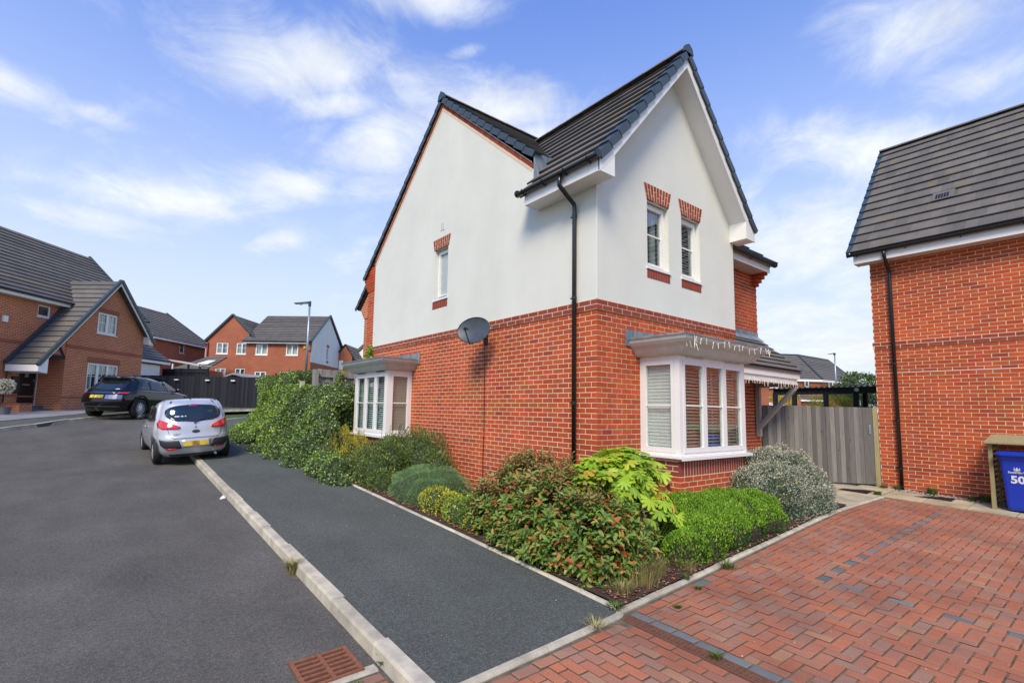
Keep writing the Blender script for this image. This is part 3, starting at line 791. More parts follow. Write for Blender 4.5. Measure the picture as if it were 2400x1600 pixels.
def soldiers(P, W, u0, u1, z0, z1, proud=.0, n=None, splay=0.0, jt=.010):
    n = n or max(1, round((u1 - u0) / .075))
    w = (u1 - u0) / n
    for i in range(n):
        P.add(W.p(u0 + i * w + jt / 2, z0, proud), W.u * (w - jt), -W.n * .03, np.array([0, 0, z1 - z0]))
def wall_face(mb, W, u0, u1, z0, top, holes=(), d=0.0, mi=0, reveal=.09, brk=(), edge=0.0):
    """vertical face with rectangular holes and a (piecewise linear) top; reveals go inward. edge>0 adds an outer return"""
    us = sorted(set([u0, u1] + [b for b in brk if u0 < b < u1] + [h for H in holes for h in H[:2] if u0 < h < u1]))
    for a, b in zip(us[:-1], us[1:]):
        m = (a + b) / 2
        spans = [(z0, None)]
        for (h0, h1, hz0, hz1) in holes:
            if h0 < m < h1:
                n2 = []
                for s, e in spans:
                    if hz1 <= s or (e is not None and hz0 >= e): n2.append((s, e)); continue
                    if s < hz0: n2.append((s, hz0))
                    if e is None or hz1 < e: n2.append((hz1, e))
                spans = n2
        for s, e in spans:
            ta, tb = (top(a), top(b)) if e is None else (e, e)
            mb.poly([W.p(a, s, d), W.p(b, s, d), W.p(b, tb, d), W.p(a, ta, d)], mi)
    for (h0, h1, hz0, hz1) in holes:
        for q in ([(h0, hz0), (h0, hz1)], [(h1, hz0), (h1, hz1)], [(h0, hz0), (h1, hz0)], [(h0, hz1), (h1, hz1)]):
            (ua, za), (ub, zb) = q
            mb.poly([W.p(ua, za, d), W.p(ub, zb, d), W.p(ub, zb, d - reveal), W.p(ua, za, d - reveal)], mi)
    if edge:
        zt = [(u, top(u)) for u in us]
        out = [(u0, z0)] + zt + [(u1, z0)]
        for (ua, za), (ub, zb) in zip(out, out[1:] + out[:1]):
            mb.poly([W.p(ua, za, d), W.p(ub, zb, d), W.p(ub, zb, d - edge), W.p(ua, za, d - edge)], mi)
def lay_tiles(P, O, A, S, Nn, L, gauge, rng, w=.30, thick=.030, lift=.044):
    """flat roof tiles; rng(v)->list of (a0,a1) extents at slope distance v"""
    n = int(math.ceil(L / gauge - .02))
    for r in range(n):
        v0 = r * gauge; v1 = min(v0 + gauge + .02, L)
        a0, a1 = rng(min((v0 + v1) / 2, L)); off = (w / 2 if r % 2 else 0)
        i = math.floor((a0 - off) / w)
        while off + i * w < a1 - .01:
            b0 = max(off + i * w, a0); b1 = min(off + i * w + w - .0015, a1); i += 1
            if b1 - b0 < .03: continue
            lf = lift + random.uniform(-.0015, .0015)
            o = O + A * b0 + S * v0 + Nn * (lf - thick)
            ys = S * (v1 - v0) - Nn * lf
            P.add(o, A * (b1 - b0), ys, Nn * thick)
def course_roof(mb, e0, e1, r0, r1, n, t=.05, mi=0, mi_lip=0, under=True):
    """roof plane for distant houses: overlapping courses with a real step each"""
    e0, e1, r0, r1 = [np.array(p, float) for p in (e0, e1, r0, r1)]
    nn = np.cross(e1 - e0, r0 - e0); nn /= np.linalg.norm(nn)
    if nn[2] < 0: nn = -nn
    for i in range(n):
        a, b = i / n, (i + 1) / n
        p0 = e0 + (r0 - e0) * a; p1 = e1 + (r1 - e1) * a; q0 = e0 + (r0 - e0) * b; q1 = e1 + (r1 - e1) * b
        mb.add([p0 + nn * t, p1 + nn * t, q1 + nn * .002, q0 + nn * .002, p0 - nn * .01, p1 - nn * .01], [(0, 1, 2, 3)], mi)
        mb.add([p0 + nn * t, p1 + nn * t, p1 - nn * .01, p0 - nn * .01], [(0, 1, 2, 3)], mi_lip)
    if under: mb.poly([e0 - nn * .06, e1 - nn * .06, r1 - nn * .06, r0 - nn * .06], mi)
def window(parent, W, u0, u1, z0, z1, d=-.06, lights=1, bars=1, vbar=0, frame=.065, mat='white_frame', glass='glass', sill=True, back='blind', sub=True, sash=.035, simple_=False, sill_out=.09, barw=.022):
    """casement window: frame > pane, sill, glazing_bar"""
    mb = MB(); t = .07
    mb.wbox(W, u0, u1, z1 - frame * .75, z1, d - t, d); mb.wbox(W, u0, u1, z0, z0 + frame, d - t, d)
    mb.wbox(W, u0, u0 + frame * .8, z0 + frame, z1 - frame * .75, d - t, d); mb.wbox(W, u1 - frame * .8, u1, z0 + frame, z1 - frame * .75, d - t, d)
    w = (u1 - u0 - 2 * frame * .8) / lights
    a0 = u0 + frame * .8
    for i in range(1, lights):
        c_ = a0 + i * w; mb.wbox(W, c_ - frame * .45, c_ + frame * .45, z0 + frame, z1 - frame * .75, d - t, d + .002)
    fr = mb.build('window_frame', MT[mat], parent)
    gz0, gz1 = z0 + frame, z1 - frame * .75
    for i in range(lights):
        ga, gb = a0 + i * w + (frame * .45 if i else 0), a0 + (i + 1) * w - (frame * .45 if i < lights - 1 else 0)
        if not simple_:
            mb = MB(); s = sash
            mb.wbox(W, ga, gb, gz1 - s, gz1, d - .05, d + .012); mb.wbox(W, ga, gb, gz0, gz0 + s, d - .05, d + .012)
            mb.wbox(W, ga, ga + s, gz0 + s, gz1 - s, d - .05, d + .012); mb.wbox(W, gb - s, gb, gz0 + s, gz1 - s, d - .05, d + .012)
            mb.build('sash', MT[mat], fr)
            ga += s; gb -= s; ya, yb = gz0 + s, gz1 - s
        else: ya, yb = gz0, gz1
        mb = MB(); mb.wbox(W, ga, gb, ya, yb, d - .034, d - .028); mb.build('pane', MT[glass], fr)
        for k in range(1, bars + 1):
            zc = ya + (yb - ya) * k / (bars + 1) + (.0 if bars > 1 else .03)
            mb = MB(); mb.wbox(W, ga, gb, zc - barw / 2, zc + barw / 2, d - .030, d - .014); mb.build('glazing_bar', MT[mat], fr)
        for k in range(1, vbar + 1):
            uc = ga + (gb - ga) * k / (vbar + 1)
            mb = MB(); mb.wbox(W, uc - barw / 2, uc + barw / 2, ya, yb, d - .031, d - .015); mb.build('glazing_bar', MT[mat], fr)
    if sill:
        mb = MB(); mb.wbox(W, u0 - .04, u1 + .04, z0 - .035, z0, d - .05, sill_out * .4); mb.build('window_sill', MT['white'], fr)
    if back:
        mb = MB()
        if back == 'blind' or back == 'shutter' or back == 'blind_pale':
            st = .05; z = gz0 + .01
            while z < gz1:
                mb.poly([W.p(a0, z, d - .10), W.p(u1 - frame * .8, z, d - .10), W.p(u1 - frame * .8, z + st * .70, d - .135), W.p(a0, z + st * .70, d - .135)]); z += st
            mb.build('blind', MT[back], fr)
        elif back == 'curtain':
            for (ca, cb) in ((a0, a0 + (u1 - u0) * .22), (u1 - frame - (u1 - u0) * .2, u1 - frame)):
                for q in range(6):
                    m_ = (cb - ca) / 6; mb.wbox(W, ca + q * m_, ca + q * m_ + m_ * .8, gz0, gz1, d - .16 - (q % 2) * .03, d - .12 - (q % 2) * .03)
            mb.build('curtain', MT['curtain'], fr)
        elif back == 'drawn':
            for q in range(14):
                m_ = (u1 - u0 - .12) / 14; mb.wbox(W, a0 + q * m_, a0 + q * m_ + m_ * .93, gz0, gz1, d - .16 - (q % 2) * .02, d - .12 - (q % 2) * .02)
            mb.build('curtain', MT['blind_pale'], fr)
        mb = MB(); mb.wbox(W, u0, u1, z0, z1, d - .60, d - .58); mb.wbox(W, u0, u1, z0 - .02, z0, d - .6, d - t); mb.wbox(W, u0, u1, z1, z1 + .02, d - .6, d - t)
        mb.wbox(W, u0 - .02, u0, z0, z1, d - .6, d - t); mb.wbox(W, u1, u1 + .02, z0, z1, d - .6, d - t)
        mb.build('room', MT['blackish'], fr)
    return fr
def gutter(parent, a, b, out, r=.056, brackets=None, name='gutter'):
    """half-round gutter from a to b; out = outward unit vector"""
    a, b, out = np.array(a, float), np.array(b, float), np.array(out, float)
    mb = MB(); n = 9; up = np.array([0, 0, 1.0])
    prof = [(math.cos(math.pi + math.pi * k / (n - 1)), math.sin(math.pi + math.pi * k / (n - 1))) for k in range(n)]
    for rr in (r, r * .88):
        ra = [a + out * (p[0] * rr) + up * (p[1] * rr) for p in prof]; rb = [b + out * (p[0] * rr) + up * (p[1] * rr) for p in prof]
        mb.add(ra + rb, [(i, i + 1, n + i + 1, n + i) for i in range(n - 1)])
    for e in (a, b):
        mb.poly([e + out * (p[0] * r) + up * (p[1] * r) for p in prof])
        d = (b - a) / np.linalg.norm(b - a)
        s = e + d * (.0 if e is a else -.03)
        mb.tube([s, s + d * .03], r * 1.06, 12)
    o = mb.build(name, MT['black'], parent)
    L = np.linalg.norm(b - a); d = (b - a) / L
    for k in range(brackets or max(2, int(L / .9))):
        q = a + d * (.18 + k * (L - .36) / max(1, (brackets or max(2, int(L / .9))) - 1))
        mb = MB(); mb.tube([q - out * .06 + up * .01, q - out * .03 - up * .075, q + out * .01 - up * .07, q + out * (r * 1.1) - up * .01, q + out * (r * 1.1) + up * .01], .009, 5)
        mb.build('gutter_bracket', MT['black'], o)
    return o
def downpipe(parent, path, r=.034, clips=(), wall_dir=(1, 0, 0), name='downpipe'):
    mb = MB(); mb.tube(path, r, 12)
    for i in range(1, len(path) - 1):
        pass
    o = mb.build(name, MT['black'], parent, smooth=True)
    wd = np.array(wall_dir, float)
    side = np.cross(wd, [0, 0, 1.0])
    for c_ in clips:
        mb = MB(); c_ = np.array(c_, float)
        mb.tube([c_ - np.array([0, 0, .018]), c_ + np.array([0, 0, .018])], r * 1.18, 12)
        mb.tube([c_ + side * .0, c_ - side * .075 + wd * .03], .009, 6); mb.tube([c_ - side * .075 + wd * .06, c_ - side * .075 + wd * -.0], .011, 6)
        mb.build('pipe_clip', MT['black'], o)
    return o
# ------------------------------------------------------------------ the corner house
H = thing('corner_house', (0, 0, 0), 'cream rendered and red brick corner house with two gables and two bay windows', 'house')
WS = Wall((0, 0), (0, 1), (-1, 0))          # side wall, u = y
WF = Wall((0, 0), (1, 0), (0, -1))          # front wall, u = x
WG = Wall((0, .55), (1, 0), (0, -1))        # set-back wing front
ZB, ZS = -.012, 3.283
WSB = 8.20
# mortar backings
mb = MB()
wall_face(mb, WS, .004, WSB, -.4, lambda u: ZS - .02, [(5.62, 7.24, 1.05, 2.45)], d=-.004, reveal=.0)
wall_face(mb, WF, .004, 4.0, -.4, lambda u: ZS - .02, [(1.10, 2.84, 1.05, 2.45)], d=-.004, reveal=.0)
mb.wbox(WG, 4.0, 6.2, -.4, 5.06, -.30, -.006)
mb.poly([(3.996, 0, -.4), (3.996, .55, -.4), (3.996, .55, 5.2), (3.996, 0, 5.2)])
mb.poly([(6.196, .56, -.4), (6.196, 8.2, -.4), (6.196, 8.2, 5.1), (6.196, 4.45, 8.5), (6.196, .56, 5.1)])
mb.poly([(.01, WSB - .006, -.4), (6.19, WSB - .006, -.4), (6.19, WSB - .006, 5.3), (.01, WSB - .006, 5.3)])
mb.wbox(WS, 7.775, WSB, 3.2, 5.3, -.3, -.006)
mb.wbox(WS, -.012, WSB, 3.132, 3.286, -.01, .016); mb.wbox(WF, -.013, 4.008, 3.132, 3.286, -.01, .0165)
hb = mb.build('brick_wall', MT['mortar'], H, recalc=False)
BV, BF = bevel_brick()
PB = Pieces(BV, BF); PD = Pieces(BV, BF)
sbay = [(5.50, 7.35, -.3, 2.86)]
fbay = [(1.00, 2.93, -.3, 2.62)]
lay_bricks(PB, WS, lambda z: (0, WSB), ZB, 3.13, sbay, 0, 0, 0)
lay_bricks(PD, WS, lambda z: (-.018, WSB), 3.138, 3.283, (), .020, 0, 1 - 1 + 0)
lay_bricks(PB, WF, lambda z: (.0015, 4.0), ZB, 3.13, fbay, .0015, 0, 1)
lay_bricks(PD, WF, lambda z: (-.0165, 4.012), 3.138, 3.283, (), .0215, 0, 1)
lay_bricks(PB, WG, lambda z: (4.02, 6.2), ZB, 5.0, (), .0, 0, 0)
# brick pier and corbel at the rear corner
lay_bricks(PB, WS, lambda z: (7.775, WSB), 3.288, 4.86, (), .0, 0, 0)
lay_bricks(PB, WS, lambda z: (7.775, WSB + min(.27, .0 + max(0, (z - 4.84)) * .9)), 4.863, 5.52, (), .018, 0, 0)
rb_ = Wall((0, WSB), (1, 0), (0, 1))
lay_bricks(PB, rb_, lambda z: (.0, .9), 3.288, 5.2, (), .0, 0, 0)
# stepped corbel under the eave of the wing
for i in range(4):
    z = 4.60 + i * .075
    W2 = Wall((6.2, .55), (0, -1), (-1, 0))
    for (xa, xb) in ((5.98, 6.2),):
        PB.add((xa, .55 - .065 * (i + 1), z), np.array([xb - xa + .0, 0, 0]), np.array([0, .28 + .065 * i, 0]), np.array([0, 0, .066]))
PB.add((5.98, .55 - .31, 4.90), np.array([.22, 0, 0]), np.array([0, .45, 0]), np.array([0, 0, .14]))
# soldier and lintel bricks
def splay_lintel(P, W, uc, wt, wb, z0, z1, rows=((0, .42), (.44, 1.0)), n=9, proud=.012):
    """flat brick arch: bricks on end, splayed"""
    Hh = z1 - z0
    for i in range(n):
        for ri, (a, b) in enumerate(((0, .64), (.66, 1)) if i % 2 else ((0, .33), (.35, 1))):
            def U(t, h): w = wb + (wt - wb) * h; return uc - w / 2 + w * t
            t0, t1 = i / n + .008, (i + 1) / n - .012
            z_a, z_b = z0 + Hh * a, z0 + Hh * b - .003
            o = W.p(U(t0, (a + b) / 2), z_a, proud)
            sh = (U((t0 + t1) / 2, b) - U((t0 + t1) / 2, a))
            P.add(W.p(U(t0, a), z_a, proud), W.u * (U(t1, a) - U(t0, a)), -W.n * .03, W.u * sh + np.array([0, 0, z_b - z_a]))
def lintel_back(W, uc, wt, wb, z0, z1, d=.006):
    mbm = MB(); mbm.poly([W.p(uc - wb / 2, z0, d), W.p(uc + wb / 2, z0, d), W.p(uc + wt / 2, z1, d), W.p(uc - wt / 2, z1, d)]); mbm.build('mortar_joint', MT['mortar'], H)
for (W, uc, wt, wb, z0, z1) in ((WS, 4.33, .73, .60, 5.135, 5.38), (WF, 1.515, .78, .62, 5.12, 5.39), (WF, 2.505, .78, .62, 5.12, 5.39)):
    splay_lintel(PD, W, uc, wt, wb, z0, z1, proud=.021); lintel_back(W, uc, wt, wb, z0, z1, .018)
for (W, u0, u1, z0, z1) in ((WS, 4.04, 4.65, 3.82, 3.975), (WF, 1.195, 1.835, 3.815, 3.955), (WF, 2.18, 2.81, 3.815, 3.955)):
    soldiers(PD, W, u0, u1, z0, z1, .020); mbm = MB(); mbm.poly([W.p(u0, z0, .0145), W.p(u1, z0, .0145), W.p(u1, z1, .0145), W.p(u0, z1, .0145)]); mbm.build('mortar_joint', MT['mortar'], H)
# verge bricks showing under the side gable tiles
def zroof(y): return 8.60 - .862 * abs(y - 4.45)
for sgn in (-1, 1):
    y = 4.45; i = 0
    lim = 1.42 if sgn < 0 else 7.78
    while (y - lim) * sgn < 0:
        y2 = y + sgn * .17
        a = np.array(WS.p(y + sgn * .004, zroof(y) - .175, .020)); b = np.array(WS.p(y2, zroof(y2) - .175, .020))
        PD.add(a, b - a, -WS.n * .03, np.array([0, 0, .095])); y = y2
mbm = MB(); mbm.poly([WS.p(4.45, 8.36, .0165), WS.p(1.42, zroof(1.42) - .24, .0165), WS.p(1.42, zroof(1.42) - .06, .0165), WS.p(4.45, 8.56, .0165)])
mbm.build('mortar_joint', MT['mortar'], H); mbm = MB(); mbm.poly([WS.p(4.45, 8.36, .0165), WS.p(7.78, zroof(7.78) - .24, .0165), WS.p(7.78, zroof(7.78) - .06, .0165), WS.p(4.45, 8.56, .0165)])
mbm.build('mortar_joint', MT['mortar'], H)
# rendered upper walls
mb = MB()
tops = lambda u: (zroof(u) - .17 if u > 1.36 else 5.30)
win_s = (4.06, 4.59, 4.02, 5.135); wa = (1.215, 1.815, 3.99, 5.12); wb_ = (2.205, 2.795, 3.99, 5.12)
wall_face(mb, WS, -.010, 7.775, ZS + .004, tops, [win_s], d=.012, reveal=.11, brk=[1.359, 1.361, 4.45], edge=.05)
topf = lambda u: 5.28 + (2.0 - abs(u - 2.0)) * 1.15
wall_face(mb, WF, -.010, 4.012, ZS + .004, topf, [wa, wb_], d=.012, reveal=.11, brk=[2.0], edge=.05)
mb.poly([(4.012, -.012, ZS), (4.012, .56, ZS), (4.012, .56, 5.4), (4.012, -.012, 5.4)])
mb.build('rendered_wall', MT['render'], H, recalc=False)
mb = MB(); mb.wbox(WF, -.016, -.004, ZS + .01, 5.15, .010, .017); mb.wbox(WS, -.0165, -.004, ZS + .01, 5.15, .0095, .0165); mb.build('corner_bead', MT['white'], H)
window(H, WS, win_s[0] + .005, win_s[1] - .005, 4.02, 5.12, d=-.07, bars=0, glass='frosted', back=None)
window(H, WF, wa[0] + .005, wa[1] - .005, 3.995, 5.10, d=-.07, bars=1, back='curtain')
window(H, WF, wb_[0] + .005, wb_[1] - .005, 3.995, 5.10, d=-.07, bars=1, back='blind')
# wall vent
mb = MB(); mb.wbox(WS, 4.23, 4.39, 5.54, 5.72, .0, .022); v = mb.build('wall_vent', MT['render_far'], H)
mb = MB()
for i in range(2):
    mb.wbox(WS, 4.25 + i * .07, 4.30 + i * .07, 5.56, 5.70, .0221, .024)
mb.build('vent_louvre', MT['cornice_grey'], v)
# dark plinth course bricks (slightly proud)
# ---------------- roofs
TV = Pieces([(0, 0, 0), (1, 0, 0), (1, 1, 0), (0, 1, 0), (0, 0, 1), (1, 0, 1), (1, 1, 1), (0, 1, 1)], CUBE_F)
SL = 1.15; CA = math.atan(SL); up = np.array([0, 0, 1.0])
# cross gable, left slope: eave at x=-.35,z=5.20 ; ridge x=1.95
Zc = lambda x: 5.20 + (x + .35) * SL
Zm = lambda y: 5.08 + (y - .2) * .84
yval = lambda x: .2 + (Zc(x) - 5.08) / .84
XR, ZRc = 1.95, 5.20 + 2.30 * SL
Lc = 2.30 / math.cos(CA)
def rngc(v):
    x = -.35 + v * math.cos(CA); return (-.20, max(1.36, yval(x)) + .02)
lay_tiles(TV, np.array([-.35, 0, 5.20]), np.array([0, 1.0, 0]), np.array([math.cos(CA), 0, math.sin(CA)]), np.array([-math.sin(CA), 0, math.cos(CA)]), Lc - .04, .32, rngc)
# cross gable right slope
lay_tiles(TV, np.array([4.25, 0, 5.20]), np.array([0, 1.0, 0]), np.array([-math.cos(CA), 0, math.sin(CA)]), np.array([math.sin(CA), 0, math.cos(CA)]), Lc - .04, .32, lambda v: (-.20, max(.4, yval(4.25 - 4.6 + .35 + (2.3 - (2.3 - v * math.cos(CA))) - .35) if False else .2 + (5.2 + v * math.sin(CA) - 5.08) / .84)))
# main roof front slope: from eave y=.2 to ridge y=4.45
MA = math.atan(.84)
Lm = 4.25 / math.cos(MA)
def rngm_left(v):
    y = .2 + v * math.cos(MA); z = Zm(y)
    if y < 1.36: return (0, 0)
    xl = -.35 + (z - 5.20) / SL
    return (.07, min(xl, 1.95) if z < ZRc else 6.25)
def rngm_right(v):
    y = .2 + v * math.cos(MA); z = Zm(y)
    if z > ZRc: return (0, 0)
    return (4.25 - (z - 5.20) / SL if z > 5.2 else 4.3, 6.25)
for fn in (rngm_left, rngm_right):
    lay_tiles(TV, np.array([0, .2, 5.08]), np.array([1.0, 0, 0]), np.array([0, math.cos(MA), math.sin(MA)]), np.array([0, -math.sin(MA), math.cos(MA)]), Lm - .04, .32, fn)
rf = MB()   # battened deck under the tiles
def deck(pts, t=.05): rf.prism(pts, (0, 0, -t))
deck([(-.33, -.27, Zc(-.33) - .02), (-.33, 1.36, Zc(-.33) - .02), (.39, 1.36, Zc(.39) - .02), (XR, yval(XR), ZRc - .03), (XR, -.27, ZRc - .03)])
deck([(4.23, -.27, 5.20), (4.23, .36, 5.20), (XR, yval(XR), ZRc - .03), (XR, -.27, ZRc - .03)])
deck([(.0, 1.36, Zm(1.36) - .02), (.39, 1.36, Zm(1.36) - .02), (XR, yval(XR), ZRc - .02), (XR, 4.45, 8.62), (.0, 4.45, 8.62)])
deck([(XR, yval(XR), ZRc - .02), (4.24, .3, 5.14), (6.2, .3, 5.14), (6.2, 4.45, 8.62), (XR, 4.45, 8.62)])
deck([(.0, 4.45, 8.62), (6.2, 4.45, 8.62), (6.2, 8.40, 5.28), (.0, 8.40, 5.28)])
roof = rf.build('roof', MT['tile'], H)
mb = MB(); course_roof(mb, (-.02, 8.45, 5.28), (6.25, 8.45, 5.28), (-.02, 4.45, 8.66), (6.25, 4.45, 8.66), 17, .035); mb.build('rear_roof_slope', MT['tile'], H)
TV.build('roof_tile', MT['tile'], roof, 300)
# verge caps
def verge(pa, pb, out, nrm, n, w=.17, h=.115, cap=None, parent=None, top_over=.012):
    """stepped dry-verge units from the eave pa up to pb; 'out' points off the gable"""
    pa, pb, out, nrm = [np.array(q, float) for q in (pa, pb, out, nrm)]
    d = (pb - pa) / n
    for i in range(n):
        a = pa + d * i; b = a + d * 1.06
        la, lb = .052, .022
        p = []
        for q, l in ((a, la), (b, lb)):
            p.append([q + out * .045 - nrm * (h - l), q + out * .045 + nrm * l, q - out * (w - .045) + nrm * l, q - out * (w - .045) + nrm * (l - .03), q + out * .02 + nrm * (l - .03), q + out * .02 - nrm * (h - l)])
        mb = MB()
        mb.add(p[0] + p[1], [(0, 1, 4, 5), (1, 2, 3, 4), (6, 11, 10, 7), (7, 10, 9, 8)] + [(k, k + 6, (k + 1) % 6 + 6, (k + 1) % 6) for k in range(6)])
        mb.build('verge_cap', MT['verge'], parent)
nL = (-math.sin(CA), 0, math.cos(CA)); nR = (math.sin(CA), 0, math.cos(CA))
verge((-.36, -.33, 5.19), (XR - .02, -.33, ZRc - .02), (0, -1, 0), nL, 11, parent=roof)
verge((4.26, -.33, 5.19), (XR + .02, -.33, ZRc - .02), (0, -1, 0), nR, 11, parent=roof)
nM = (0, -math.sin(MA), math.cos(MA)); nB = (0, math.sin(MA), math.cos(MA))
verge((-.03, 1.32, Zm(1.32)), (-.03, 4.43, 8.63), (-1, 0, 0), nM, 13, w=.20, parent=roof)
verge((-.03, 8.47, 5.26), (-.03, 4.47, 8.63), (-1, 0, 0), nB, 17, w=.20, parent=roof)
# ridge tiles
def ridge(pa, pb, n, parent, r=.115, mat='tile', end=True):
    pa, pb = np.array(pa, float), np.array(pb, float); d = (pb - pa) / n; dn = d / np.linalg.norm(d); s = np.cross(dn, up)
    for i in range(n):
        a = pa + d * i; b = a + d * 1.02; pts = []
        for q, k in ((a, 1.0), (b, .96)):
            for t in range(7):
                an = math.pi * t / 6; pts.append(q + s * math.cos(an) * r * k + up * (math.sin(an) * r * .62 * k - .03))
        mb = MB(); mb.add(pts, [(t, t + 1, t + 8, t + 7) for t in range(6)] + [(0, 1, 2, 3, 4, 5, 6), (13, 12, 11, 10, 9, 8, 7)]); mb.build('ridge_tile', MT[mat], parent)
ridge((XR, -.37, ZRc + .03), (XR, 3.4, ZRc + .03), 9, roof)
ridge((-.06, 4.45, 8.70), (6.25, 4.45, 8.70), 14, roof)
mb = MB(); mb.prism([(XR - .13, -.385, ZRc - .05), (XR + .13, -.385, ZRc - .05), (XR + .10, -.385, ZRc + .06), (XR, -.385, ZRc + .12), (XR - .10, -.385, ZRc + .06)], (0, .05, 0)); mb.build('ridge_end_cap', MT['verge'], roof)
mb = MB(); mb.prism([(-.09, 4.45 - .13, 8.60), (-.09, 4.45 + .13, 8.60), (-.09, 4.55, 8.72), (-.09, 4.45, 8.80), (-.09, 4.35, 8.72)], (.05, 0, 0)); mb.build('ridge_end_cap', MT['verge'], roof)
# valley strip and lead cheek
mb = MB(); mb.tube([(.39, 1.37, Zc(.39) + .035), (XR, yval(XR) + .02, ZRc + .03)], .020, 6); mb.build('valley_strip', MT['grey_metal'], roof)
mb = MB(); mb.prism([(-.02, 1.345, 5.30), (-.02, 1.345, Zm(1.36) + .02), (.40, 1.345, Zm(1.36) + .02), (.42, 1.345, 6.06), (-.18, 1.345, 5.36)], (0, .02, 0))
mb.prism([(-.045, 1.10, 5.18), (-.045, 1.345, 5.25), (-.045, 1.345, 5.98), (-.045, 1.20, 5.55)], (.02, 0, 0)); mb.build('lead_flashing', MT['lead'], roof)
# barge boards, box ends, fascia, soffit, gutters
bb = MB()
for sg, xe in ((1, -.33), (-1, 4.23)):
    x0, x1 = xe, XR
    f = lambda x: Zc(x) if sg > 0 else Zc(3.9 - x)
    pts = [(x0, -.335, f(x0) - .045), (x1, -.335, f(x1) - .045), (x1, -.335, f(x1) - .285), (x0 + sg * .24, -.335, f(x0 + sg * .24) - .285)]
    bb.prism([pts[0], pts[1], pts[2], pts[3], (x0, -.335, f(x0) - .24)], (0, .022, 0))
bb.build('barge_board', MT['white'], roof)
bb = MB()
for sg, xe in ((1, -.33), (-1, 4.23)):
    f = lambda x: Zc(x) if sg > 0 else Zc(3.9 - x)
    xi = (.0 if sg > 0 else 3.9)
    bb.prism([(xe, -.332, 4.995), (xe + sg * .335, -.332, 4.995), (xe + sg * .335, -.332, f(xe + sg * .335) - .27), (xe, -.332, f(xe) - .05)], (0, .33, 0))
    # raked soffit
    bb.poly([(xe + sg * .33, -.32, f(xe + sg * .33) - .27), (XR, -.32, f(XR) - .27), (XR, .0, f(XR) - .27), (xe + sg * .33, 0, f(xe + sg * .33) - .27)])
bb.build('soffit_box', MT['white'], roof)
mb = MB(); mb.box(-.335, -.312, -.31, 1.22, 4.99, 5.21); mb.build('fascia', MT['white'], roof)
mb = MB(); mb.box(-.312, -.005, -.31, 1.22, 4.996, 5.012); mb.box(-.335, -.005, 1.22, 1.235, 4.99, 5.19); mb.build('soffit', MT['white'], roof)
gutter(roof, (-.395, -.38, 5.20), (-.395, 1.36, 5.205), (-1, 0, 0), brackets=4)
downpipe(roof, [(-.395, .38, 5.17), (-.395, .38, 5.06), (-.395, .38, 5.01), (-.24, .38, 4.90), (-.075, .38, 4.80), (-.068, .38, 4.72), (-.068, .38, .0)], clips=[(-.068, .38, 4.62), (-.068, .38, 3.35), (-.068, .38, 1.78), (-.068, .38, .3)], wall_dir=(1, 0, 0))
# wing eave (right)
mb = MB(); mb.box(4.2, 6.16, .225, .247, 4.86, 5.06); mb.build('fascia', MT['white'], roof)
mb = MB(); mb.box(4.0, 5.99, .247, .548, 4.862, 4.878); mb.build('soffit', MT['cornice'], roof)
gutter(roof, (4.05, .165, 5.055), (6.3, .165, 5.05), (0, -1, 0), brackets=3)
verge((6.24, .12, 5.05), (6.24, 4.43, 8.63), (1, 0, 0), nM, 14, w=.18, parent=roof)
# ---------------- porch canopy roof
PO = MB()
pz = lambda y: 2.60 + (y + .35) * .90
PA = math.atan(.90)
TP = Pieces(TV.tv, TV.tf)
lay_tiles(TP, np.array([0, -.37, pz(-.37)]), np.array([1.0, 0, 0]), np.array([0, math.cos(PA), math.sin(PA)]), np.array([0, -math.sin(PA), math.cos(PA)]), .90 / math.cos(PA), .152, lambda v: ((3.30 if -.37 + v * math.cos(PA) < -.02 else 4.015), 6.12), w=.30, thick=.020, lift=.032)
deck2 = MB()
deck2.prism([(3.31, -.36, pz(-.36) - .02), (6.10, -.36, pz(-.36) - .02), (6.10, .0, pz(0) - .02), (3.31, .0, pz(0) - .02)], (0, 0, -.04))
deck2.prism([(4.01, 0, pz(0) - .02), (6.10, 0, pz(0) - .02), (6.10, .55, pz(.55) - .02), (4.01, .55, pz(.55) - .02)], (0, 0, -.04))
porch = deck2.build('porch_roof', MT['tile'], H)
TP.build('roof_tile', MT['tile'], porch, 120)
mb = MB(); mb.box(3.32, 6.05, -.335, -.315, 2.42, 2.585); mb.box(3.32, 5.98, -.31, -.25, 2.30, 2.42); mb.box(3.32, 6.05, -.315, .0, 2.415, 2.43)
mb.prism([(6.05, -.335, 2.42), (6.05, -.335, 2.585), (6.05, .54, 3.36), (6.05, .54, 3.15)], (.02, 0, 0)); mb.build('porch_fascia', MT['white'], porch)
mb = MB(); mb.prism([(4.02, .515, 3.33), (6.13, .515, 3.33), (6.13, .515, 3.52), (4.02, .515, 3.52)], (0, .02, 0)); mb.prism([(4.02, .38, pz(.38) + .035), (6.13, .38, pz(.38) + .035), (6.13, .53, pz(.53) + .035), (4.02, .53, pz(.53) + .035)], (0, 0, .006)); mb.build('lead_flashing', MT['lead'], porch)
mb = MB()
mb.box(5.93, 6.03, .445, .53, 1.20, 2.34)
mb.prism([(5.935, .47, 1.33), (5.935, .47, 1.46), (5.935, -.28, 2.32), (5.935, -.28, 2.19)], (.09, 0, 0)); mb.box(5.935, 6.025, -.28, .50, 2.27, 2.36)
mb.build('porch_bracket', MT['strut_wood'], porch)
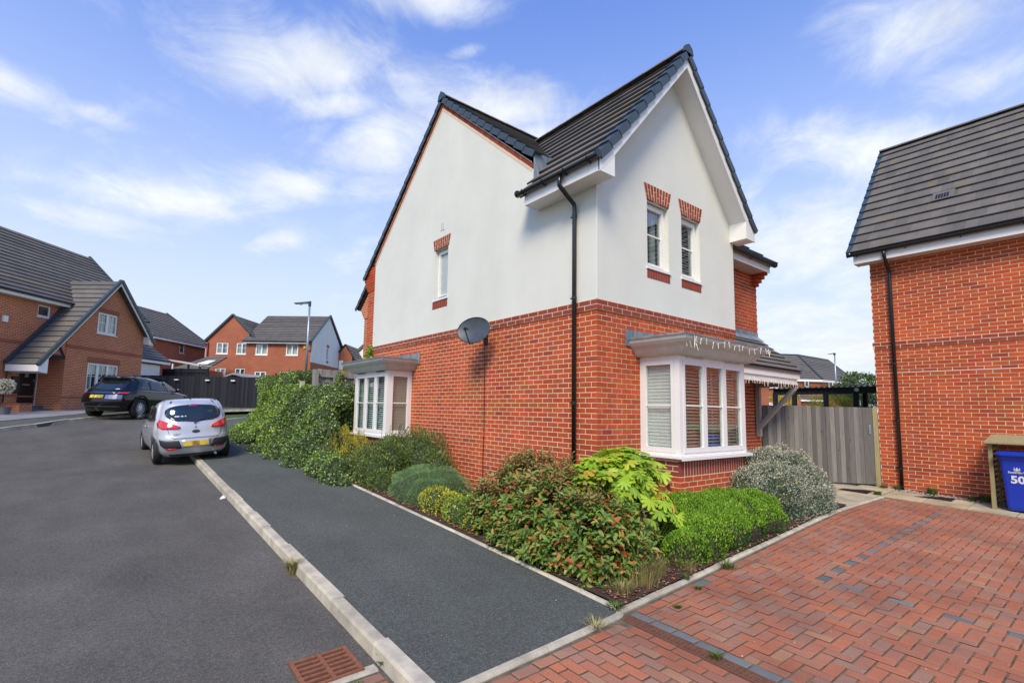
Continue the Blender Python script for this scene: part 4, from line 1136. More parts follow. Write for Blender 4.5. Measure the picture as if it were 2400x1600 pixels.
# front door in shade under the porch
mb = MB(); mb.wbox(WG, 4.35, 5.3, .10, 2.18, .0, .03); mb.build('front_door', MT['black'], H)
mb = MB(); mb.wbox(WG, 4.28, 4.35, .08, 2.25, .0, .05); mb.wbox(WG, 5.3, 5.37, .08, 2.25, .0, .05); mb.wbox(WG, 4.28, 5.37, 2.18, 2.25, .0, .05); mb.build('door_frame', MT['white'], H)
# ---------------- box bay windows
def bay(W, u0, u1, dep, z0, z1, lab, near, slats, slats_side, cmat, wid=1.0):
    """W: wall frame; the bay runs u0..u1 and stands 'dep' proud"""
    fr = MB(); P = W.p; pw = .085
    for (a, b) in ((u0, u0 + pw), (u1 - pw, u1)): fr.wbox(W, a, b, z0, z1, dep - pw, dep)
    fr.wbox(W, u0 + pw, u1 - pw, z0, z0 + .05, dep - .07, dep - .006); fr.wbox(W, u0 + pw, u1 - pw, z1 - .075, z1, dep - .07, dep - .006)
    for u in (u0, u1 - .06): fr.wbox(W, u, u + .06, z0, z0 + .05, 0, dep - pw); fr.wbox(W, u, u + .06, z1 - .075, z1, 0, dep - pw); fr.wbox(W, u + .002, u + .058, z0 + .05, z1 - .075, .0, .05)
    f = fr.build('bay_window', MT['white_frame'], H)
    # front lights
    n = 3; a0, a1 = u0 + pw, u1 - pw; w = (a1 - a0) / n; b0, b1 = z0 + .05, z1 - .075; s = .055
    def light(W2, ga, gb, d, bz0, bz1, s=s):
        mb = MB(); g_ = .004
        mb.wbox(W2, ga + g_, gb - g_, bz1 - s, bz1, d - .055, d); mb.wbox(W2, ga + g_, gb - g_, bz0, bz0 + s * 1.25, d - .055, d)
        mb.wbox(W2, ga + g_, ga + s, bz0 + s * 1.25, bz1 - s, d - .055, d); mb.wbox(W2, gb - s, gb - g_, bz0 + s * 1.25, bz1 - s, d - .055, d)
        mb.build('sash', MT['white_frame'], f)
        mb = MB(); mb.wbox(W2, ga + s, gb - s, bz0 + s * 1.25, bz1 - s, d - .035, d - .029); mb.build('pane', MT['glass'], f)
        mb = MB(); zc = (bz0 + bz1) / 2 + .015; mb.wbox(W2, ga + s, gb - s, zc - .011, zc + .011, d - .030, d - .012); mb.build('glazing_bar', MT['white_frame'], f)
    for i in range(n): light(W, a0 + i * w, a0 + (i + 1) * w, dep + .006, b0, b1)
    # side lights
    near_side = Wall(P(u0, 0)[:2], tuple(W.n[:2]), tuple(-W.u[:2])) ; far_side = Wall(P(u1, 0)[:2], tuple(W.n[:2]), tuple(W.u[:2]))
    for W2 in (near_side, far_side): light(W2, .05, dep - pw, .006, b0, b1)
    # trickle vents
    for q in (a0 + .1, a1 - .1 - w * .75):
        mb = MB(); mb.wbox(W, q, q + w * .75, z1 - .022, z1 - .005, dep - .006, dep + .02); mb.build('trickle_vent', MT['black'] if cmat != 'cornice' else MT['cornice_grey'], f)
    # sill
    o = .07
    mb = MB(); mb.wbox(W, u0 - o, u1 + o, z0 - .028, z0 - .003, -.0, dep + o); mb.wbox(W, u0 - o, u1 + o, z0 - .05, z0 - .028, dep + o - .012, dep + o); mb.build('window_sill', MT['white'], f)
    # blinds
    mb = MB(); st = .050; z = b0 + .03
    while z < b1 - .03:
        za, zb = z, z + st * .60
        mb.poly([P(u0 + .12, za, dep - .10), P(u1 - .12, za, dep - .10), P(u1 - .12, zb, dep - .135), P(u0 + .12, zb, dep - .135)]); z += st
    mb.build('blind', MT[slats], f)
    mb = MB(); z = b0 + .03
    while z < b1 - .03:
        mb.poly([near_side.p(.04, z, -.075), near_side.p(dep - .16, z, -.075), near_side.p(dep - .16, z + st * .98, -.083), near_side.p(.04, z + st * .98, -.083)]); z += st
    mb.build('blind', MT[slats_side], f)
    mb = MB(); mb.wbox(W, u0 + .10, u1 - .10, z0, z0 + .01, -.8, dep - .08); mb.wbox(W, u0 + .1, u1 - .1, z1 - .02, z1 - .01, -.8, dep - .08); mb.wbox(W, u0 - .1, u1 + .1, z0 - .3, z1, -.85, -.8); mb.build('room', MT['blackish'], f)
    # cornice and lead flat roof
    ov = .33
    prof = [(.03, 0), (.10, .02), (.13, .05), (.155, .085), (.17, .11), (.235, .155), (.27, .20), (.285, .25)]
    mb = MB()
    rings = []
    for (oo, hh) in prof:
        rings.append([P(u0 - oo, z1 + hh, -.0), P(u0 - oo, z1 + hh, dep + oo), P(u1 + oo, z1 + hh, dep + oo), P(u1 + oo, z1 + hh, .0)])
    for a_, b_ in zip(rings[:-1], rings[1:]):
        for k in range(3): mb.poly([a_[k], a_[k + 1], b_[k + 1], b_[k]])
    mb.poly(rings[0]); mb.build('cornice', MT[cmat], f)
    mb = MB(); hh = z1 + .25; o2 = .30
    mb.hexa([P(u0 - o2, hh, 0), P(u1 + o2, hh, 0), P(u1 + o2, hh, dep + o2), P(u0 - o2, hh, dep + o2), P(u0 - o2, hh + .035, 0), P(u1 + o2, hh + .035, 0), P(u1 + o2, hh + .022, dep + o2), P(u0 - o2, hh + .022, dep + o2)])
    mb.build('bay_roof', MT['lead'], f)
    mb = MB(); mb.prism([P(u0 - .36, 2.66, .006), P(u0 - .36, 2.91, .006), P(u1 + .30, 2.91, .006), P(u1 + .34, 2.66, .006)], tuple(W.n * .012)); mb.build('lead_flashing', MT['lead'], f)
    # brick base
    mb = MB(); e = .003
    mb.wbox(W, u0 + e, u1 - e, -.4, z0 - .03, -.05, dep - .012 - e); bw = mb.build('bay_wall', MT['mortar'], H)
    Pb = Pieces(BV, BF); Ps = Pieces(BV, BF)
    WB = Wall(P(0, 0, dep - .012)[:2], tuple(W.u[:2]), tuple(W.n[:2]))
    zt = z0 - .05
    zr = zt - .225 - .004
    rows = int(round((zr - ZB) / .075)); zst = zr - rows * .075
    sg = 1
    lay_bricks(Pb, WB, lambda z: (u0 + .0015, u1), zst, zr - .004, (), 0, (u0 % .225), 0)
    NS = Wall(P(u0, 0)[:2], tuple(W.n[:2]), tuple(-W.u[:2])); FS = Wall(P(u1, 0)[:2], tuple(W.n[:2]), tuple(W.u[:2]))
    for W2 in (NS, FS): lay_bricks(Pb, W2, lambda z: (.0, dep - .012), zst, zr - .004, (), -.0005, dep - .012, 1)
    Ps.add(WB.p(u0 + .0015, zr, 0), WB.u * .10, -WB.n * .03, np.array([0, 0, .215])); Ps.add(WB.p(u1 - .1, zr, 0), WB.u * .10, -WB.n * .03, np.array([0, 0, .215]))
    soldiers(Ps, WB, u0 + .115, u1 - .11, zr, zr + .222, .0, jt=.014)
    for W2 in (NS, FS): lay_bricks(Ps, W2, lambda z: (.0, dep - .013), zr, zr + .2, (), -.0005, dep - .012, 0)
    Pb.build('brick', MT['brick'], bw, 200); Ps.build('brick', MT['brick_dark'], bw, 60)
    return f
fb = bay(WF, 1.00, 2.93, .67, 1.04, 2.50, '', 0, 'blind', 'blind_pale', 'cornice')
sb = bay(WS, 5.50, 7.35, .61, 1.04, 2.50, '', 0, 'shutter', 'blind', 'cornice_grey')
allp = PB.ms
PB.build('brick', MT['brick'], hb, 260)
PD.build('brick', MT['brick_dark'], hb, 140)
# efflorescence below the string course is left to the brick weathering
# rear wing just showing past the corner
mb = MB()
mb.box(.6, 4.5, 8.2, 9.85, -.2, 4.6); rw = mb.build('rear_wing_wall', MT['brick_left'], H)
mb = MB(); mb.prism([(.58, 8.2, 4.4), (.58, 9.85, 4.4), (.58, 10.12, 4.72), (.58, 8.2, 6.2)], (.06, 0, 0)); mb.build('corbel', MT['brick_left'], H)
mb = MB(); course_roof(mb, (.55, 10.35, 4.78), (4.6, 10.35, 4.78), (.55, 8.2, 6.6), (4.6, 8.2, 6.6), 8, .04); mb.build('rear_wing_roof', MT['tile'], H)
verge((.54, 10.40, 4.76), (.54, 8.6, 6.28), (-1, 0, 0), (0, .64, .77), 8, parent=rw, w=.12)
# ---------------- satellite dish and its cable
sdish = thing('satellite_dish', (0, 2.62, 3.0), 'dark grey oval satellite dish fixed to the side wall at the brick band', 'satellite dish')
cdir = np.array([-.86, -.42, .22]); cdir /= np.linalg.norm(cdir)
cc0 = np.array([-.36, 2.52, 3.06]); s1 = np.cross(cdir, up); s1 /= np.linalg.norm(s1); s2 = np.cross(s1, cdir)
mb = MB(); pts = [cc0 + cdir * .0]; nr, nt_ = 5, 28
for r in range(1, nr + 1):
    for k in range(nt_):
        a = 2 * math.pi * k / nt_; q = r / nr
        pts.append(cc0 + s1 * math.cos(a) * .335 * q + s2 * math.sin(a) * .245 * q + cdir * .055 * q * q)
fs = [(0, 1 + k, 1 + (k + 1) % nt_) for k in range(nt_)]
for r in range(nr - 1):
    for k in range(nt_): fs.append((1 + r * nt_ + k, 1 + (r + 1) * nt_ + k, 1 + (r + 1) * nt_ + (k + 1) % nt_, 1 + r * nt_ + (k + 1) % nt_))
mb.add(pts, fs); MT['dish'] = simple('dark_grey_mesh_dish', (.050, .062, .075), .42, var=.2, nscale=9)
mb.build('dish_reflector', MT['dish'], sdish, smooth=True)
mb = MB(); mb.tube([pts[1 + (nr - 1) * nt_ + k] for k in range(nt_)] + [pts[1 + (nr - 1) * nt_]], .008, 5); mb.build('dish_rim', MT['black'], sdish)
mb = MB(); mb.tube([cc0 - s2 * .24, cc0 - s2 * .30 + cdir * .12, cc0 - s2 * .10 + cdir * .36], .011, 6); mb.tube([cc0 - s2 * .10 + cdir * .36, cc0 - s2 * .07 + cdir * .28], [.03, .022], 8); mb.build('feed_arm', MT['black'], sdish)
mb = MB(); mb.tube([cc0 - cdir * .02, (-.10, 2.66, 2.98), (.0, 2.66, 2.98)], .022, 8); mb.box(-.02, .0, 2.60, 2.72, 2.86, 3.10); mb.build('wall_bracket', MT['black'], sdish)
cb_ = MB(); cb_.tube([(-.03, 2.665, 2.93), (-.012, 2.668, 2.0), (-.012, 2.66, 1.2), (-.012, 2.672, .82), (-.012, 2.66, .2)], .008, 5)
o = cb_.build('dish_cable', MT['black'], None); tag(o, 'thin black cable running down the brick side wall from the dish', 'cable')
# icicle fairy lights along the front bay cornice and the porch
MT['wire'] = simple('clear_cable', (.55, .55, .5), .5); MT['bulb'] = simple('clear_plastic_tube', (.78, .76, .66), .3)
def fairy(lab, path, drop, n):
    t = thing('fairy_lights', path[0], lab, 'fairy lights')
    path = [np.array(p, float) for p in path]
    w = MB(); fine = []
    for a, b in zip(path[:-1], path[1:]):
        for k in range(8):
            q = a + (b - a) * k / 8; fine.append(q + np.array([0, 0, -.02 * math.sin(k / 8 * math.pi * 2.0) - random.uniform(0, .015)]))
    fine.append(path[-1]); w.tube(fine, .003, 4); w.build('wire', MT['wire'], t)
    for k in range(n):
        q = fine[int(k * (len(fine) - 1) / (n - 1 or 1))]; d = np.array([random.uniform(-.03, .03), random.uniform(-.02, .01), -drop * random.uniform(.6, 1.1)])
        m_ = MB(); m_.tube([q, q + d * .3], .008, 6); m_.tube([q + d * .3, q + d], .0045, 5); m_.build('icicle_bulb', MT['bulb'], t)
zc = 2.50
fairy('string of clear icicle fairy lights looped along the cream bay cornice', [(.80, -.86, 2.73), (.98, -.955, 2.64), (.88, -.97, 2.76), (1.4, -.975, 2.70), (1.9, -.975, 2.74), (2.4, -.975, 2.70), (3.05, -.975, 2.75), (3.22, -.97, 2.72)], .10, 24)
fairy('string of icicle fairy lights hanging under the small porch roof', [(3.4, -.345, 2.37), (4.2, -.345, 2.34), (5.0, -.345, 2.36), (5.9, -.345, 2.34)], .12, 26)
# broken bits of red and white wrapping left on the bay roof
# ------------------------------------------------------------------ neighbour on the right
XN = 7.744
NB = thing('neighbour_house', (XN, -1.2, 0), 'plain red brick side of the neighbouring house with grey tiled roof at the right edge', 'house')
WN = Wall((XN, -1.20), (0, -1), (-1, 0))     # u runs towards the camera
LN = 6.8
mb = MB()
mb.wbox(WN, .004, LN, -.5, 5.2, -.3, -.006)
mb.poly([(XN + .01, -1.206, -.5), (XN + 6, -1.206, -.5), (XN + 6, -1.206, 5.2), (XN + 2.6, -1.206, 8.4), (XN + .01, -1.206, 5.2)])
mb.wbox(WN, -.015, LN, 3.132, 3.286, -.01, .013)
nb = mb.build('brick_wall', MT['mortar'], NB, recalc=False)
PB = Pieces(BV, BF); PD = Pieces(BV, BF)
s0 = .02
zb = -.087
k3 = round((3.138 - zb) / .075)
zb = 3.138 - k3 * .075
lay_bricks(PB, WN, lambda z: (.0, LN), zb, 3.13, (), 0, s0, k3 % 2)
lay_bricks(PD, WN, lambda z: (-.02, LN), 3.138, 3.284, (), .018, s0, 0)
lay_bricks(PB, WN, lambda z: (.0, LN), 3.288, 5.12, (), 0, s0, 0)
# darker plinth course replaces one row
PD2 = Pieces(BV, BF); keep = []
for m in PB.ms:
    z = m[2, 3]
    (PD2.ms if abs(z - (3.138 - 34 * .075)) < .01 or z < .17 else keep).append(m)
PB.ms = keep
PB.build('brick', MT['brick'], nb, 280); PD.build('brick', MT['brick_dark'], nb, 50); PD2.build('brick', MT['brick_dark'], nb, 50)
mb = MB(); mb.wbox(WN, .0, LN, 2.607, 2.617, -.01, .003); mb.build('movement_joint_strip', MT['white'], NB)
# gable end (towards the main house) and roof
SLN = math.atan(1.15)
TN = Pieces(CUBE_V, CUBE_F)
x_e, z_e = XN - .36, 5.28; Lr = 2.96 / math.cos(SLN)
lay_tiles(TN, np.array([x_e, -.93, z_e]), np.array([0, -1.0, 0]), np.array([math.cos(SLN), 0, math.sin(SLN)]), np.array([-math.sin(SLN), 0, math.cos(SLN)]), Lr, .325, lambda v: (.04, LN + .2), w=.19)
dk = MB(); xr = x_e + 2.96; zr = z_e + 2.96 * 1.15
dk.prism([(x_e, -.95, z_e - .02), (x_e, -8, z_e - .02), (xr, -8, zr - .02), (xr, -.95, zr - .02)], (0, 0, -.05)); dk.prism([(xr, -.95, zr - .02), (xr, -8, zr - .02), (xr + 3, -8, z_e), (xr + 3, -.95, z_e)], (0, 0, -.05))
nroof = dk.build('roof', MT['tile'], NB)
TN.build('roof_tile', MT['tile'], nroof, 300)
verge((x_e, -.93, z_e - .01), (xr, -.93, zr - .01), (0, 1, 0), (-math.sin(SLN), 0, math.cos(SLN)), 14, w=.10, h=.08, parent=nroof)
ridge((xr, -.90, zr + .02), (xr, -8, zr + .02), 16, nroof)
mb = MB(); mb.box(x_e + .045, x_e + .067, -8, -1.02, 5.03, 5.25); mb.box(x_e + .045, XN, -1.02, -1.0, 5.03, 5.30); mb.build('fascia', MT['white'], nroof)
mb = MB(); mb.box(x_e + .067, XN - .002, -8, -1.02, 5.035, 5.05); mb.build('soffit', MT['white'], nroof)
gutter(nroof, (x_e - .015, -.90, 5.245), (x_e - .015, -8, 5.245), (-1, 0, 0), brackets=9)
downpipe(nroof, [(x_e - .015, -1.56, 5.20), (x_e - .015, -1.56, 5.10), (x_e + .06, -1.56, 5.03), (XN - .12, -1.56, 4.86), (XN - .068, -1.56, 4.80), (XN - .068, -1.56, 4.70), (XN - .068, -1.56, .14)], clips=[(XN - .068, -1.56, 2.8), (XN - .068, -1.56, 1.6), (XN - .068, -1.56, .62)])
# roof vent tile
q = np.array([x_e, -.93, z_e]) + np.array([math.cos(SLN), 0, math.sin(SLN)]) * 1.30 + np.array([0, -1.30, 0]); nn = np.array([-math.sin(SLN), 0, math.cos(SLN)]); ss = np.array([math.cos(SLN), 0, math.sin(SLN)])
mb = MB(); a = np.array([0, -1.0, 0])
P8 = lambda b0, b1, v0, v1, h0, h1: [q + a * b0 + ss * v0 + nn * h0, q + a * b1 + ss * v0 + nn * h0, q + a * b1 + ss * v1 + nn * h0, q + a * b0 + ss * v1 + nn * h0, q + a * b0 + ss * v0 + nn * h1, q + a * b1 + ss * v0 + nn * h1, q + a * b1 + ss * v1 + nn * h1, q + a * b0 + ss * v1 + nn * h1]
mb.hexa(P8(0, .36, 0, .3, .02, .05)); vt = mb.build('vent_tile', MT['tile'], nroof)
mb = MB()
for i in range(5): mb.hexa(P8(.06 + i * .045, .09 + i * .045, .05, .20, .05, .062))
mb.build('vent_slot', MT['black'], vt)
# chalky splash marks low on the wall
# ------------------------------------------------------------------ gate and boarded fence
def boards(parent, a, b, z0f, z1, n, mat, name='fence_board', over=.012, t=.018, top_j=.004, gap=.007, clip=None):
    a, b = np.array(a, float), np.array(b, float); d = (b - a) / n; dn = d / np.linalg.norm(d); nn = np.array([dn[1], -dn[0]])
    W = Wall(a, dn, nn); w = np.linalg.norm(d)
    for i in range(n):
        mb = MB(); q = a + d * (i + .5); zt = z1(i / n) if callable(z1) else z1
        zt += random.uniform(-top_j, top_j); o_ = random.uniform(0, .004) + (over if i % 2 else 0)
        e = .008 if i % 2 == 0 else -.003
        mb.wbox(W, i * w - e, (i + 1) * w + e, z0f(q[0], q[1]) + .03, zt, -t + o_, o_)
        mb.build(name, MT[mat], parent)
    return W
A0, A1 = (6.235, .515), (7.70, -1.17)
va = np.array(A1) - np.array(A0); split = np.array(A0) + va * .52
fe = thing('side_fence', (A0[0], A0[1], g(*A0)), 'weathered grey close-boarded fence panel beside the corner house', 'fence')
boards(fe, A0, split, lambda x, y: g(x, y), 1.885, 13, 'grey_wood')
dn = va / np.linalg.norm(va); nnv = np.array([dn[1], -dn[0]])
Wg = Wall(A0, dn, nnv)
mb = MB(); mb.wbox(Wg, 0, 1.18, .45, .54, -.06, -.02); mb.wbox(Wg, 0, 1.18, 1.55, 1.64, -.06, -.02); mb.build('rail', MT['grey_wood'], fe)
mb = MB(); mb.wbox(Wg, -.03, .0, .05, 1.86, -.05, .01); mb.build('edge_strip', MT['drain'], fe)
ga = thing('side_gate', (split[0], split[1], g(*split)), 'weathered grey boarded garden gate with a small bolt against the neighbouring wall', 'gate')
boards(ga, split + dn * .008, np.array(A1) - dn * .07, lambda x, y: g(x, y) + .02, 1.87, 11, 'grey_wood', 'gate_board')
mb = MB(); Lg = np.linalg.norm(va); mb.wbox(Wg, Lg * .52 + .02, Lg - .08, .40, .50, -.06, -.02); mb.wbox(Wg, Lg * .52 + .02, Lg - .08, 1.5, 1.6, -.06, -.02); mb.build('rail', MT['grey_wood'], ga)
mb = MB(); mb.wbox(Wg, Lg - .062, Lg + .03, g(*A1), 1.86, -.05, .02); mb.build('gate_post', MT['green_wood'], ga)
mb = MB(); mb.wbox(Wg, Lg - .15, Lg - .11, 1.30, 1.50, .016, .022); mb.wbox(Wg, Lg - .145, Lg - .115, 1.36, 1.38, .022, .03); mb.wbox(Wg, Lg - .145, Lg - .115, 1.43, 1.45, .022, .03); mb.build('bolt', MT['grey_metal'], ga)
# ------------------------------------------------------------------ wheelie bin in its slatted store
zg_ = g(7.3, -3.2)
st = thing('bin_store', (7.3, -3.3, zg_), 'pale timber slatted bin store against the neighbouring brick wall', 'bin store')
mb = MB(); mb.hexa([(6.88, -4.4, 1.235), (7.70, -4.4, 1.36), (7.70, -2.93, 1.36), (6.88, -2.93, 1.235), (6.88, -4.4, 1.26), (7.70, -4.4, 1.385), (7.70, -2.93, 1.385), (6.88, -2.93, 1.26)]); mb.build('roof_board', MT['green_wood'], st)
for x in (6.98, 7.62):
    mb = MB(); mb.box(x, x + .055, -3.02, -2.965, zg_ - .03, 1.235 + (x - 6.88) * .15); mb.build('post', MT['green_wood'], st)
z = zg_ + .06
while z < 1.22:
    mb = MB(); mb.box(7.035, 7.62, -2.995, -2.975, z, z + .045); mb.build('slat', MT['green_wood'], st); z += .092
mb = MB(); mb.box(6.98, 7.035, -4.4, -4.345, zg_ - .03, 1.23); mb.build('post', MT['green_wood'], st)
bn = thing('wheelie_bin', (7.2, -3.35, zg_), 'blue wheelie bin with white crest and number, standing in the slatted store', 'wheelie bin')
MT['bin_blue'] = simple('blue_bin_plastic', (.010, .040, .42), .38, var=.05, nscale=20)
MT['bin_white'] = simple('white_bin_print', (.72, .74, .78), .5)
def rr_ring(cx, cy, z, hx, hy, r, n=4):
    pts = []
    for (sx, sy, a0) in ((1, 1, 0), (-1, 1, 90), (-1, -1, 180), (1, -1, 270)):
        for k in range(n + 1):
            a = math.radians(a0 + 90 * k / n); pts.append((cx + sx * (hx - r) + r * math.cos(a), cy + sy * (hy - r) + r * math.sin(a), z))
    return pts
def loft(mb, rings, mi=0, cap=True):
    n = len(rings[0]); b = len(mb.v); pts = [p for r in rings for p in r]
    fs = [(i * n + k, i * n + (k + 1) % n, (i + 1) * n + (k + 1) % n, (i + 1) * n + k) for i in range(len(rings) - 1) for k in range(n)]
    if cap: fs += [tuple(range(n))[::-1], tuple(range((len(rings) - 1) * n, len(rings) * n))]
    mb.add(pts, fs, mi)
by = -3.375; bx = 7.16
mb = MB(); loft(mb, [rr_ring(bx + .03, by, zg_ + .03, .22, .215, .05), rr_ring(bx + .02, by, zg_ + .10, .235, .225, .05), rr_ring(bx, by, zg_ + .88, .29, .265, .05), rr_ring(bx, by, zg_ + .90, .31, .285, .05), rr_ring(bx, by, zg_ + .95, .31, .285, .05)])
mb.build('bin_body', MT['bin_blue'], bn)
mb = MB(); loft(mb, [rr_ring(bx - .02, by, zg_ + .955, .345, .305, .06), rr_ring(bx - .02, by, zg_ + .985, .35, .31, .06), rr_ring(bx - .0, by, zg_ + 1.01, .31, .30, .06), rr_ring(bx + .02, by, zg_ + 1.03, .24, .24, .06)]); mb.build('bin_lid', MT['bin_blue'], bn)
mb = MB(); mb.tube([(bx + .30, by - .25, zg_ + 1.0), (bx + .36, by - .25, zg_ + 1.0), (bx + .36, by + .25, zg_ + 1.0), (bx + .30, by + .25, zg_ + 1.0)], .015, 8); mb.build('bin_handle', MT['bin_blue'], bn)
for s in (-1, 1):
    mb = MB(); mb.tube([(bx + .25, by + s * .22, zg_ + .1), (bx + .25, by + s * .27, zg_ + .1)], .10, 16); mb.build('wheel', MT['black'], bn)
def text_mesh(name, txt, size, mat, parent, Mx, extr=.001, bold=0.0, sx=1.0):
    cu = bpy.data.curves.new(name, 'FONT'); cu.body = txt; cu.size = size; cu.extrude = extr; cu.offset = bold; cu.align_x = 'CENTER'; cu.resolution_u = 3
    tmp = bpy.data.objects.new('tmp', cu); COL.objects.link(tmp)
    dg = bpy.context.evaluated_depsgraph_get(); me = bpy.data.meshes.new_from_object(tmp.evaluated_get(dg))
    bpy.data.objects.remove(tmp); me.name = name; me.materials.clear(); me.materials.append(mat)
    Mf = wm(parent).inverted() @ Mx @ Matrix.Diagonal((sx, 1, 1, 1))
    me.transform(Mf); o = bpy.data.objects.new(name, me); link(o, parent); WM[o] = wm(parent); return o
# front face leans: x at height h
fx = lambda h: (bx + .02 - .235) + ((bx - .29) - (bx + .02 - .235)) * (h - .10) / .78 - .003
tilt = math.atan2(((bx + .02 - .235) - (bx - .29)), .78)
def face_m(y, h): return Matrix.Translation((fx(h) - .001, y, zg_ + h)) @ Matrix(((0, 0, -1, 0), (-1, 0, 0, 0), (0, 1, 0, 0), (0, 0, 0, 1))) @ Matrix.Rotation(tilt, 4, 'X')
text_mesh('bin_number', '50', .175, MT['bin_white'], bn, face_m(by + .06, .50), bold=.006)
text_mesh('bin_lettering', 'Stoke-on-Trent', .045, MT['bin_white'], bn, face_m(by + .03, .665), bold=.001)
# coat of arms: shield with supporters, crest and scroll
mb = MB(); Mf = face_m(by + .06, .70); sc = .001
def cp(pts): mb.poly([tuple(Mf @ Vector((x * sc, y * sc, .0015))) for x, y in pts])
cp([(-16, 18), (16, 18), (15, 46), (-15, 46)]); cp([(-16, 18), (0, 6), (16, 18)]); cp([(-10, 50), (10, 50), (6, 62), (-6, 62)]); cp([(-4, 64), (4, 64), (0, 74)])
for s in (-1, 1):
    cp([(s * 20, 10), (s * 30, 14), (s * 34, 40), (s * 27, 52), (s * 20, 38)]); cp([(s * 27, 54), (s * 38, 60), (s * 30, 70)]); cp([(s * 33, 22), (s * 44, 34), (s * 36, 44)])
cp([(-38, 2), (38, 2), (32, -7), (-32, -7)])
mb.build('bin_crest', MT['bin_white'], bn)
# ------------------------------------------------------------------ houses across the road
A49 = math.radians(49.5)
def lroot(name, loc, rz, label, cat, group=None):
    return thing(name, loc, label, cat, rz, group)
class LW:
    """wall frame in the local axes of a rotated thing"""
    pass
def LWall(root, o, u, n):
    Mx = wm(root); R3 = Mx.to_3x3()
    oo = Mx @ Vector((o[0], o[1], 0)); uu = R3 @ Vector((u[0], u[1], 0)); nn = R3 @ Vector((n[0], n[1], 0))
    return Wall((oo.x, oo.y), (uu.x, uu.y), (nn.x, nn.y))
def LP(root):
    Mx = wm(root)
    return lambda x, y, z: tuple(Mx @ Vector((x, y, z)))
def board(mb, pts, ext): mb.prism(pts, ext)
# ---- left house
P0 = (-4.43 + (27 - 25.5) * .604 - .42, 26.75 + 1.5 * .797 + .25)
# point at depth 27 through pixel (322, 960)
def at_depth(px, py, D): return CAMP + (F_ + R_ * ((px - CX) / FPX) - U_ * ((py - CY) / FPX)) * D
q = at_depth(322, 960, 27)
LH = lroot('left_house', (q[0], q[1], 0), A49, 'red brick house across the road with steep gable sweeping down over a black door', 'house')
P = LP(LH)
W0 = LWall(LH, (0, 0), (1, 0), (0, -1)); W1 = LWall(LH, (0, 1.27), (1, 0), (0, -1))
zg0 = .9
gz = lambda s: 7.86 - abs(s + 2.22) * (1.10 if s > -2.22 else 1.18)
mb = MB()
w_up = (-3.05, -1.84, 5.07, 6.13); w_lo = (-3.39, -1.52, 2.20, 3.58)
wall_face(mb, W0, -4.60, 0, zg0, lambda s: gz(s) - .12, [w_up, w_lo], reveal=.1, brk=[-2.22])
mb.poly([P(-4.6, 0, zg0), P(-4.6, 1.27, zg0), P(-4.6, 1.27, 5.0), P(-4.6, 0, 5.0)]); mb.poly([P(0, 0, zg0), P(0, 1.3, zg0), P(0, 1.3, 5.4), P(0, 0, 5.4)])
w_sm = (-4.90, -4.27, 5.54, 6.10)
wall_face(mb, W1, -14, 1.3, zg0, lambda s: 6.42, [w_sm, (-5.42, -4.62, 1.3, 3.46)], reveal=.12)
mb.poly([P(1.3, 1.27, zg0), P(1.3, 9, zg0), P(1.3, 9, 6.4), P(1.3, 5, 10.1), P(1.3, 1.27, 6.4)])
wl = mb.build('wall', MT['brick_left'], LH, recalc=False)
mb = MB()
for W, a, b in ((W0, -4.6, 0), (W1, -14, -4.6)):
    mb.wbox(W, a, b, 4.16, 4.31, -.01, .03)
    mb.wbox(W, a, b, 1.82, 1.90, -.01, .012)
mb.build('brick_band', MT['brick_band'], LH)
mb = MB(); mb.wbox(W0, -3.42, -1.46, 3.60, 3.86, -.01, .012); mb.wbox(W0, -3.1, -1.8, 6.15, 6.36, -.01, .012); mb.build('window_arch', MT['brick_band'], LH)
window(LH, W0, *w_up, d=-.05, lights=2, bars=1, vbar=1, simple_=False, back='curtain', frame=.07)
window(LH, W0, *w_lo, d=-.05, lights=3, bars=1, vbar=1, simple_=False, back='curtain', frame=.07)
window(LH, W1, *w_sm, d=-.05, lights=1, bars=0, glass='glass_dark', simple_=True, back=None, frame=.09)
# door
mb = MB(); mb.wbox(W1, -5.42, -4.62, 1.5, 3.42, -.10, -.05); dr_ = mb.build('front_door', MT['black'], LH)
mb = MB(); mb.wbox(W1, -5.12, -4.95, 2.72, 3.10, -.049, -.04); mb.build('door_pane', MT['grey_metal'], dr_)
mb = MB(); mb.wbox(W1, -5.2, -4.86, 2.36, 2.42, -.049, -.035); mb.build('letter_plate', MT['grey_metal'], dr_)
mb = MB(); mb.wbox(W1, -4.72, -4.68, 2.55, 2.62, -.049, -.0); mb.build('door_handle', MT['grey_metal'], dr_)
mb = MB(); mb.wbox(W1, -4.62, -4.54, 1.46, 3.50, -.10, .02); mb.wbox(W1, -5.42, -4.54, 3.42, 3.50, -.10, .02); mb.build('door_frame', MT['white'], LH)
mb = MB(); mb.wbox(W1, -5.75, -5.45, 2.0, 2.72, .0, .12); mb.build('meter_box', MT['black'], LH)
mb = MB(); mb.wbox(W1, -6.42, -6.22, 5.02, 5.28, .0, .08); mb.build('alarm_box', MT['white'], LH)
mb = MB(); mb.wbox(W1, -4.46, -4.38, 3.0, 3.18, .0, .12); mb.build('porch_lamp', MT['black'], LH)
mb = MB(); mb.wbox(W1, -4.50, -4.40, 1.60, 1.70, .0, .10); mb.build('outside_socket', MT['grey_metal'], LH)
# steps
mb = MB(); mb.wbox(W1, -5.5, -4.1, 1.0, 1.46, .0, .45); mb.build('step', MT['paver_grey'], LH)
mb = MB(); mb.wbox(W1, -5.7, -3.6, 1.0, 1.31, .45, .9); mb.build('step', MT['paver_grey'], LH)
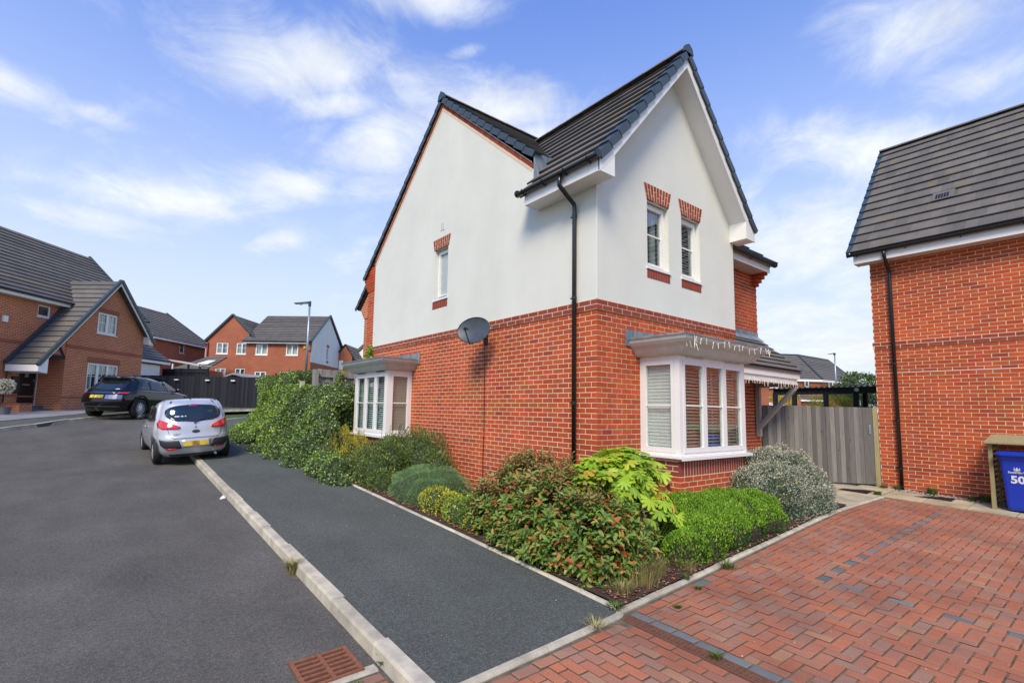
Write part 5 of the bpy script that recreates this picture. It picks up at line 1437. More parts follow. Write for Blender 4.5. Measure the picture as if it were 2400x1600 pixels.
# roofs
mb = MB()
course_roof(mb, P(-14, .93, 6.38), P(1.42, .93, 6.38), P(-14, 5.0, 10.28), P(1.42, 5.0, 10.28), 18, .05)
course_roof(mb, P(-14, 9.2, 6.38), P(1.42, 9.2, 6.38), P(-14, 5.0, 10.28), P(1.42, 5.0, 10.28), 6, .05)
lr = mb.build('roof', MT['tile'], LH, recalc=False)
mb = MB()
course_roof(mb, P(-6.15, -.32, gz(-6.15)), P(-6.15, 1.25, gz(-6.15)), P(-2.22, -.32, 7.88), P(-2.22, 2.9, 7.88), 17, .05)
course_roof(mb, P(.33, -.32, gz(.33)), P(.33, 1.6, gz(.33)), P(-2.22, -.32, 7.88), P(-2.22, 2.9, 7.88), 11, .05)
mb.build('gable_roof', MT['tile'], LH, recalc=False)
mb = MB()
ins = lambda s: gz(s)
mb.prism([P(-6.15, -.33, gz(-6.15) - .02), P(-2.22, -.33, 7.86), P(-2.22, -.33, 7.66), P(-6.05, -.33, gz(-6.05) - .20)], tuple(np.array(P(0, .03, 0)) - np.array(P(0, 0, 0))))
mb.prism([P(.33, -.33, gz(.33) - .02), P(-2.22, -.33, 7.86), P(-2.22, -.33, 7.66), P(.33, -.33, gz(.33) - .22)], tuple(np.array(P(0, .03, 0)) - np.array(P(0, 0, 0))))
mb.prism([P(-6.15, -.33, gz(-6.15) - .02), P(-5.72, -.33, gz(-5.72) - .1), P(-5.72, -.33, 2.86), P(-6.15, -.33, 2.93)], tuple(np.array(P(0, 1.5, 0)) - np.array(P(0, 0, 0))))
mb.prism([P(.33, -.33, gz(.33) - .02), P(.0, -.33, gz(0) - .1), P(.0, -.33, 4.92), P(.33, -.33, 4.94)], tuple(np.array(P(0, 1.5, 0)) - np.array(P(0, 0, 0))))
mb.build('barge_board', MT['white'], LH)
def far_verge(root, a, b, w=.13, t=.09, parent=None):
    """thin stepped cap along a verge of a distant roof"""
    a, b = np.array(a), np.array(b); mb = MB(); d = b - a; L = np.linalg.norm(d); dn = d / L; s = np.cross(dn, up); s /= np.linalg.norm(s); nn = np.cross(s, dn)
    if nn[2] < 0: nn = -nn
    pts = [a - s * w / 2 - nn * t * .6, a + s * w / 2 - nn * t * .6, a + s * w / 2 + nn * t, a - s * w / 2 + nn * t]
    mb.prism(pts, d); return mb.build('verge_cap', MT['verge'], parent or root)
far_verge(LH, P(-6.18, -.33, gz(-6.18)), P(-2.22, -.33, 7.90)); far_verge(LH, P(.36, -.33, gz(.36)), P(-2.22, -.33, 7.90)); far_verge(LH, P(1.42, .9, 6.38), P(1.42, 5, 10.3))
far_verge(LH, P(-6.15, 1.15, gz(-6.15) + .05), P(-3.5, 1.15, gz(-3.5) + .05), w=.2)
mb = MB(); mb.wbox(W1, -14, -3.3, 6.20, 6.36, .30, .33); mb.wbox(W1, -14, -3.3, 6.19, 6.21, 0, .3); mb.build('fascia', MT['white'], LH)
mb = MB(); mb.tube([W1.p(-14, 6.38, .40), W1.p(-3.5, 6.38, .40)], .055, 6); mb.build('gutter', MT['black'], LH)
mb = MB(); mb.tube([W1.p(-6.1, 3.0, .9), W1.p(-6.05, 2.95, .1), W1.p(-6.05, 1.0, .06)], .04, 6); mb.build('downpipe', MT['black'], LH)
mb = MB(); mb.prism([W0.p(-4.62, 3.75, .02), W0.p(-4.62, 3.62, .02), W0.p(-5.75, 3.62, .02), W0.p(-5.75, 3.75, .02)], tuple(-W0.n * .08))
mb.prism([W0.p(-4.62, 3.7, .02), W0.p(-4.74, 3.7, .02), W0.p(-5.15, 4.40, .02), W0.p(-5.05, 4.45, .02)], tuple(-W0.n * .08)); mb.build('porch_brace', MT['black_wood'], LH)
mb = MB(); mb.wbox(W0, -5.75, -4.62, 3.76, 3.80, -.03, .0); 
mb.poly([W0.p(-4.61, 3.76, -.02), W0.p(-5.6, 3.76, -.02), W0.p(-4.61, gz(-4.61) - .25, -.02)]); mb.build('porch_gable', MT['brick_left'], LH)
# low brick planter wall and potted standard with white flowers
pq = W1.p(-5.9, 1.0, 1.2)
lw_ = thing('low_wall', pq, 'short low orange-red brick wall beside the grey steps of the left house', 'wall', A49)
mb = MB(); mb.wbox(W1, -6.3, -5.75, .95, 1.52, .25, 1.1); mb.build('brick_wall', MT['brick_left'], lw_)
mb = MB(); mb.wbox(W1, -6.33, -5.72, 1.52, 1.57, .22, 1.13); mb.build('coping', MT['brick_band'], lw_)
# ---- big plain house behind it
q = at_depth(469, 808, 45)
BH = lroot('rear_brick_house', (q[0], q[1], 0), A49, 'red brick house with a large plain grey roof behind the left house', 'house')
P = LP(BH); WB_ = LWall(BH, (0, 0), (1, 0), (0, -1)); WE = LWall(BH, (-5.9, 0), (0, 1), (-1, 0))
mb = MB(); wall_face(mb, WB_, -5.9, .8, 1.6, lambda s: 7.0, [(-2.66, -2.06, 6.05, 6.88)], reveal=.1)
wall_face(mb, WE, 0, 9, 1.6, lambda u: 7.0 + (4.5 - abs(u - 4.5)) * .72, [], brk=[4.5]); mb.build('wall', MT['brick_far'], BH, recalc=False)
window(BH, WB_, -2.66, -2.06, 6.0, 6.88, d=-.03, bars=1, simple_=True, back=None, glass='glass_dark', frame=.11)
mb = MB(); course_roof(mb, P(-6.1, -.3, 6.98), P(1.4, -.3, 6.98), P(-6.1, 4.5, 10.2), P(1.4, 4.5, 10.2), 15, .055); course_roof(mb, P(-6.1, 9.3, 6.98), P(1.4, 9.3, 6.98), P(-6.1, 4.5, 10.2), P(1.4, 4.5, 10.2), 4, .05); mb.build('roof', MT['tile'], BH, recalc=False)
far_verge(BH, P(-6.1, -.3, 6.98), P(-6.1, 4.5, 10.22)); far_verge(BH, P(1.4, -.3, 6.98), P(1.4, 4.5, 10.22))
mb = MB(); mb.wbox(WB_, -6.1, 1.3, 6.80, 6.96, .24, .28); mb.build('fascia', MT['white'], BH)
mb = MB(); mb.wbox(WB_, -5.9, -5.6, 6.3, 6.95, .0, .12); mb.build('corbel', MT['brick_far'], BH)
# ---- garage between them
q = at_depth(345, 862, 31)
GR = lroot('garage', (q[0], q[1], 0), A49, 'low garage with white door and grey roof between two brick houses', 'garage')
P = LP(GR); WG_ = LWall(GR, (0, 0), (1, 0), (0, -1))
mb = MB(); mb.wbox(WG_, -3, 1.4, 1.4, 4.3, -5, -.05); mb.build('wall', MT['brick_far'], GR)
mb = MB(); mb.wbox(WG_, -2.6, 1.1, 1.5, 4.12, -.05, .0); mb.build('garage_door', MT['white'], GR)
mb = MB(); course_roof(mb, P(-3.2, -.35, 4.38), P(1.65, -.35, 4.42), P(-3.2, 2.4, 6.2), P(1.65, 2.4, 6.2), 9, .05); mb.build('roof', MT['tile'], GR, recalc=False)
mb = MB(); mb.wbox(WG_, -3.2, 1.6, 4.20, 4.36, .28, .32); mb.build('fascia', MT['white'], GR)
# ---- semi-detached pair: white gable house and brick gable house
q = at_depth(730, 800, 41)
DH = lroot('white_gable_house', (q[0], q[1], 0), A49 - math.pi / 2, 'brick house with long grey roof and pale rendered end gable beyond the dark fence', 'house')
P = LP(DH); WD = LWall(DH, (0, 0), (1, 0), (0, -1)); WDe = LWall(DH, (0, 0), (0, 1), (1, 0))
hl = [(-4.75, -3.69, 5.85, 6.83), (-2.14, -1.10, 5.85, 6.83), (-4.71, -3.72, 3.5, 4.5), (-2.56, -.59, 2.4, 4.5)]
mb = MB(); wall_face(mb, WD, -5.55, 0, 1.5, lambda s: 7.0, hl, reveal=.1); wall_face(mb, WDe, 0, 7.4, 1.5, lambda u: 5.35, [], reveal=.1)
mb.poly([P(-5.55, 0, 1.5), P(-5.55, 8, 1.5), P(-5.55, 8, 7), P(-5.55, 3.6, 9.7), P(-5.55, 0, 7)]); mb.build('wall', MT['brick_far'], DH, recalc=False)
mb = MB(); zt_ = lambda u: min(7.0 + u * .78, 9.82 - (u - 3.6) * .78) - .08
wall_face(mb, WDe, .1, 7.4, 5.35, zt_, [(3.30, 3.74, 5.85, 6.95)], d=.02, brk=[3.6], reveal=.1, edge=.05); mb.build('rendered_wall', MT['render_far'], DH, recalc=False)
for h_ in hl: window(DH, WD, h_[0], h_[1], h_[2], h_[3], d=-.03, lights=4 if h_[1] - h_[0] > 1.5 else 2, bars=0 if h_[2] > 5 else 0, simple_=True, back='drawn' if h_[2] > 5 else 'curtain', frame=.12, sill=True)
window(DH, WDe, 3.30, 3.74, 5.85, 6.95, d=-.04, bars=0, simple_=True, back=None, glass='glass_dark', frame=.09)
mb = MB(); mb.wbox(WDe, 3.22, 3.82, 6.97, 7.22, .0, .03); mb.wbox(WDe, 3.28, 3.78, 5.58, 5.78, .0, .03); mb.build('window_arch', MT['brick_far'], DH)
mb = MB(); course_roof(mb, P(-5.75, -.3, 7.0), P(.12, -.3, 7.0), P(-5.75, 3.6, 9.86), P(.12, 3.6, 9.86), 15, .055); course_roof(mb, P(-5.75, 7.6, 6.95), P(.12, 7.6, 6.95), P(-5.75, 3.6, 9.86), P(.12, 3.6, 9.86), 5, .05); mb.build('roof', MT['tile'], DH, recalc=False)
far_verge(DH, P(.10, -.3, 7.0), P(.10, 3.6, 9.9)); far_verge(DH, P(.10, 7.7, 6.9), P(.10, 3.6, 9.9))
mb = MB(); mb.wbox(WD, -5.7, -.25, 6.82, 6.98, .24, .28); mb.build('fascia', MT['white'], DH)
mb = MB(); mb.tube([WD.p(-5.75, 7.0, .34), WD.p(0, 7.0, .34)], .06, 6); mb.build('gutter', MT['black'], DH)
mb = MB(); mb.wbox(WD, -.22, -.02, 6.3, 6.95, .0, .12); mb.build('corbel', MT['brick_far'], DH)
MT['yellow'] = simple('yellow_plastic', (.70, .42, .04), .4)
mb = MB(); mb.wbox(WD, -.62, -.42, 6.45, 6.72, .0, .08); mb.build('alarm_box', MT['yellow'], DH)
mb = MB(); mb.wbox(WDe, 7.2, 8.4, 5.3, 7.0, -3, -.4); mb.build('rear_wing', MT['render_far'], DH)
mb = MB(); course_roof(mb, P(.3, 7.0, 7.0), P(.3, 8.7, 7.0), P(-1.6, 7.0, 8.3), P(-1.6, 8.7, 8.3), 6, .05); mb.build('rear_wing_roof', MT['tile'], DH, recalc=False)
mb = MB(); mb.tube([WDe.p(8.35, 6.9, .1), WDe.p(8.2, 6.7, -.3), WDe.p(8.2, 4, -.3)], .05, 6); mb.build('downpipe', MT['black'], DH)
CH = lroot('brick_gable_house', tuple(P(0, 0, 0)), A49 - math.pi / 2, 'brick house with plain pointed brick gable beyond the dark fence', 'house')
P = LP(CH); WC = LWall(CH, (0, .25), (1, 0), (0, -1))
hl = [(-8.30, -7.28, 5.92, 6.90), (-6.55, -5.60, 5.92, 6.90), (-8.26, -7.36, 3.9, 4.75), (-6.55, -5.65, 3.9, 4.75)]
mb = MB(); wall_face(mb, WC, -9.10, -5.5, 1.5, lambda s: 9.18 - abs(s + 6.98) * .98, hl, reveal=.1, brk=[-6.98]); mb.poly([P(-9.1, .25, 1.5), P(-9.1, 7, 1.5), P(-9.1, 7, 7), P(-9.1, .25, 7)]); mb.build('wall', MT['brick_far'], CH, recalc=False)
for h_ in hl: window(CH, WC, h_[0], h_[1], h_[2], h_[3], d=-.03, lights=2, bars=1 if h_[2] > 5 else 0, simple_=True, back='curtain', frame=.11)
mb = MB(); course_roof(mb, P(-9.3, .15, 6.98), P(-9.3, 6, 6.98), P(-6.98, .15, 9.28), P(-6.98, 6, 9.28), 11, .055); course_roof(mb, P(-4.4, .15, 6.75), P(-4.4, 6, 6.75), P(-6.98, .15, 9.28), P(-6.98, 6, 9.28), 11, .055)
course_roof(mb, P(-10.0, 1.2, 6.9), P(-8.6, 1.2, 6.9), P(-10.0, 3.4, 8.75), P(-7.4, 3.4, 8.75), 9, .055); mb.build('roof', MT['tile'], CH, recalc=False)
mb = MB(); mb.wbox(WC, -10.0, -9.1, 1.5, 6.8, -3, -1.2); mb.build('side_wall', MT['brick_far'], CH)
far_verge(CH, P(-9.32, .16, 6.98), P(-6.98, .16, 9.3)); far_verge(CH, P(-4.4, .16, 6.75), P(-6.98, .16, 9.3))
mb = MB(); mb.tube([WC.p(-8.98, 6.9, .08), WC.p(-8.98, 2.0, .08)], .04, 6); mb.build('downpipe', MT['black'], CH)
# small roof with a rooflight and the pergola/washing line roof in front of it
q = at_depth(455, 850, 38)
SR = lroot('garden_room', (q[0], q[1], 0), A49 - math.pi / 2, 'low grey tiled garden room roof with a bright rooflight before the brick gable house', 'garden room')
P = LP(SR)
mb = MB(); course_roof(mb, P(-1.6, -.2, 4.35), P(1.2, -.2, 4.35), P(-.4, 2.4, 5.6), P(1.2, 2.4, 5.6), 7, .05); mb.build('roof', MT['tile'], SR, recalc=False)
mb = MB(); mb.hexa([P(-.1, .55, 4.80), P(.75, .55, 4.80), P(.95, 1.2, 5.12), P(.35, 1.2, 5.12), P(-.1, .55, 4.86), P(.75, .55, 4.86), P(.95, 1.2, 5.18), P(.35, 1.2, 5.18)]); mb.build('rooflight', MT['white'], SR)
mb = MB(); W_ = LWall(SR, (0, 0), (1, 0), (0, -1)); mb.wbox(W_, -1.4, 1.1, 1.5, 4.3, -2, 0); mb.build('wall', MT['brick_far'], SR)
q = at_depth(430, 850, 35)
CP = lroot('garden_canopy', (q[0], q[1], 0), A49 - math.pi / 2, 'thin flat pale canopy on posts behind the dark fence', 'canopy')
W_ = LWall(CP, (0, 0), (1, 0), (0, -1))
mb = MB(); mb.prism([W_.p(-1.7, 4.75, 0), W_.p(-1.45, 4.86, 0), W_.p(1.35, 4.42, 0), W_.p(1.3, 4.34, 0), W_.p(-1.4, 4.76, 0)], tuple(-W_.n * 2.0)); mb.build('canopy_roof', MT['cornice_grey'], CP)
for s in (-.85, .3, 1.15):
    mb = MB(); mb.wbox(W_, s, s + .1, 2, 4.5, -.1, 0); mb.build('post', MT['white' if s < 0 else 'black_wood'], CP)
# ---- houses far behind, between the white gable and the corner house
q = at_depth(812, 864, 47)
XH = lroot('distant_brick_house', (q[0], q[1], 0), A49 - math.pi / 2, 'small distant brick house with steep gable beside the white gable house', 'house')
P = LP(XH); W_ = LWall(XH, (0, 0), (1, 0), (0, -1))
mb = MB(); wall_face(mb, W_, -1.0, .5, 1.5, lambda s: 7.55 - abs(s + .2) * 1.35, [], brk=[-.2]); mb.poly([P(-1.0, 0, 1.5), P(-1, 6, 1.5), P(-1, 6, 6.6), P(-1, 0, 6.6)]); mb.build('wall', MT['brick_far'], XH, recalc=False)
mb = MB(); course_roof(mb, P(-1.4, -.1, 6.2), P(-1.4, 6, 6.2), P(-.2, -.1, 7.7), P(-.2, 6, 7.7), 6, .05); course_roof(mb, P(1.0, -.1, 5.9), P(1.0, 6, 5.9), P(-.2, -.1, 7.7), P(-.2, 6, 7.7), 6, .05); mb.build('roof', MT['tile'], XH, recalc=False)
mb = MB(); mb.wbox(W_, -.75, -.35, 5.2, 6.1, .0, .05); mb.build('window_frame', MT['white'], XH)
q = at_depth(838, 864, 50)
YH = lroot('distant_white_house', (q[0], q[1], 0), A49 - math.pi / 2, 'sliver of a distant white rendered house with sloping grey roof beside the corner house', 'house')
P = LP(YH); W_ = LWall(YH, (0, 0), (1, 0), (0, -1))
mb = MB(); wall_face(mb, W_, -1.3, 3, 1.5, lambda s: 5.95 + (s + 1.3) * .95 if s < 1.5 else 8.6, [], brk=[1.5]); mb.build('wall', MT['white'], YH, recalc=False)
mb = MB(); mb.prism([W_.p(-1.5, 5.85, .1), W_.p(1.6, 8.8, .1), W_.p(1.6, 9.1, .1), W_.p(-1.9, 5.95, .1)], tuple(-W_.n * 4)); mb.prism([W_.p(-1.5, 5.7, .15), W_.p(1, 5.7, .15), W_.p(1, 5.8, .15), W_.p(-1.6, 5.8, .15)], tuple(-W_.n * .3)); mb.build('roof', MT['tile'], YH)
# ------------------------------------------------------------------ dark fences
def panel_fence(a, b, top, base, lab, n, mat='black_wood', posts=(), rail=None, name='dark_fence', out=1):
    t = thing(name, (a[0], a[1], base), lab, 'fence')
    W = boards(t, a, b, lambda x, y: base, top, n, mat, over=.014, top_j=.006)
    L = math.hypot(b[0] - a[0], b[1] - a[1])
    for s in posts:
        mb = MB(); mb.wbox(W, s * L - .06, s * L + .06, base, top + .06, -.10, .05); mb.build('fence_post', MT[mat], t)
    if rail:
        for z in rail:
            mb = MB(); mb.wbox(W, 0, L, z, z + .09, .012, .05); mb.build('rail', MT[mat], t)
    return t, W, L
a = at_depth(318, 880, 28.3); b = at_depth(640, 885, 28)
t, W, L = panel_fence(a[:2], b[:2], 3.26, 1.45, 'long charcoal painted board fence standing along the far grass verge', 68)
for k, s in enumerate((.31, .535, .72)):
    l = thing('fence_lamp', W.p(s * L, 2.98, .05), ['leftmost', 'middle', 'rightmost'][k] + ' of three small white lamps on the long charcoal fence', 'lamp', group='small lamps on the charcoal fence')
    mb = MB(); mb.wbox(W, s * L - .11, s * L + .11, 3.00, 3.07, .01, .14); mb.build('lamp_housing', MT['white'], l)
a = at_depth(318, 864, 33); b = at_depth(490, 866, 33)
panel_fence(a[:2], b[:2], 3.98, 1.6, 'upper charcoal garden fence with rails behind the long charcoal fence', 42, posts=(.05, .34, .62, .98), rail=(3.78,), name='upper_fence')
a = at_depth(489, 884, 34); b = at_depth(586, 888, 34)
panel_fence(a[:2], b[:2], 3.55, 1.6, 'short lower stretch of charcoal fence before the brick gable house', 26, rail=(3.4,), name='lower_fence')
# shed roof peeping over the fence
q = at_depth(548, 884, 31)
SH = lroot('garden_shed', (q[0], q[1], 0), A49 - math.pi / 2, 'grey felt shed roof just showing over the charcoal fence', 'shed')
P = LP(SH); mb = MB()
mb.prism([P(-.8, 0, 3.42), P(-.1, 0, 3.68), P(.9, 0, 3.42), P(.9, 0, 3.34), P(-.1, 0, 3.58), P(-.8, 0, 3.34)], tuple(np.array(P(.6, 2, 0)) - np.array(P(0, 0, 0)))); mb.build('shed_roof', MT['paver_bluegrey_far'], SH)
W_ = LWall(SH, (0, 0), (1, 0), (0, -1)); mb = MB(); mb.wbox(W_, -.6, .7, 1.5, 3.38, -2, -.05); mb.build('shed_wall', MT['green_wood'], SH)
# bollard light on the verge
q = at_depth(565, 950, 27); bl = thing('bollard_light', (q[0], q[1], 1.5), 'tiny black spike light at the foot of the charcoal fence', 'garden light')
mb = MB(); mb.tube([(q[0], q[1], 1.5), (q[0], q[1], 1.75)], .03, 6); mb.build('light_body', MT['black'], bl)
# ------------------------------------------------------------------ grey wooden fence behind the corner house and its posts
Wy = 9.75
t = thing('garden_fence', (-.9, Wy, .4), 'weathered grey wooden garden fence panels rising above the ivy behind the bay', 'fence')
W = boards(t, (-.93, Wy), (1.6, Wy), lambda x, y: g(x, y), 2.74, 20, 'pale_wood', over=.014, top_j=.012)
for x in (-.86, -.30, .34):
    mb = MB(); mb.box(x - .05, x + .05, Wy - .16, Wy - .04, g(x, Wy), 2.72); mb.build('fence_post', MT['pale_wood'], t)
for z in (2.52, 2.16):
    mb = MB(); mb.box(-.9, 1.6, Wy - .07, Wy - .025, z, z + .06); mb.build('rail', MT['pale_wood'], t)
t = thing('side_garden_fence', (-.95, 10, .4), 'grey fence line almost buried in ivy along the footway', 'fence')
W = boards(t, (-.97, 8.3), (-.93, 16.0), lambda x, y: g(x, y), lambda s: 1.95 + .10 * s * 4 + .1, 50, 'grey_wood')
q = at_depth(708, 905, 14.2)
t = thing('concrete_post', (q[0], q[1], .5), 'pale concrete fence post sticking out of the ivy', 'post')
mb = MB(); mb.box(-.06 + q[0], .06 + q[0], q[1] - .05, q[1] + .05, .4, 2.38); mb.build('post_shaft', MT['kerb'], t)
# ------------------------------------------------------------------ street lamps
def street_lamp(loc, h, arm, lab, r=.055):
    t = thing('street_lamp', loc, lab, 'street lamp', group='street lamps')
    x, y, z = loc
    mb = MB(); mb.tube([(x, y, z), (x, y, z + 1.4)], r * 1.35, 12); mb.tube([(x, y, z + 1.35), (x, y, z + h)], [r, r * .72], 12); mb.build('column', MT['grey_metal'], t, smooth=True)
    A = np.array(arm)
    top = np.array([x, y, z + h])
    mb = MB(); mb.tube([top - np.array([0, 0, .08]), top + np.array([0, 0, .12])], r * 1.1, 10); mb.tube([top + np.array([0, 0, .08]), top + A * .12 + np.array([0, 0, .06])], r * .9, 8); mb.build('bracket', MT['verge'], t)
    s = np.cross(A, up)
    mb = MB(); p0 = top + A * .08 + np.array([0, 0, .05]); p1 = top + A * .62 + np.array([0, 0, .02])
    mb.hexa([p0 - s * .06 - up * .02, p1 - s * .11 - up * .015, p1 + s * .11 - up * .015, p0 + s * .06 - up * .02, p0 - s * .05 + up * .06, p1 - s * .08 + up * .02, p1 + s * .08 + up * .02, p0 + s * .05 + up * .06]); mb.build('lantern', MT['verge'], t)
    mb = MB(); mb.tube([p1 - A * .25 - up * .02, p1 - A * .25 - up * .05], .06, 8); mb.build('lens', MT['white'], t)
q = at_depth(726, 713, 20.5)
street_lamp((q[0], q[1], g(q[0], q[1])), q[2] - g(q[0], q[1]), (-R_[0], -R_[1], 0), 'grey steel street lamp standing before the white gable house')
q = at_depth(1956, 830, 48)
street_lamp((q[0], q[1], 1.3), q[2] - 1.3, (-R_[0], -R_[1], 0), 'distant galvanised street lamp beside the hipped roof house', r=.085)
# ------------------------------------------------------------------ behind the gate on the right: hip-roofed house, canopy, hedge, tree
def ad(px, py, D): return tuple(at_depth(px, py, D))
HR = thing('hipped_house', ad(1900, 940, 52), 'distant brick house with grey hipped roof beyond the side gate', 'house')
mb = MB()
course_roof(mb, ad(1780, 885, 52), ad(1928, 889, 52), ad(1780, 829, 56), ad(1869, 832, 56), 13, .055)
course_roof(mb, ad(1928, 889, 52), ad(2010, 897, 60), ad(1869, 832, 56), ad(1940, 844, 62), 13, .055)
mb.build('roof', MT['tile'], HR, recalc=False)
mb = MB(); mb.tube([ad(1928, 888, 51.9), ad(1869, 831.5, 55.9), ad(1780, 828.5, 55.9)], .09, 5); mb.tube([ad(1869, 831.5, 55.9), ad(1940, 843.5, 62), ad(2010, 896, 60)], .09, 5); mb.build('ridge_tile', MT['verge'], HR)
def quad(mb, a, b, z): mb.poly([tuple(a), tuple(b), (b[0], b[1], z), (a[0], a[1], z)])
mb = MB(); a, b, c_ = ad(1780, 891, 52.4), ad(1926, 894, 52.4), ad(2008, 902, 60.4); quad(mb, a, b, .8); quad(mb, b, c_, .8); mb.build('wall', MT['brick_far'], HR, recalc=False)
mb = MB()
for (p, q_) in ((ad(1780, 885.5, 51.7), ad(1928, 889.5, 51.7)), (ad(1928, 889.5, 51.7), ad(2010, 897.5, 59.7))):
    mb.poly([p, q_, (q_[0], q_[1], q_[2] - .24), (p[0], p[1], p[2] - .24)])
mb.build('fascia', MT['white'], HR, recalc=False)
def pxwin(px0, py0, px1, py1, D, par, fr=.10, lights=1):
    tl, br = np.array(ad(px0, py0, D)), np.array(ad(px1, py1, D)); u = br - tl; u[2] = 0; w = np.linalg.norm(u); u /= w
    n = np.array([u[1], -u[0], 0])
    if n @ (CAMP - tl) < 0: n = -n
    W = Wall(tl[:2], u[:2], n[:2]); window(par, W, 0, w, br[2], tl[2], d=.06, bars=0, lights=lights, simple_=True, back=None, glass='glass_dark', frame=fr, sill=False)
pxwin(1885, 892, 1895, 907, 52.2, HR); pxwin(1941, 893, 1952, 911, 53.5, HR); pxwin(1803, 902, 1824, 910, 52.2, HR, .12, 2); pxwin(1802, 943, 1840, 950, 52.2, HR, .12, 3)
OG = thing('outbuilding', ad(1910, 945, 34), 'low brick outbuilding with grey roof glimpsed under the black canopy', 'outbuilding')
mb = MB(); course_roof(mb, ad(1876, 936, 34), ad(1932, 936.5, 34), ad(1868, 926, 36), ad(1932, 926, 36), 5, .05); mb.build('roof', MT['tile'], OG, recalc=False)
mb = MB(); a, b = ad(1877, 939, 34.2), ad(1960, 940, 34.2); quad(mb, a, b, .9); mb.build('wall', MT['brick_far'], OG, recalc=False)
mb = MB(); a, b = ad(1877, 936, 33.9), ad(1932, 937, 33.9); mb.poly([a, b, (b[0], b[1], b[2] - .12), (a[0], a[1], a[2] - .12)]); mb.build('fascia', MT['white'], OG, recalc=False)
# corrugated canopy on black posts
CN = thing('corrugated_canopy', ad(1920, 925, 13.5), 'black timber canopy with corrugated roof sheet behind the side gate', 'canopy')
pa, pb = np.array(ad(1812, 912, 14.2)), np.array(ad(2040, 906, 13.0)); dd = pb - pa; Lc_ = np.linalg.norm(dd[:2]); uu = dd / Lc_; bk = np.array([-uu[1], uu[0], 0]); bk = bk if bk @ F_ > 0 else -bk
mb = MB(); npt = 132; pts = []
for i in range(npt + 1):
    s = i / npt * (Lc_ + 1.6); h = .022 * math.sin(2 * math.pi * s / .125)
    for b_ in (-.12, 2.2): pts.append(pa + uu * s + bk * b_ + np.array([0, 0, h + .03 + b_ * .03]))
mb.add(pts, [(2 * i, 2 * i + 2, 2 * i + 3, 2 * i + 1) for i in range(npt)]); MT['corr'] = simple('grey_corrugated_sheet', (.30, .29, .27), .6, var=.15); o = mb.build('corrugated_sheet', MT['corr'], CN, recalc=False)
so = o.modifiers.new('thickness', 'SOLIDIFY'); so.thickness = .006
Wc = Wall(pa[:2], uu[:2] / np.linalg.norm(uu[:2]), -bk[:2])
mb = MB(); zt0 = pa[2] - .0; mb.hexa([pa + np.array([0, 0, -.17]), pb + uu * 1.2 + np.array([0, 0, -.17]), pb + uu * 1.2 + bk * .05 + np.array([0, 0, -.17]), pa + bk * .05 + np.array([0, 0, -.17]), pa, pb + uu * 1.2, pb + uu * 1.2 + bk * .05, pa + bk * .05]); mb.build('front_beam', MT['black_wood'], CN)
for s, b_ in ((.02, .05), (.56, .05), (.23, .05), (.86, .06), (1.0, 1.6)):
    q = pa + dd * s + bk * b_; mb = MB(); mb.box(q[0] - .05, q[0] + .05, q[1] - .05, q[1] + .05, .1, q[2] - .05 - .05); mb.build('post', MT['black_wood'], CN)
q = pa + dd * .865 - bk * .03; mb = MB(); mb.tube([q + np.array([0, 0, -.07]), q - bk * .05 + np.array([0, 0, -.07])], .052, 14); mb.build('round_lamp', MT['strut_wood'], CN)
# ------------------------------------------------------------------ cars
def interp(tab, z):
    if z <= tab[0][0]: return tab[0][1]
    for (a, va), (b, vb) in zip(tab[:-1], tab[1:]):
        if z <= b:
            t = (z - a) / (b - a); t = t * t * (3 - 2 * t) * .5 + t * .5
            return va + (vb - va) * t
    return tab[-1][1]
class CarShape:
    """local axes: x forward from the rear bumper, y to the left, z up"""
    def __init__(s, rear, front, width, rr, rf, wheels, arch, wr):
        s.rear, s.front, s.width, s.rr, s.rf, s.wh, s.arch, s.wr = rear, front, width, rr, rf, wheels, arch, wr
    def w(s, z): return interp(s.width, z)
    def side_y(s, x, z):
        xr, xf = interp(s.rear, z), interp(s.front, z); m = (xr + xf) / 2; h = (xf - xr) / 2
        t = abs(x - m) / h
        return s.w(z) * (1 - .10 * max(0, min(t, 1)) ** 3.2)
    def rear_x(s, y, z):
        w = s.w(z) * .90; t = min(abs(y) / w, 1.0); return interp(s.rear, z) + s.rr * (1 - math.sqrt(max(0, 1 - t ** 4)))* 1.0 + .03 * t * t
    def front_x(s, y, z):
        w = s.w(z) * .90; t = min(abs(y) / w, 1.0); return interp(s.front, z) - s.rf * (1 - math.sqrt(max(0, 1 - t ** 4))) - .05 * t * t
    def ring(s, z, ns=44, ne=16):
        pts = []; W9 = s.w(z) * .90
        for k in range(ne):                       # rear, from right (-y) to left (+y)
            y = -W9 + 2 * W9 * k / (ne - 1); y = W9 * math.sin(math.pi / 2 * y / W9); pts.append([s.rear_x(y, z), y])
        x0, x1 = pts[-1][0], s.front_x(W9, z)
        for k in range(1, ns):                    # left side
            x = x0 + (x1 - x0) * k / ns; yy = s.side_y(x, z)
            tt = k / ns; blend = min(1, min(tt, 1 - tt) * 14); yy = W9 + (yy - W9) * math.sin(math.pi / 2 * blend)
            pts.append([x, s._arch(x, z, yy)])
        for k in range(ne):
            y = W9 - 2 * W9 * k / (ne - 1); y = W9 * math.sin(math.pi / 2 * y / W9); pts.append([s.front_x(y, z), y])
        for k in range(1, ns):
            x = x1 + (x0 - x1) * k / ns; yy = s.side_y(x, z); tt = k / ns; blend = min(1, min(tt, 1 - tt) * 14); yy = W9 + (yy - W9) * math.sin(math.pi / 2 * blend)
            pts.append([x, -s._arch(x, z, yy)])
        return pts
    def _arch(s, x, z, yy):
        for xw in s.wh:
            if (x - xw) ** 2 + (z - s.wr) ** 2 < s.arch ** 2: return yy - .24
        return yy
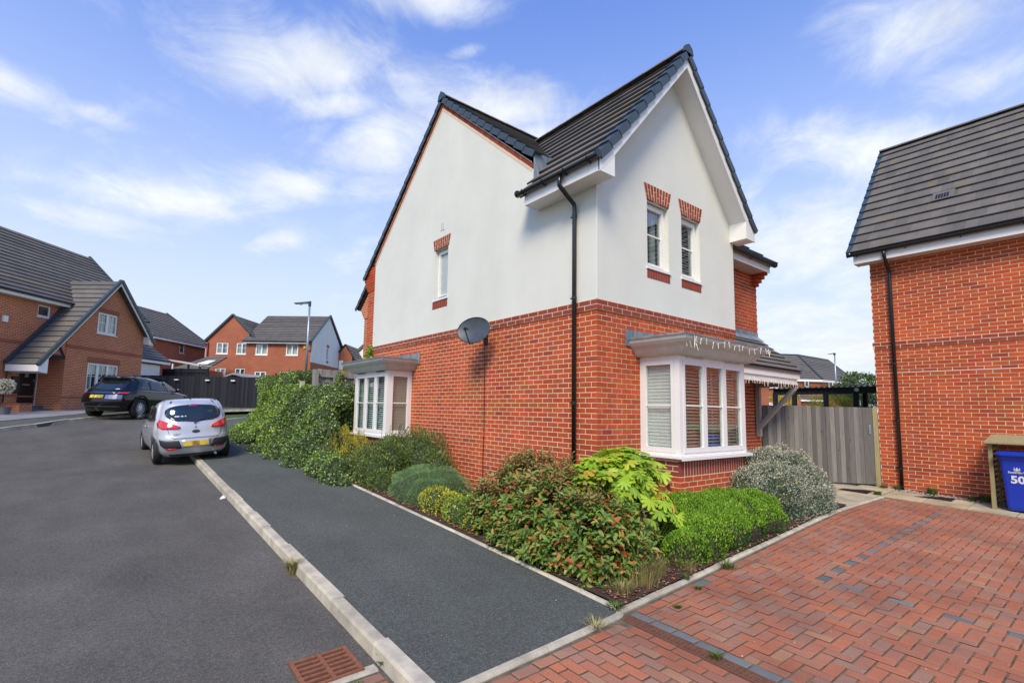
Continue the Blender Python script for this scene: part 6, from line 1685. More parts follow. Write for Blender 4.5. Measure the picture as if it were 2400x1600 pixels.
def car_body(S, levels, parent, mat, roof_mat=None, name='body'):
    mb = MB(); rings = [S.ring(z) for z in levels]; n = len(rings[0]); pts = [(p[0], p[1], z) for r, z in zip(rings, levels) for p in r]
    fs = [(i * n + k, i * n + (k + 1) % n, (i + 1) * n + (k + 1) % n, (i + 1) * n + k) for i in range(len(levels) - 1) for k in range(n)]
    cx = sum(p[0] for p in rings[-1]) / n; zt = levels[-1] + .018
    # roof cap: two shrinking rings
    r2 = [(cx + (p[0] - cx) * .72, p[1] * .72, zt) for p in rings[-1]]; b = len(pts); pts += r2
    L = len(levels) - 1
    fs += [(L * n + k, L * n + (k + 1) % n, b + (k + 1) % n, b + k) for k in range(n)]; pts.append((cx, 0, zt + .010)); fs += [(b + k, b + (k + 1) % n, len(pts) - 1) for k in range(n)]
    fs.append(tuple(range(n))[::-1])
    Mx = wm(parent); mb.add([tuple(Mx @ Vector(p)) for p in pts], fs)
    return mb.build(name, mat, parent, smooth=True)
def panel(S, parent, name, mat, where, rows, off=.006, nc=14, smooth=True, thick=.0):
    """a skin panel that follows the body. rows: [(z, a, b)]; where: 'rear','front','left','right'"""
    mb = MB(); pts = []
    for (z, a, b) in rows:
        for k in range(nc + 1):
            q = a + (b - a) * k / nc
            if where == 'rear': p = (S.rear_x(q, z) - off, q, z)
            elif where == 'front': p = (S.front_x(q, z) + off, q, z)
            elif where == 'left': p = (q, S.side_y(q, z) + off, z)
            else: p = (q, -S.side_y(q, z) - off, z)
            pts.append(p)
    m = nc + 1
    fs = [(i * m + k, i * m + k + 1, (i + 1) * m + k + 1, (i + 1) * m + k) for i in range(len(rows) - 1) for k in range(nc)]
    Mx = wm(parent); mb.add([tuple(Mx @ Vector(p)) for p in pts], fs)
    o = mb.build(name, MT[mat], parent, smooth=smooth, recalc=False)
    sm = o.modifiers.new('thickness', 'SOLIDIFY'); sm.thickness = thick or .006; sm.offset = 0
    return o
def outline_rows(pts, n=10):
    """rows (z, left, right) of a convex outline given as (coord, z) points"""
    zs = sorted(p[1] for p in pts); lo, hi = zs[0] + 1e-4, zs[-1] - 1e-4; out = []
    for i in range(n + 1):
        z = lo + (hi - lo) * i / n; xs = []
        for (a, za), (b, zb) in zip(pts, pts[1:] + pts[:1]):
            if (za - z) * (zb - z) <= 0 and za != zb: xs.append(a + (b - a) * (z - za) / (zb - za))
        out.append((z, min(xs), max(xs)))
    return out
def wheel(parent, x, y, r, w, side, spokes=10, rim='rim'):
    Mx = wm(parent); T = lambda p: tuple(Mx @ Vector(p))
    mb = MB(); n = 28; prof = [(0, -.5, .62), (0, -.5, .90), (0, -.36, 1.0), (0, .36, 1.0), (0, .5, .90), (0, .5, .66), (0, .40, .62), (0, .1, .60)]
    pts = []
    for (_, a, q) in prof:
        for k in range(n): t = 2 * math.pi * k / n; pts.append(T((x + math.cos(t) * r * q, y + a * w * side, r + math.sin(t) * r * q)))
    mb.add(pts, [(i * n + k, i * n + (k + 1) % n, (i + 1) * n + (k + 1) % n, (i + 1) * n + k) for i in range(len(prof) - 1) for k in range(n)] + [tuple(range(n))])
    wl = mb.build('wheel', MT['tyre'], parent, smooth=True)
    mb = MB(); yo = y + .40 * w * side
    mb.tube([T((x, yo - .03 * side, r)), T((x, yo + .02 * side, r))], r * .12, 12)
    for k in range(spokes):
        t = 2 * math.pi * k / spokes; c_, s_ = math.cos(t), math.sin(t); px, pz = -s_, c_; wd = r * .045
        a = [(x + c_ * r * .10 + px * wd, yo + .012 * side, r + s_ * r * .10 + pz * wd), (x + c_ * r * .10 - px * wd, yo + .012 * side, r + s_ * r * .10 - pz * wd), (x + c_ * r * .63 - px * wd * .8, yo + .0 * side, r + s_ * r * .63 - pz * wd * .8), (x + c_ * r * .63 + px * wd * .8, yo, r + s_ * r * .63 + pz * wd * .8)]
        b = [(p[0], p[1] - .03 * side, p[2]) for p in a]; mb.hexa([T(p) for p in b] + [T(p) for p in a])
    ring = []
    for k in range(25): t = 2 * math.pi * k / 24; ring.append(T((x + math.cos(t) * r * .645, yo, r + math.sin(t) * r * .645)))
    mb.tube(ring, r * .028, 6); mb.build('rim', MT[rim], wl)
    mb = MB(); mb.tube([T((x, yo - .09 * side, r)), T((x, yo - .05 * side, r))], r * .60, 20); mb.build('brake_disc', MT['blackish'], wl)
    return wl
MT['tyre'] = simple('black_tyre_rubber', (.014, .014, .015), .8); MT['rim'] = simple('alloy_rim', (.62, .63, .65), .35, metal=.5)
def paint(name, col, rough, metal=.0, coat=1.0):
    m, nt, b, _ = new_mat(name); b.inputs['Base Color'].default_value = (*col, 1); b.inputs['Roughness'].default_value = rough; b.inputs['Metallic'].default_value = metal; b.inputs['Coat Weight'].default_value = coat; b.inputs['Coat Roughness'].default_value = .04; return m
MT['silver'] = paint('silver_white_paint', (.50, .52, .55), .38, .35); MT['blackpaint'] = paint('black_car_paint', (.004, .0045, .006), .12, coat=.25)
MT['trim'] = simple('black_bumper_plastic', (.020, .024, .028), .5)
def lamp_mat():
    m, nt, b, _ = new_mat('red_lamp_lens'); b.inputs['Base Color'].default_value = (.62, .012, .012, 1); b.inputs['Roughness'].default_value = .12; b.inputs['Coat Weight'].default_value = 1; return m
MT['redlamp'] = lamp_mat(); MT['plate'] = simple('yellow_number_plate', (.72, .52, .03), .4, var=.0)
def plate_mat():
    m, nt, b, _ = new_mat('blurred_yellow_plate'); P = N(nt, 'ShaderNodeTexCoord').outputs['Object']
    c = ramp(nt, noise(nt, mapping(nt, P, (1, 9, 2)), 1.6, 1, .4), [(.40, (.30, .17, .03)), (.55, (.70, .50, .04))]); nt.links.new(c, b.inputs['Base Color']); b.inputs['Roughness'].default_value = .45; return m
MT['plate_blur'] = plate_mat(); MT['plate_blue'] = simple('blue_grey_panel', (.09, .12, .26), .35); MT['chrome'] = simple('bright_chrome', (.6, .62, .64), .12, metal=1)
# ---- silver hatchback, half on the footway
hd = math.radians(90 + 3.0)
roll = math.atan2(.105, 1.45); pit = math.atan(.042)
ra = np.array([-3.78, 9.98])      # middle of the rear axle
Rm = Matrix.Rotation(hd, 4, 'Z') @ Matrix.Rotation(-pit, 4, 'Y') @ Matrix.Rotation(-roll * 1.0, 4, 'X')
zax = (g(ra[0] - .72, ra[1]) - .11 + g(ra[0] + .72, ra[1])) / 2
Moff = Matrix.Translation((ra[0], ra[1], zax)) @ Rm @ Matrix.Translation((-.70, 0, 0))
HC = thing('silver_hatchback', (0, 0, 0), 'small silver hatchback seen from behind, parked with its right wheels on the footway', 'car')
HC.matrix_basis = Moff; WM[HC] = Moff
S = CarShape(rear=[(.18, .16), (.28, .06), (.45, .0), (.62, .02), (.72, .07), (.86, .10), (1.0, .16), (1.25, .32), (1.42, .46), (1.48, .56), (1.51, .70)],
             front=[(.18, 3.75), (.35, 3.86), (.6, 3.85), (.80, 3.70), (.90, 3.35), (.98, 2.95), (1.25, 2.35), (1.42, 1.95), (1.50, 1.7)],
             width=[(.18, .72), (.30, .80), (.55, .845), (.80, .845), (.92, .82), (1.05, .785), (1.30, .725), (1.42, .675), (1.49, .60), (1.51, .54)], rr=.34, rf=.75, wheels=(.70, 3.18), arch=.345, wr=.30)
lv = [.18, .24, .30, .36, .42, .48, .54, .60, .64, .68, .74, .80, .86, .92, .98, 1.04, 1.10, 1.16, 1.22, 1.28, 1.34, 1.39, 1.43, 1.465, 1.49, 1.50]
car_body(S, lv, HC, MT['silver'])
def ell(yc, zc, hy, hz, n=20, p=2.0, skew=0): return [(yc + hy * math.copysign(abs(math.cos(t)) ** (2 / p), math.cos(t)), zc + hz * math.copysign(abs(math.sin(t)) ** (2 / p), math.sin(t)) + skew * abs(math.cos(t)) ** 2) for t in [2 * math.pi * k / n for k in range(n)]]
panel(S, HC, 'rear_window', 'car_glass', 'rear', outline_rows(ell(0, 1.205, .60, .205, 36, 2.5), 14), .010)
panel(S, HC, 'high_brake_light', 'redlamp', 'rear', [(1.375, -.09, .09), (1.39, -.09, .09)], .016, 4)
for s in (-1, 1):
    o = [(s * .30, .885), (s * .36, .85), (s * .68, .85), (s * .745, .89), (s * .745, 1.01), (s * .70, 1.06), (s * .62, 1.03)]
    panel(S, HC, 'tail_light', 'redlamp', 'rear', outline_rows(o, 10), .016, 10, thick=.02)
    o = [(s * .36, .575), (s * .735, .60), (s * .71, .47), (s * .60, .385), (s * .30, .385)]
    panel(S, HC, 'bumper_insert', 'trim', 'rear', outline_rows(o, 8), .012, 10, thick=.012)
    panel(S, HC, 'reflector', 'redlamp', 'rear', [(.365, s * .38, s * .60), (.395, s * .40, s * .62)], .022, 6)
panel(S, HC, 'plate_recess', 'silver', 'rear', outline_rows([(-.33, .585), (.33, .585), (.29, .40), (-.29, .40)], 4), .006, 6)
panel(S, HC, 'number_plate', 'plate_blur', 'rear', [(.44, -.26, .26), (.555, -.26, .26)], .020, 4, smooth=False)
panel(S, HC, 'tailgate_seam', 'trim', 'rear', [(.625, -.46, .46), (.632, -.465, .465)], .007, 14, thick=.003)
for s in (-1, 1):
    mb = MB(); Mx = wm(HC); pp = [tuple(Mx @ Vector((S.rear_x(s * y, z) - .003, s * y, z))) for y, z in ((.45, .63), (.50, .65), (.54, .71), (.575, .85))]; mb.tube(pp, .004, 5); mb.build('tailgate_seam', MT['trim'], HC)
    panel(S, HC, 'roof_strip', 'trim', 'rear', [(1.44, s * .46, s * .485), (1.488, s * .42, s * .445)], .012, 2, thick=.006)
panel(S, HC, 'tailgate_handle', 'trim', 'rear', outline_rows(ell(.0, .775, .085, .038, 16), 6), .010, 6)
Mx = wm(HC)
mb = MB(); mb.tube([tuple(Mx @ Vector((S.rear_x(y, z) - .03, y, z))) for y, z in ((.02, .965), (.0, 1.00), (-.12, 1.055), (-.42, 1.085))], [.018, .014, .010, .007], 6); mb.build('rear_wiper', MT['trim'], HC)
mb = MB(); mb.tube([tuple(Mx @ Vector(p)) for p in ((.82, 0, 1.51), (.68, 0, 1.66))], .006, 5); mb.tube([tuple(Mx @ Vector(p)) for p in ((.84, 0, 1.50), (.83, 0, 1.54))], .022, 8); mb.build('aerial', MT['trim'], HC)
for s in (-1, 1):
    side = 'left' if s > 0 else 'right'
    panel(S, HC, 'side_window', 'car_glass', side, outline_rows([(.62, 1.03), (.98, .985), (1.50, .965), (1.50, 1.36), (1.10, 1.36), (.80, 1.30)], 8), .008, 10)
    panel(S, HC, 'side_window', 'car_glass', side, outline_rows([(1.56, .965), (2.62, .945), (2.25, 1.26), (2.0, 1.36), (1.56, 1.37)], 8), .008, 10)
    panel(S, HC, 'door_seam', 'trim', side, [(.30, 1.535, 1.541), (.95, 1.535, 1.541)], .004, 1, thick=.003); panel(S, HC, 'door_seam', 'trim', side, [(.30, 2.75, 2.756), (.92, 2.75, 2.756)], .004, 1, thick=.003)
    panel(S, HC, 'door_handle', 'silver', side, [(.82, 1.62, 1.78), (.85, 1.62, 1.78)], .03, 3, thick=.03)
    mb = MB(); yb = s * (S.side_y(2.45, .98) + .02); pts = []
    for (ex, k) in ((-.06, .7), (0, 1.0), (.08, .75), (.13, .3)):
        pts.append([(2.40 + ex, yb + s * .09 + s * .10 * k * math.cos(t), 1.02 + .075 * k * math.sin(t)) for t in [2 * math.pi * q / 12 for q in range(12)]])
    loft(mb, [[tuple(Mx @ Vector(p)) for p in r] for r in pts]); mb.tube([tuple(Mx @ Vector((2.44, yb - s * .02, .98))), tuple(Mx @ Vector((2.42, yb + s * .06, 1.0)))], .025, 6); mb.build('door_mirror', MT['trim'], HC, smooth=True)
    for xw in (.70, 3.18): wheel(HC, xw, s * .73, .30, .185, s, spokes=7)
panel(S, HC, 'windscreen', 'car_glass', 'front', outline_rows([(-.62, .98), (.62, .98), (.5, 1.38), (-.5, 1.38)], 8), .01, 10)
panel(S, HC, 'underside_valance', 'trim', 'rear', [(.19, -.50, .50), (.245, -.55, .55)], .006, 8)
mb = MB(); mb.tube([tuple(Mx @ Vector((.20, -.42, .21))), tuple(Mx @ Vector((.05, -.42, .205)))], .03, 10); mb.build('exhaust_pipe', MT['grey_metal'], HC)
# three small diamonds badge and model lettering
em = MB()
for k in range(3):
    t = math.pi / 2 + k * 2 * math.pi / 3; cyy, czz = 0 + math.cos(t) * .0225, .875 + math.sin(t) * .0225; c_, s_ = math.cos(t), math.sin(t)
    d4 = [(.022 * c_, .022 * s_), (-.012 * s_, .012 * c_), (-.022 * c_, -.022 * s_), (.012 * s_, -.012 * c_)]
    em.poly([tuple(Mx @ Vector((S.rear_x(0, .825) - .014, cyy + a, czz + b))) for a, b in d4])
em.build('badge', MT['chrome'], HC, recalc=False)
Mt = Mx @ Matrix.Translation((S.rear_x(.38, .71) - .012, .40, .70)) @ Matrix(((0, 0, -1, 0), (-1, 0, 0, 0), (0, 1, 0, 0), (0, 0, 0, 1)))
text_mesh('model_lettering', 'COLT', .06, MT['grey_metal'], HC, Mt, bold=.002)
# stickers in the rear window
mb = MB()
for k, (y, w) in enumerate(((.42, .10), (.29, .05), (.21, .03))):
    mb.poly([tuple(Mx @ Vector((S.rear_x(y - w * q, z) - .018, y - w * q, z))) for q, z in ((0, 1.125), (1, 1.125), (1, 1.15), (0, 1.15))])
mb.build('window_sticker', MT['cornice_grey'], HC, recalc=False)
# ---- black SUV at the left house
hd = math.radians(45)
ax_l, ax_r = np.array([-5.93, 21.0]), np.array([-4.75, 19.85])
ra = (ax_l + ax_r) / 2
hd = math.atan2((ax_r - ax_l)[1], (ax_r - ax_l)[0]) + math.pi / 2 + math.radians(7)
zr_ = 1.06
Moff = Matrix.Translation((ra[0], ra[1], zr_)) @ Matrix.Rotation(hd, 4, 'Z') @ Matrix.Translation((-.98, 0, 0))
SV = thing('black_suv', (0, 0, 0), 'large glossy black SUV parked in front of the left brick house', 'car'); SV.matrix_basis = Moff; WM[SV] = Moff
S = CarShape(rear=[(.26, .30), (.40, .10), (.60, .0), (.80, .02), (.95, .10), (1.05, .20), (1.30, .46), (1.48, .68), (1.60, .50), (1.64, .56), (1.68, .9)],
             front=[(.26, 4.75), (.45, 4.95), (.75, 4.98), (.95, 4.88), (1.06, 4.45), (1.12, 3.75), (1.35, 3.25), (1.55, 2.85), (1.64, 2.6), (1.68, 2.3)],
             width=[(.26, .86), (.40, .94), (.70, .995), (.95, .99), (1.08, .95), (1.20, .89), (1.45, .78), (1.58, .70), (1.65, .60), (1.69, .50)], rr=.38, rf=.85, wheels=(.98, 3.98), arch=.43, wr=.385)
lv = [.26, .32, .38, .44, .50, .56, .62, .68, .74, .80, .86, .92, .98, 1.04, 1.10, 1.16, 1.22, 1.28, 1.34, 1.40, 1.46, 1.51, 1.56, 1.60, 1.63, 1.66, 1.68]
car_body(S, lv, SV, MT['blackpaint'])
panel(S, SV, 'rear_window', 'car_glass', 'rear', outline_rows([(-.66, 1.12), (.66, 1.12), (.60, 1.44), (.50, 1.48), (-.50, 1.48), (-.60, 1.44)], 8), .008, 12)
panel(S, SV, 'number_plate', 'plate_blur', 'rear', [(.78, -.16, .36), (.89, -.16, .36)], .02, 4, smooth=False)
panel(S, SV, 'tow_sticker_panel', 'plate_blue', 'rear', [(.74, -.78, -.24), (.90, -.78, -.24)], .022, 4, smooth=False)
panel(S, SV, 'tail_light', 'redlamp', 'rear', outline_rows([(-.58, .955), (-.86, .95), (-.86, 1.03), (-.62, 1.01)], 4), .014, 8); panel(S, SV, 'tail_light', 'redlamp', 'rear', outline_rows([(.58, .955), (.86, .95), (.86, 1.03), (.62, 1.01)], 4), .014, 8)
panel(S, SV, 'light_bar', 'chrome', 'rear', [(.985, -.60, .60), (1.0, -.60, .60)], .012, 10)
panel(S, SV, 'rear_bumper', 'trim', 'rear', [(.34, -.80, .80), (.46, -.82, .82)], .008, 12)
for s, side in ((1, 'left'), (-1, 'right')):
    panel(S, SV, 'side_window', 'car_glass', side, outline_rows([(.95, 1.14), (1.55, 1.12), (1.55, 1.50), (1.25, 1.46)], 6), .008, 8)
    panel(S, SV, 'side_window', 'car_glass', side, outline_rows([(1.60, 1.12), (2.55, 1.11), (2.50, 1.55), (1.60, 1.53)], 6), .008, 8)
    panel(S, SV, 'side_window', 'car_glass', side, outline_rows([(2.62, 1.11), (3.55, 1.11), (3.15, 1.36), (2.75, 1.55), (2.58, 1.55)], 6), .008, 8)
    panel(S, SV, 'waist_trim', 'chrome', side, [(1.085, .95, 3.6), (1.10, .95, 3.6)], .012, 12, thick=.006); panel(S, SV, 'sill_trim', 'chrome', side, [(.44, 1.6, 3.4), (.455, 1.6, 3.4)], .012, 10, thick=.006)
    mb = MB(); Mx = wm(SV); yb = s * (S.side_y(3.25, 1.12) + .02); pts = []
    for (ex, k) in ((-.06, .7), (0, 1.0), (.10, .75), (.16, .3)): pts.append([(3.2 + ex, yb + s * .11 + s * .12 * k * math.cos(t), 1.20 + .085 * k * math.sin(t)) for t in [2 * math.pi * q / 12 for q in range(12)]])
    loft(mb, [[tuple(Mx @ Vector(p)) for p in r] for r in pts]); mb.tube([tuple(Mx @ Vector((3.24, yb - s * .03, 1.12))), tuple(Mx @ Vector((3.22, yb + s * .06, 1.17)))], .03, 6); mb.build('door_mirror', MT['blackpaint'], SV, smooth=True)
    mb = MB(); mb.tube([tuple(Mx @ Vector((x, s * (.60 + .02 * (x - .9) * (2.9 - x)), 1.70 + .02 * (x - .8) * (3 - x) * .3))) for x in (.9, 1.4, 2.0, 2.6, 2.9)], .016, 6); mb.build('roof_rail', MT['trim'], SV)
    for xw in (.98, 3.98): wheel(SV, xw, s * .86, .385, .25, s, spokes=12)
    mb = MB(); mb.tube([tuple(Mx @ Vector((.98 + .45 * math.cos(t), s * (S.side_y(.98, .6) + .004), .385 + .45 * math.sin(t)))) for t in [math.pi * q / 14 for q in range(15)]], .022, 6); mb.build('wheel_arch_trim', MT['blackpaint'], SV)
panel(S, SV, 'windscreen', 'car_glass', 'front', outline_rows([(-.75, 1.12), (.75, 1.12), (.6, 1.55), (-.6, 1.55)], 8), .01, 10)
# ------------------------------------------------------------------ planting
def unit(v): return v / (np.linalg.norm(v, axis=-1, keepdims=True) + 1e-9)
LEAF_V = np.array([(0, 0, 0), (-.5, .42, .10), (.5, .42, .10), (0, .5, 0), (0, 1, -.10)]); LEAF_F = [(0, 3, 1), (0, 2, 3), (1, 3, 4), (3, 2, 4)]
OVAL_V = np.array([(0, 0, 0), (-.34, .22, .06), (.34, .22, .06), (-.5, .52, .10), (.5, .52, .10), (-.33, .82, .04), (.33, .82, .04), (0, 1, -.08), (0, .25, -.01), (0, .55, 0), (0, .82, -.03)])
OVAL_F = [(0, 8, 1), (0, 2, 8), (1, 8, 9, 3), (8, 2, 4, 9), (3, 9, 10, 5), (9, 4, 6, 10), (5, 10, 7), (10, 6, 7)]
def frames(axis, nrm, L, Wd):
    a = unit(axis); n = unit(nrm - (nrm * a).sum(-1, keepdims=True) * a); s = np.cross(a, n)
    M_ = np.zeros((len(a), 3, 3)); M_[:, :, 0] = s * (L * Wd)[:, None]; M_[:, :, 1] = a * L[:, None]; M_[:, :, 2] = n * L[:, None]
    return M_
def mesh_from(name, V, tf, nv, mat, parent, kind='stuff', smooth=False):
    n = len(V); T = [len(f) for f in tf]
    idx = np.concatenate([np.array(f) for f in tf]); base = (np.arange(n) * nv)[:, None]
    loops = (idx[None, :] + base).ravel().astype(np.int32)
    ls = np.cumsum([0] + T[:-1]); starts = (ls[None, :] + (np.arange(n) * len(idx))[:, None]).ravel().astype(np.int32)
    V = V.reshape(-1, 3)
    if parent is not None:
        Mi = np.array(wm(parent).inverted()); V = V @ Mi[:3, :3].T + Mi[:3, 3]
    me = bpy.data.meshes.new(name); me.vertices.add(len(V)); me.vertices.foreach_set('co', V.ravel().astype(np.float32))
    me.loops.add(len(loops)); me.loops.foreach_set('vertex_index', loops)
    me.polygons.add(len(starts)); me.polygons.foreach_set('loop_start', starts)
    me.update(calc_edges=True); me.validate(); me.materials.append(mat)
    o = bpy.data.objects.new(name, me); link(o, parent); WM[o] = wm(parent)
    if kind: o['kind'] = kind
    return o
def sample(blobs, n, rmin=.78, rmax=1.06, up_bias=.15, clip=None, overlap=.80):
    B = np.array(blobs, float); w = (B[:, 3] * B[:, 4] + B[:, 4] * B[:, 5] + B[:, 3] * B[:, 5]); w /= w.sum()
    P, Nn = [], []; got = 0
    while got < n:
        m = n * 2; k = RNG.choice(len(B), m, p=w); d = unit(RNG.normal(size=(m, 3)) + np.array([0, 0, up_bias])); r = RNG.uniform(rmin, rmax, m)
        # break up the outline with slow bumps
        q = B[k, :3] + d * B[k, 3:6]
        bm_ = 1 + .10 * np.sin(q[:, 0] * 9 + 1.3 * q[:, 2] * 7) * np.sin(q[:, 1] * 8 + 2) + .06 * np.sin(q[:, 2] * 17 + q[:, 1] * 13)
        p = B[k, :3] + d * B[k, 3:6] * (r * bm_)[:, None]; nn = unit(d / B[k, 3:6])
        ok = p[:, 2] > G(p[:, 0], p[:, 1]) + .01
        for j in range(len(B)):
            e = ((p - B[j, :3]) / B[j, 3:6]); ins = (e ** 2).sum(1) < overlap ** 2; ok &= ~(ins & (k != j))
        if clip is not None: ok &= clip(p)
        P.append(p[ok]); Nn.append(nn[ok]); got += ok.sum()
        if m and ok.sum() == 0: break
    return np.concatenate(P)[:n], np.concatenate(Nn)[:n]
def foliage(parent, name, mat, blobs, n, L=(.03, .05), wd=.5, out=.6, upw=.5, rnd_=.6, tmpl='leaf', clip=None, rmin=.78, rmax=1.06, flat=.5, up_bias=.15, kind='stuff'):
    p, nn = sample(blobs, n, rmin, rmax, clip=clip, up_bias=up_bias); m = len(p)
    ax = nn * out + np.array([0, 0, upw]) + RNG.normal(size=(m, 3)) * rnd_ * .6
    nr = nn * flat + np.array([0, 0, .5]) + RNG.normal(size=(m, 3)) * .45
    Ls = RNG.uniform(L[0], L[1], m); M_ = frames(ax, nr, Ls, np.full(m, wd))
    tv, tf = (LEAF_V, LEAF_F) if tmpl == 'leaf' else (OVAL_V, OVAL_F)
    V = np.einsum('kij,nj->kni', M_, tv) + p[:, None, :]
    return mesh_from(name, V, tf, len(tv), MT[mat], parent, kind)
def core(parent, blobs, k=.80, mat='core', name='dark_leaf_filler', dz=0.0):  # added filler blobs block the view through; inner shade is in their colour
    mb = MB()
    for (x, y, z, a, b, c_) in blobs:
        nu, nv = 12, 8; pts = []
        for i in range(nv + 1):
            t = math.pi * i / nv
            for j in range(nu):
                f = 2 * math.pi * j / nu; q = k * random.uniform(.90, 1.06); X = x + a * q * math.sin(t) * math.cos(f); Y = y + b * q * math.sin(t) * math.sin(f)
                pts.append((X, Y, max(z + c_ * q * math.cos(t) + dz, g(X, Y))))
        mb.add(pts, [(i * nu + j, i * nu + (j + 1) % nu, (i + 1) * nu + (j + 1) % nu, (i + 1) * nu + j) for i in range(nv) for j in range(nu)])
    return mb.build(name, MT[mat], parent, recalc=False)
def stems(parent, base, tips, r=.008, mat='stem', name='stem', wob=.05):
    mb = MB()
    for t in tips:
        b = np.array(base(t) if callable(base) else base, float); t = np.array(t, float); m = b + (t - b) * .5 + np.array([random.uniform(-wob, wob), random.uniform(-wob, wob), .02])
        mb.tube([b, m, t], [r, r * .8, r * .5], 5)
    return mb.build(name, MT[mat], parent, kind='stuff')
def plant(name, blobs, label, cat='shrub', group=None):
    x = np.mean([b[0] for b in blobs]); y = np.mean([b[1] for b in blobs]); return thing(name, (x, y, g(x, y)), label, cat, 0, group)
# ---- photinia, the big red-tipped shrub at the corner
bl = [(-1.18, -1.02, .20, .46, .42, .50), (-1.25, -.42, .28, .46, .48, .58), (-1.12, .22, .36, .50, .50, .66), (-1.22, .72, .26, .38, .36, .48), (-.80, -1.0, .20, .40, .38, .44), (-.76, -.35, .34, .44, .50, .60), (-.70, .45, .40, .42, .5, .58), (-1.30, -.75, .12, .40, .4, .36)]
PH = plant('photinia_shrub', bl, 'large photinia shrub with green and red-tipped leaves spilling over the footway corner')
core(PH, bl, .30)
def rosettes(blobs, ntw, nleaf, L, wd, Pc, droop=.2, rmin=.86, rmax=1.04, spread=.95, clip=None, ub=.1):
    p, nn = sample(blobs, ntw, rmin, rmax, up_bias=ub, clip=clip)
    for q, n_ in zip(p, nn):
        a = unit(n_ * .7 + np.array([0, 0, .65]) + RNG.normal(size=3) * .22)
        s1 = unit(np.cross(a, RNG.normal(size=3))); s2 = np.cross(a, s1); n1 = nleaf + RNG.integers(-1, 3); ph = RNG.uniform(0, 6.28)
        for k in range(n1):
            t = ph + 2.4 * k; rad = s1 * math.cos(t) + s2 * math.sin(t); lift = RNG.uniform(.1, 1.1) * (1.2 - k / n1)
            ax = unit(rad * spread + a * lift - np.array([0, 0, droop])); nr = unit(a - ax * (a @ ax) + RNG.normal(size=3) * .15); nr = unit(nr - ax * (nr @ ax)); sd_ = np.cross(ax, nr)
            Lk = RNG.uniform(*L); o = q - a * (.012 * k) + rad * .006
            m = np.eye(4); m[:3, 0] = sd_ * Lk * wd; m[:3, 1] = ax * Lk; m[:3, 2] = nr * Lk; m[:3, 3] = o; Pc.ms.append(m)
Pp = Pieces(OVAL_V, OVAL_F); Pt = Pieces(OVAL_V, OVAL_F)
rosettes(bl, 1000, 8, (.065, .098), .44, Pp, rmin=.80, ub=.0)
rosettes(bl, 420, 8, (.06, .09), .46, Pp, rmin=.45, rmax=.78, ub=.0)
rosettes([(-1.45, -1.15, .14, .22, .30, .22), (-1.55, -.6, .16, .20, .36, .26), (-1.55, .0, .16, .2, .36, .26), (-1.0, -1.38, .16, .34, .16, .26)], 190, 8, (.06, .092), .44, Pp, rmin=.6)
rosettes([(b[0], b[1], b[2] + .10, b[3] * .98, b[4] * .98, b[5]) for b in bl], 360, 7, (.05, .080), .38, Pt, clip=lambda p: p[:, 2] > .62 + .10 * (p[:, 1] < -.6), ub=.8)
Pp.build('leaf', MT['l_photinia'], PH, 200); Pt.build('leaf', MT['l_photinia_top'], PH, 100)
tw = []
for x, y, z in ((-1.25, .05, 1.02), (-.65, .30, 1.13), (-.95, -.25, 1.0), (-1.4, .25, .92), (-1.0, .30, 1.16), (-.85, .55, 1.15), (-1.15, .15, 1.10), (-.55, -.05, 1.10), (-.9, .9, 1.02), (-1.3, .5, 1.0)):
    tw.append((x, y, z))
stems(PH, lambda t: (t[0] * .6 - .4, t[1] * .5, g(-1, 0)), tw + [(-1.3, -1.1, .5), (-1.0, -.9, .6), (-1.2, -.2, .75), (-.7, -.8, .6)], .010)
Ps_ = Pieces(OVAL_V, OVAL_F)
for t in tw:
    for k in range(11):
        ang = 2.4 * k; rad = np.array([math.cos(ang), math.sin(ang), 0]); ax = unit(rad + np.array([0, 0, .5])); nr = unit(np.array([0, 0, 1.0]) - ax * ax[2]); o = np.array(t) - np.array([0, 0, .022 * k]); Lk = .065
        m = np.eye(4); m[:3, 0] = np.cross(ax, nr) * Lk * .4; m[:3, 1] = ax * Lk; m[:3, 2] = nr * Lk; m[:3, 3] = o; Ps_.ms.append(m)
Ps_.build('shoot_leaf', MT['l_photinia_top'], PH, 66)
# ---- fatsia, lime green hand-shaped leaves
def palmate(nl=8, seed=0):
    rr = random.Random(seed); v = [(0, 0, 0)]; ring = []
    span = math.radians(285); a0 = math.pi / 2 - span / 2
    for k in range(nl):
        a = a0 + span * (k + .5) / nl; hw = span / nl / 2; Ltip = 1.0 - .30 * abs((k + .5) / nl - .5) * 1.6 + rr.uniform(-.05, .05)
        for (da, r_) in ((-hw, .46), (-hw * .74, .66), (-hw * .56, .84), (0, 1.0), (hw * .56, .84), (hw * .74, .66)):
            r_ = r_ * Ltip if r_ > .5 else r_; z = -.42 * r_ * r_ + (.09 if da == 0 else -.02) + rr.uniform(-.03, .03) - (.06 if r_ < .5 else 0)
            ring.append((math.cos(a + da) * r_, math.sin(a + da) * r_ + .0, z))
    v += ring; n = len(ring); f = [(0, i, i + 1) for i in range(1, n)]
    return v, f
bF = [(-.10, -.62, .78, .60, .36, .46)]
FT = plant('fatsia_shrub', bF, 'tall lime green fatsia with big hand-shaped leaves in front of the house corner')
fat = [Pieces(*palmate(8, s)) for s in range(3)]
PETI = []
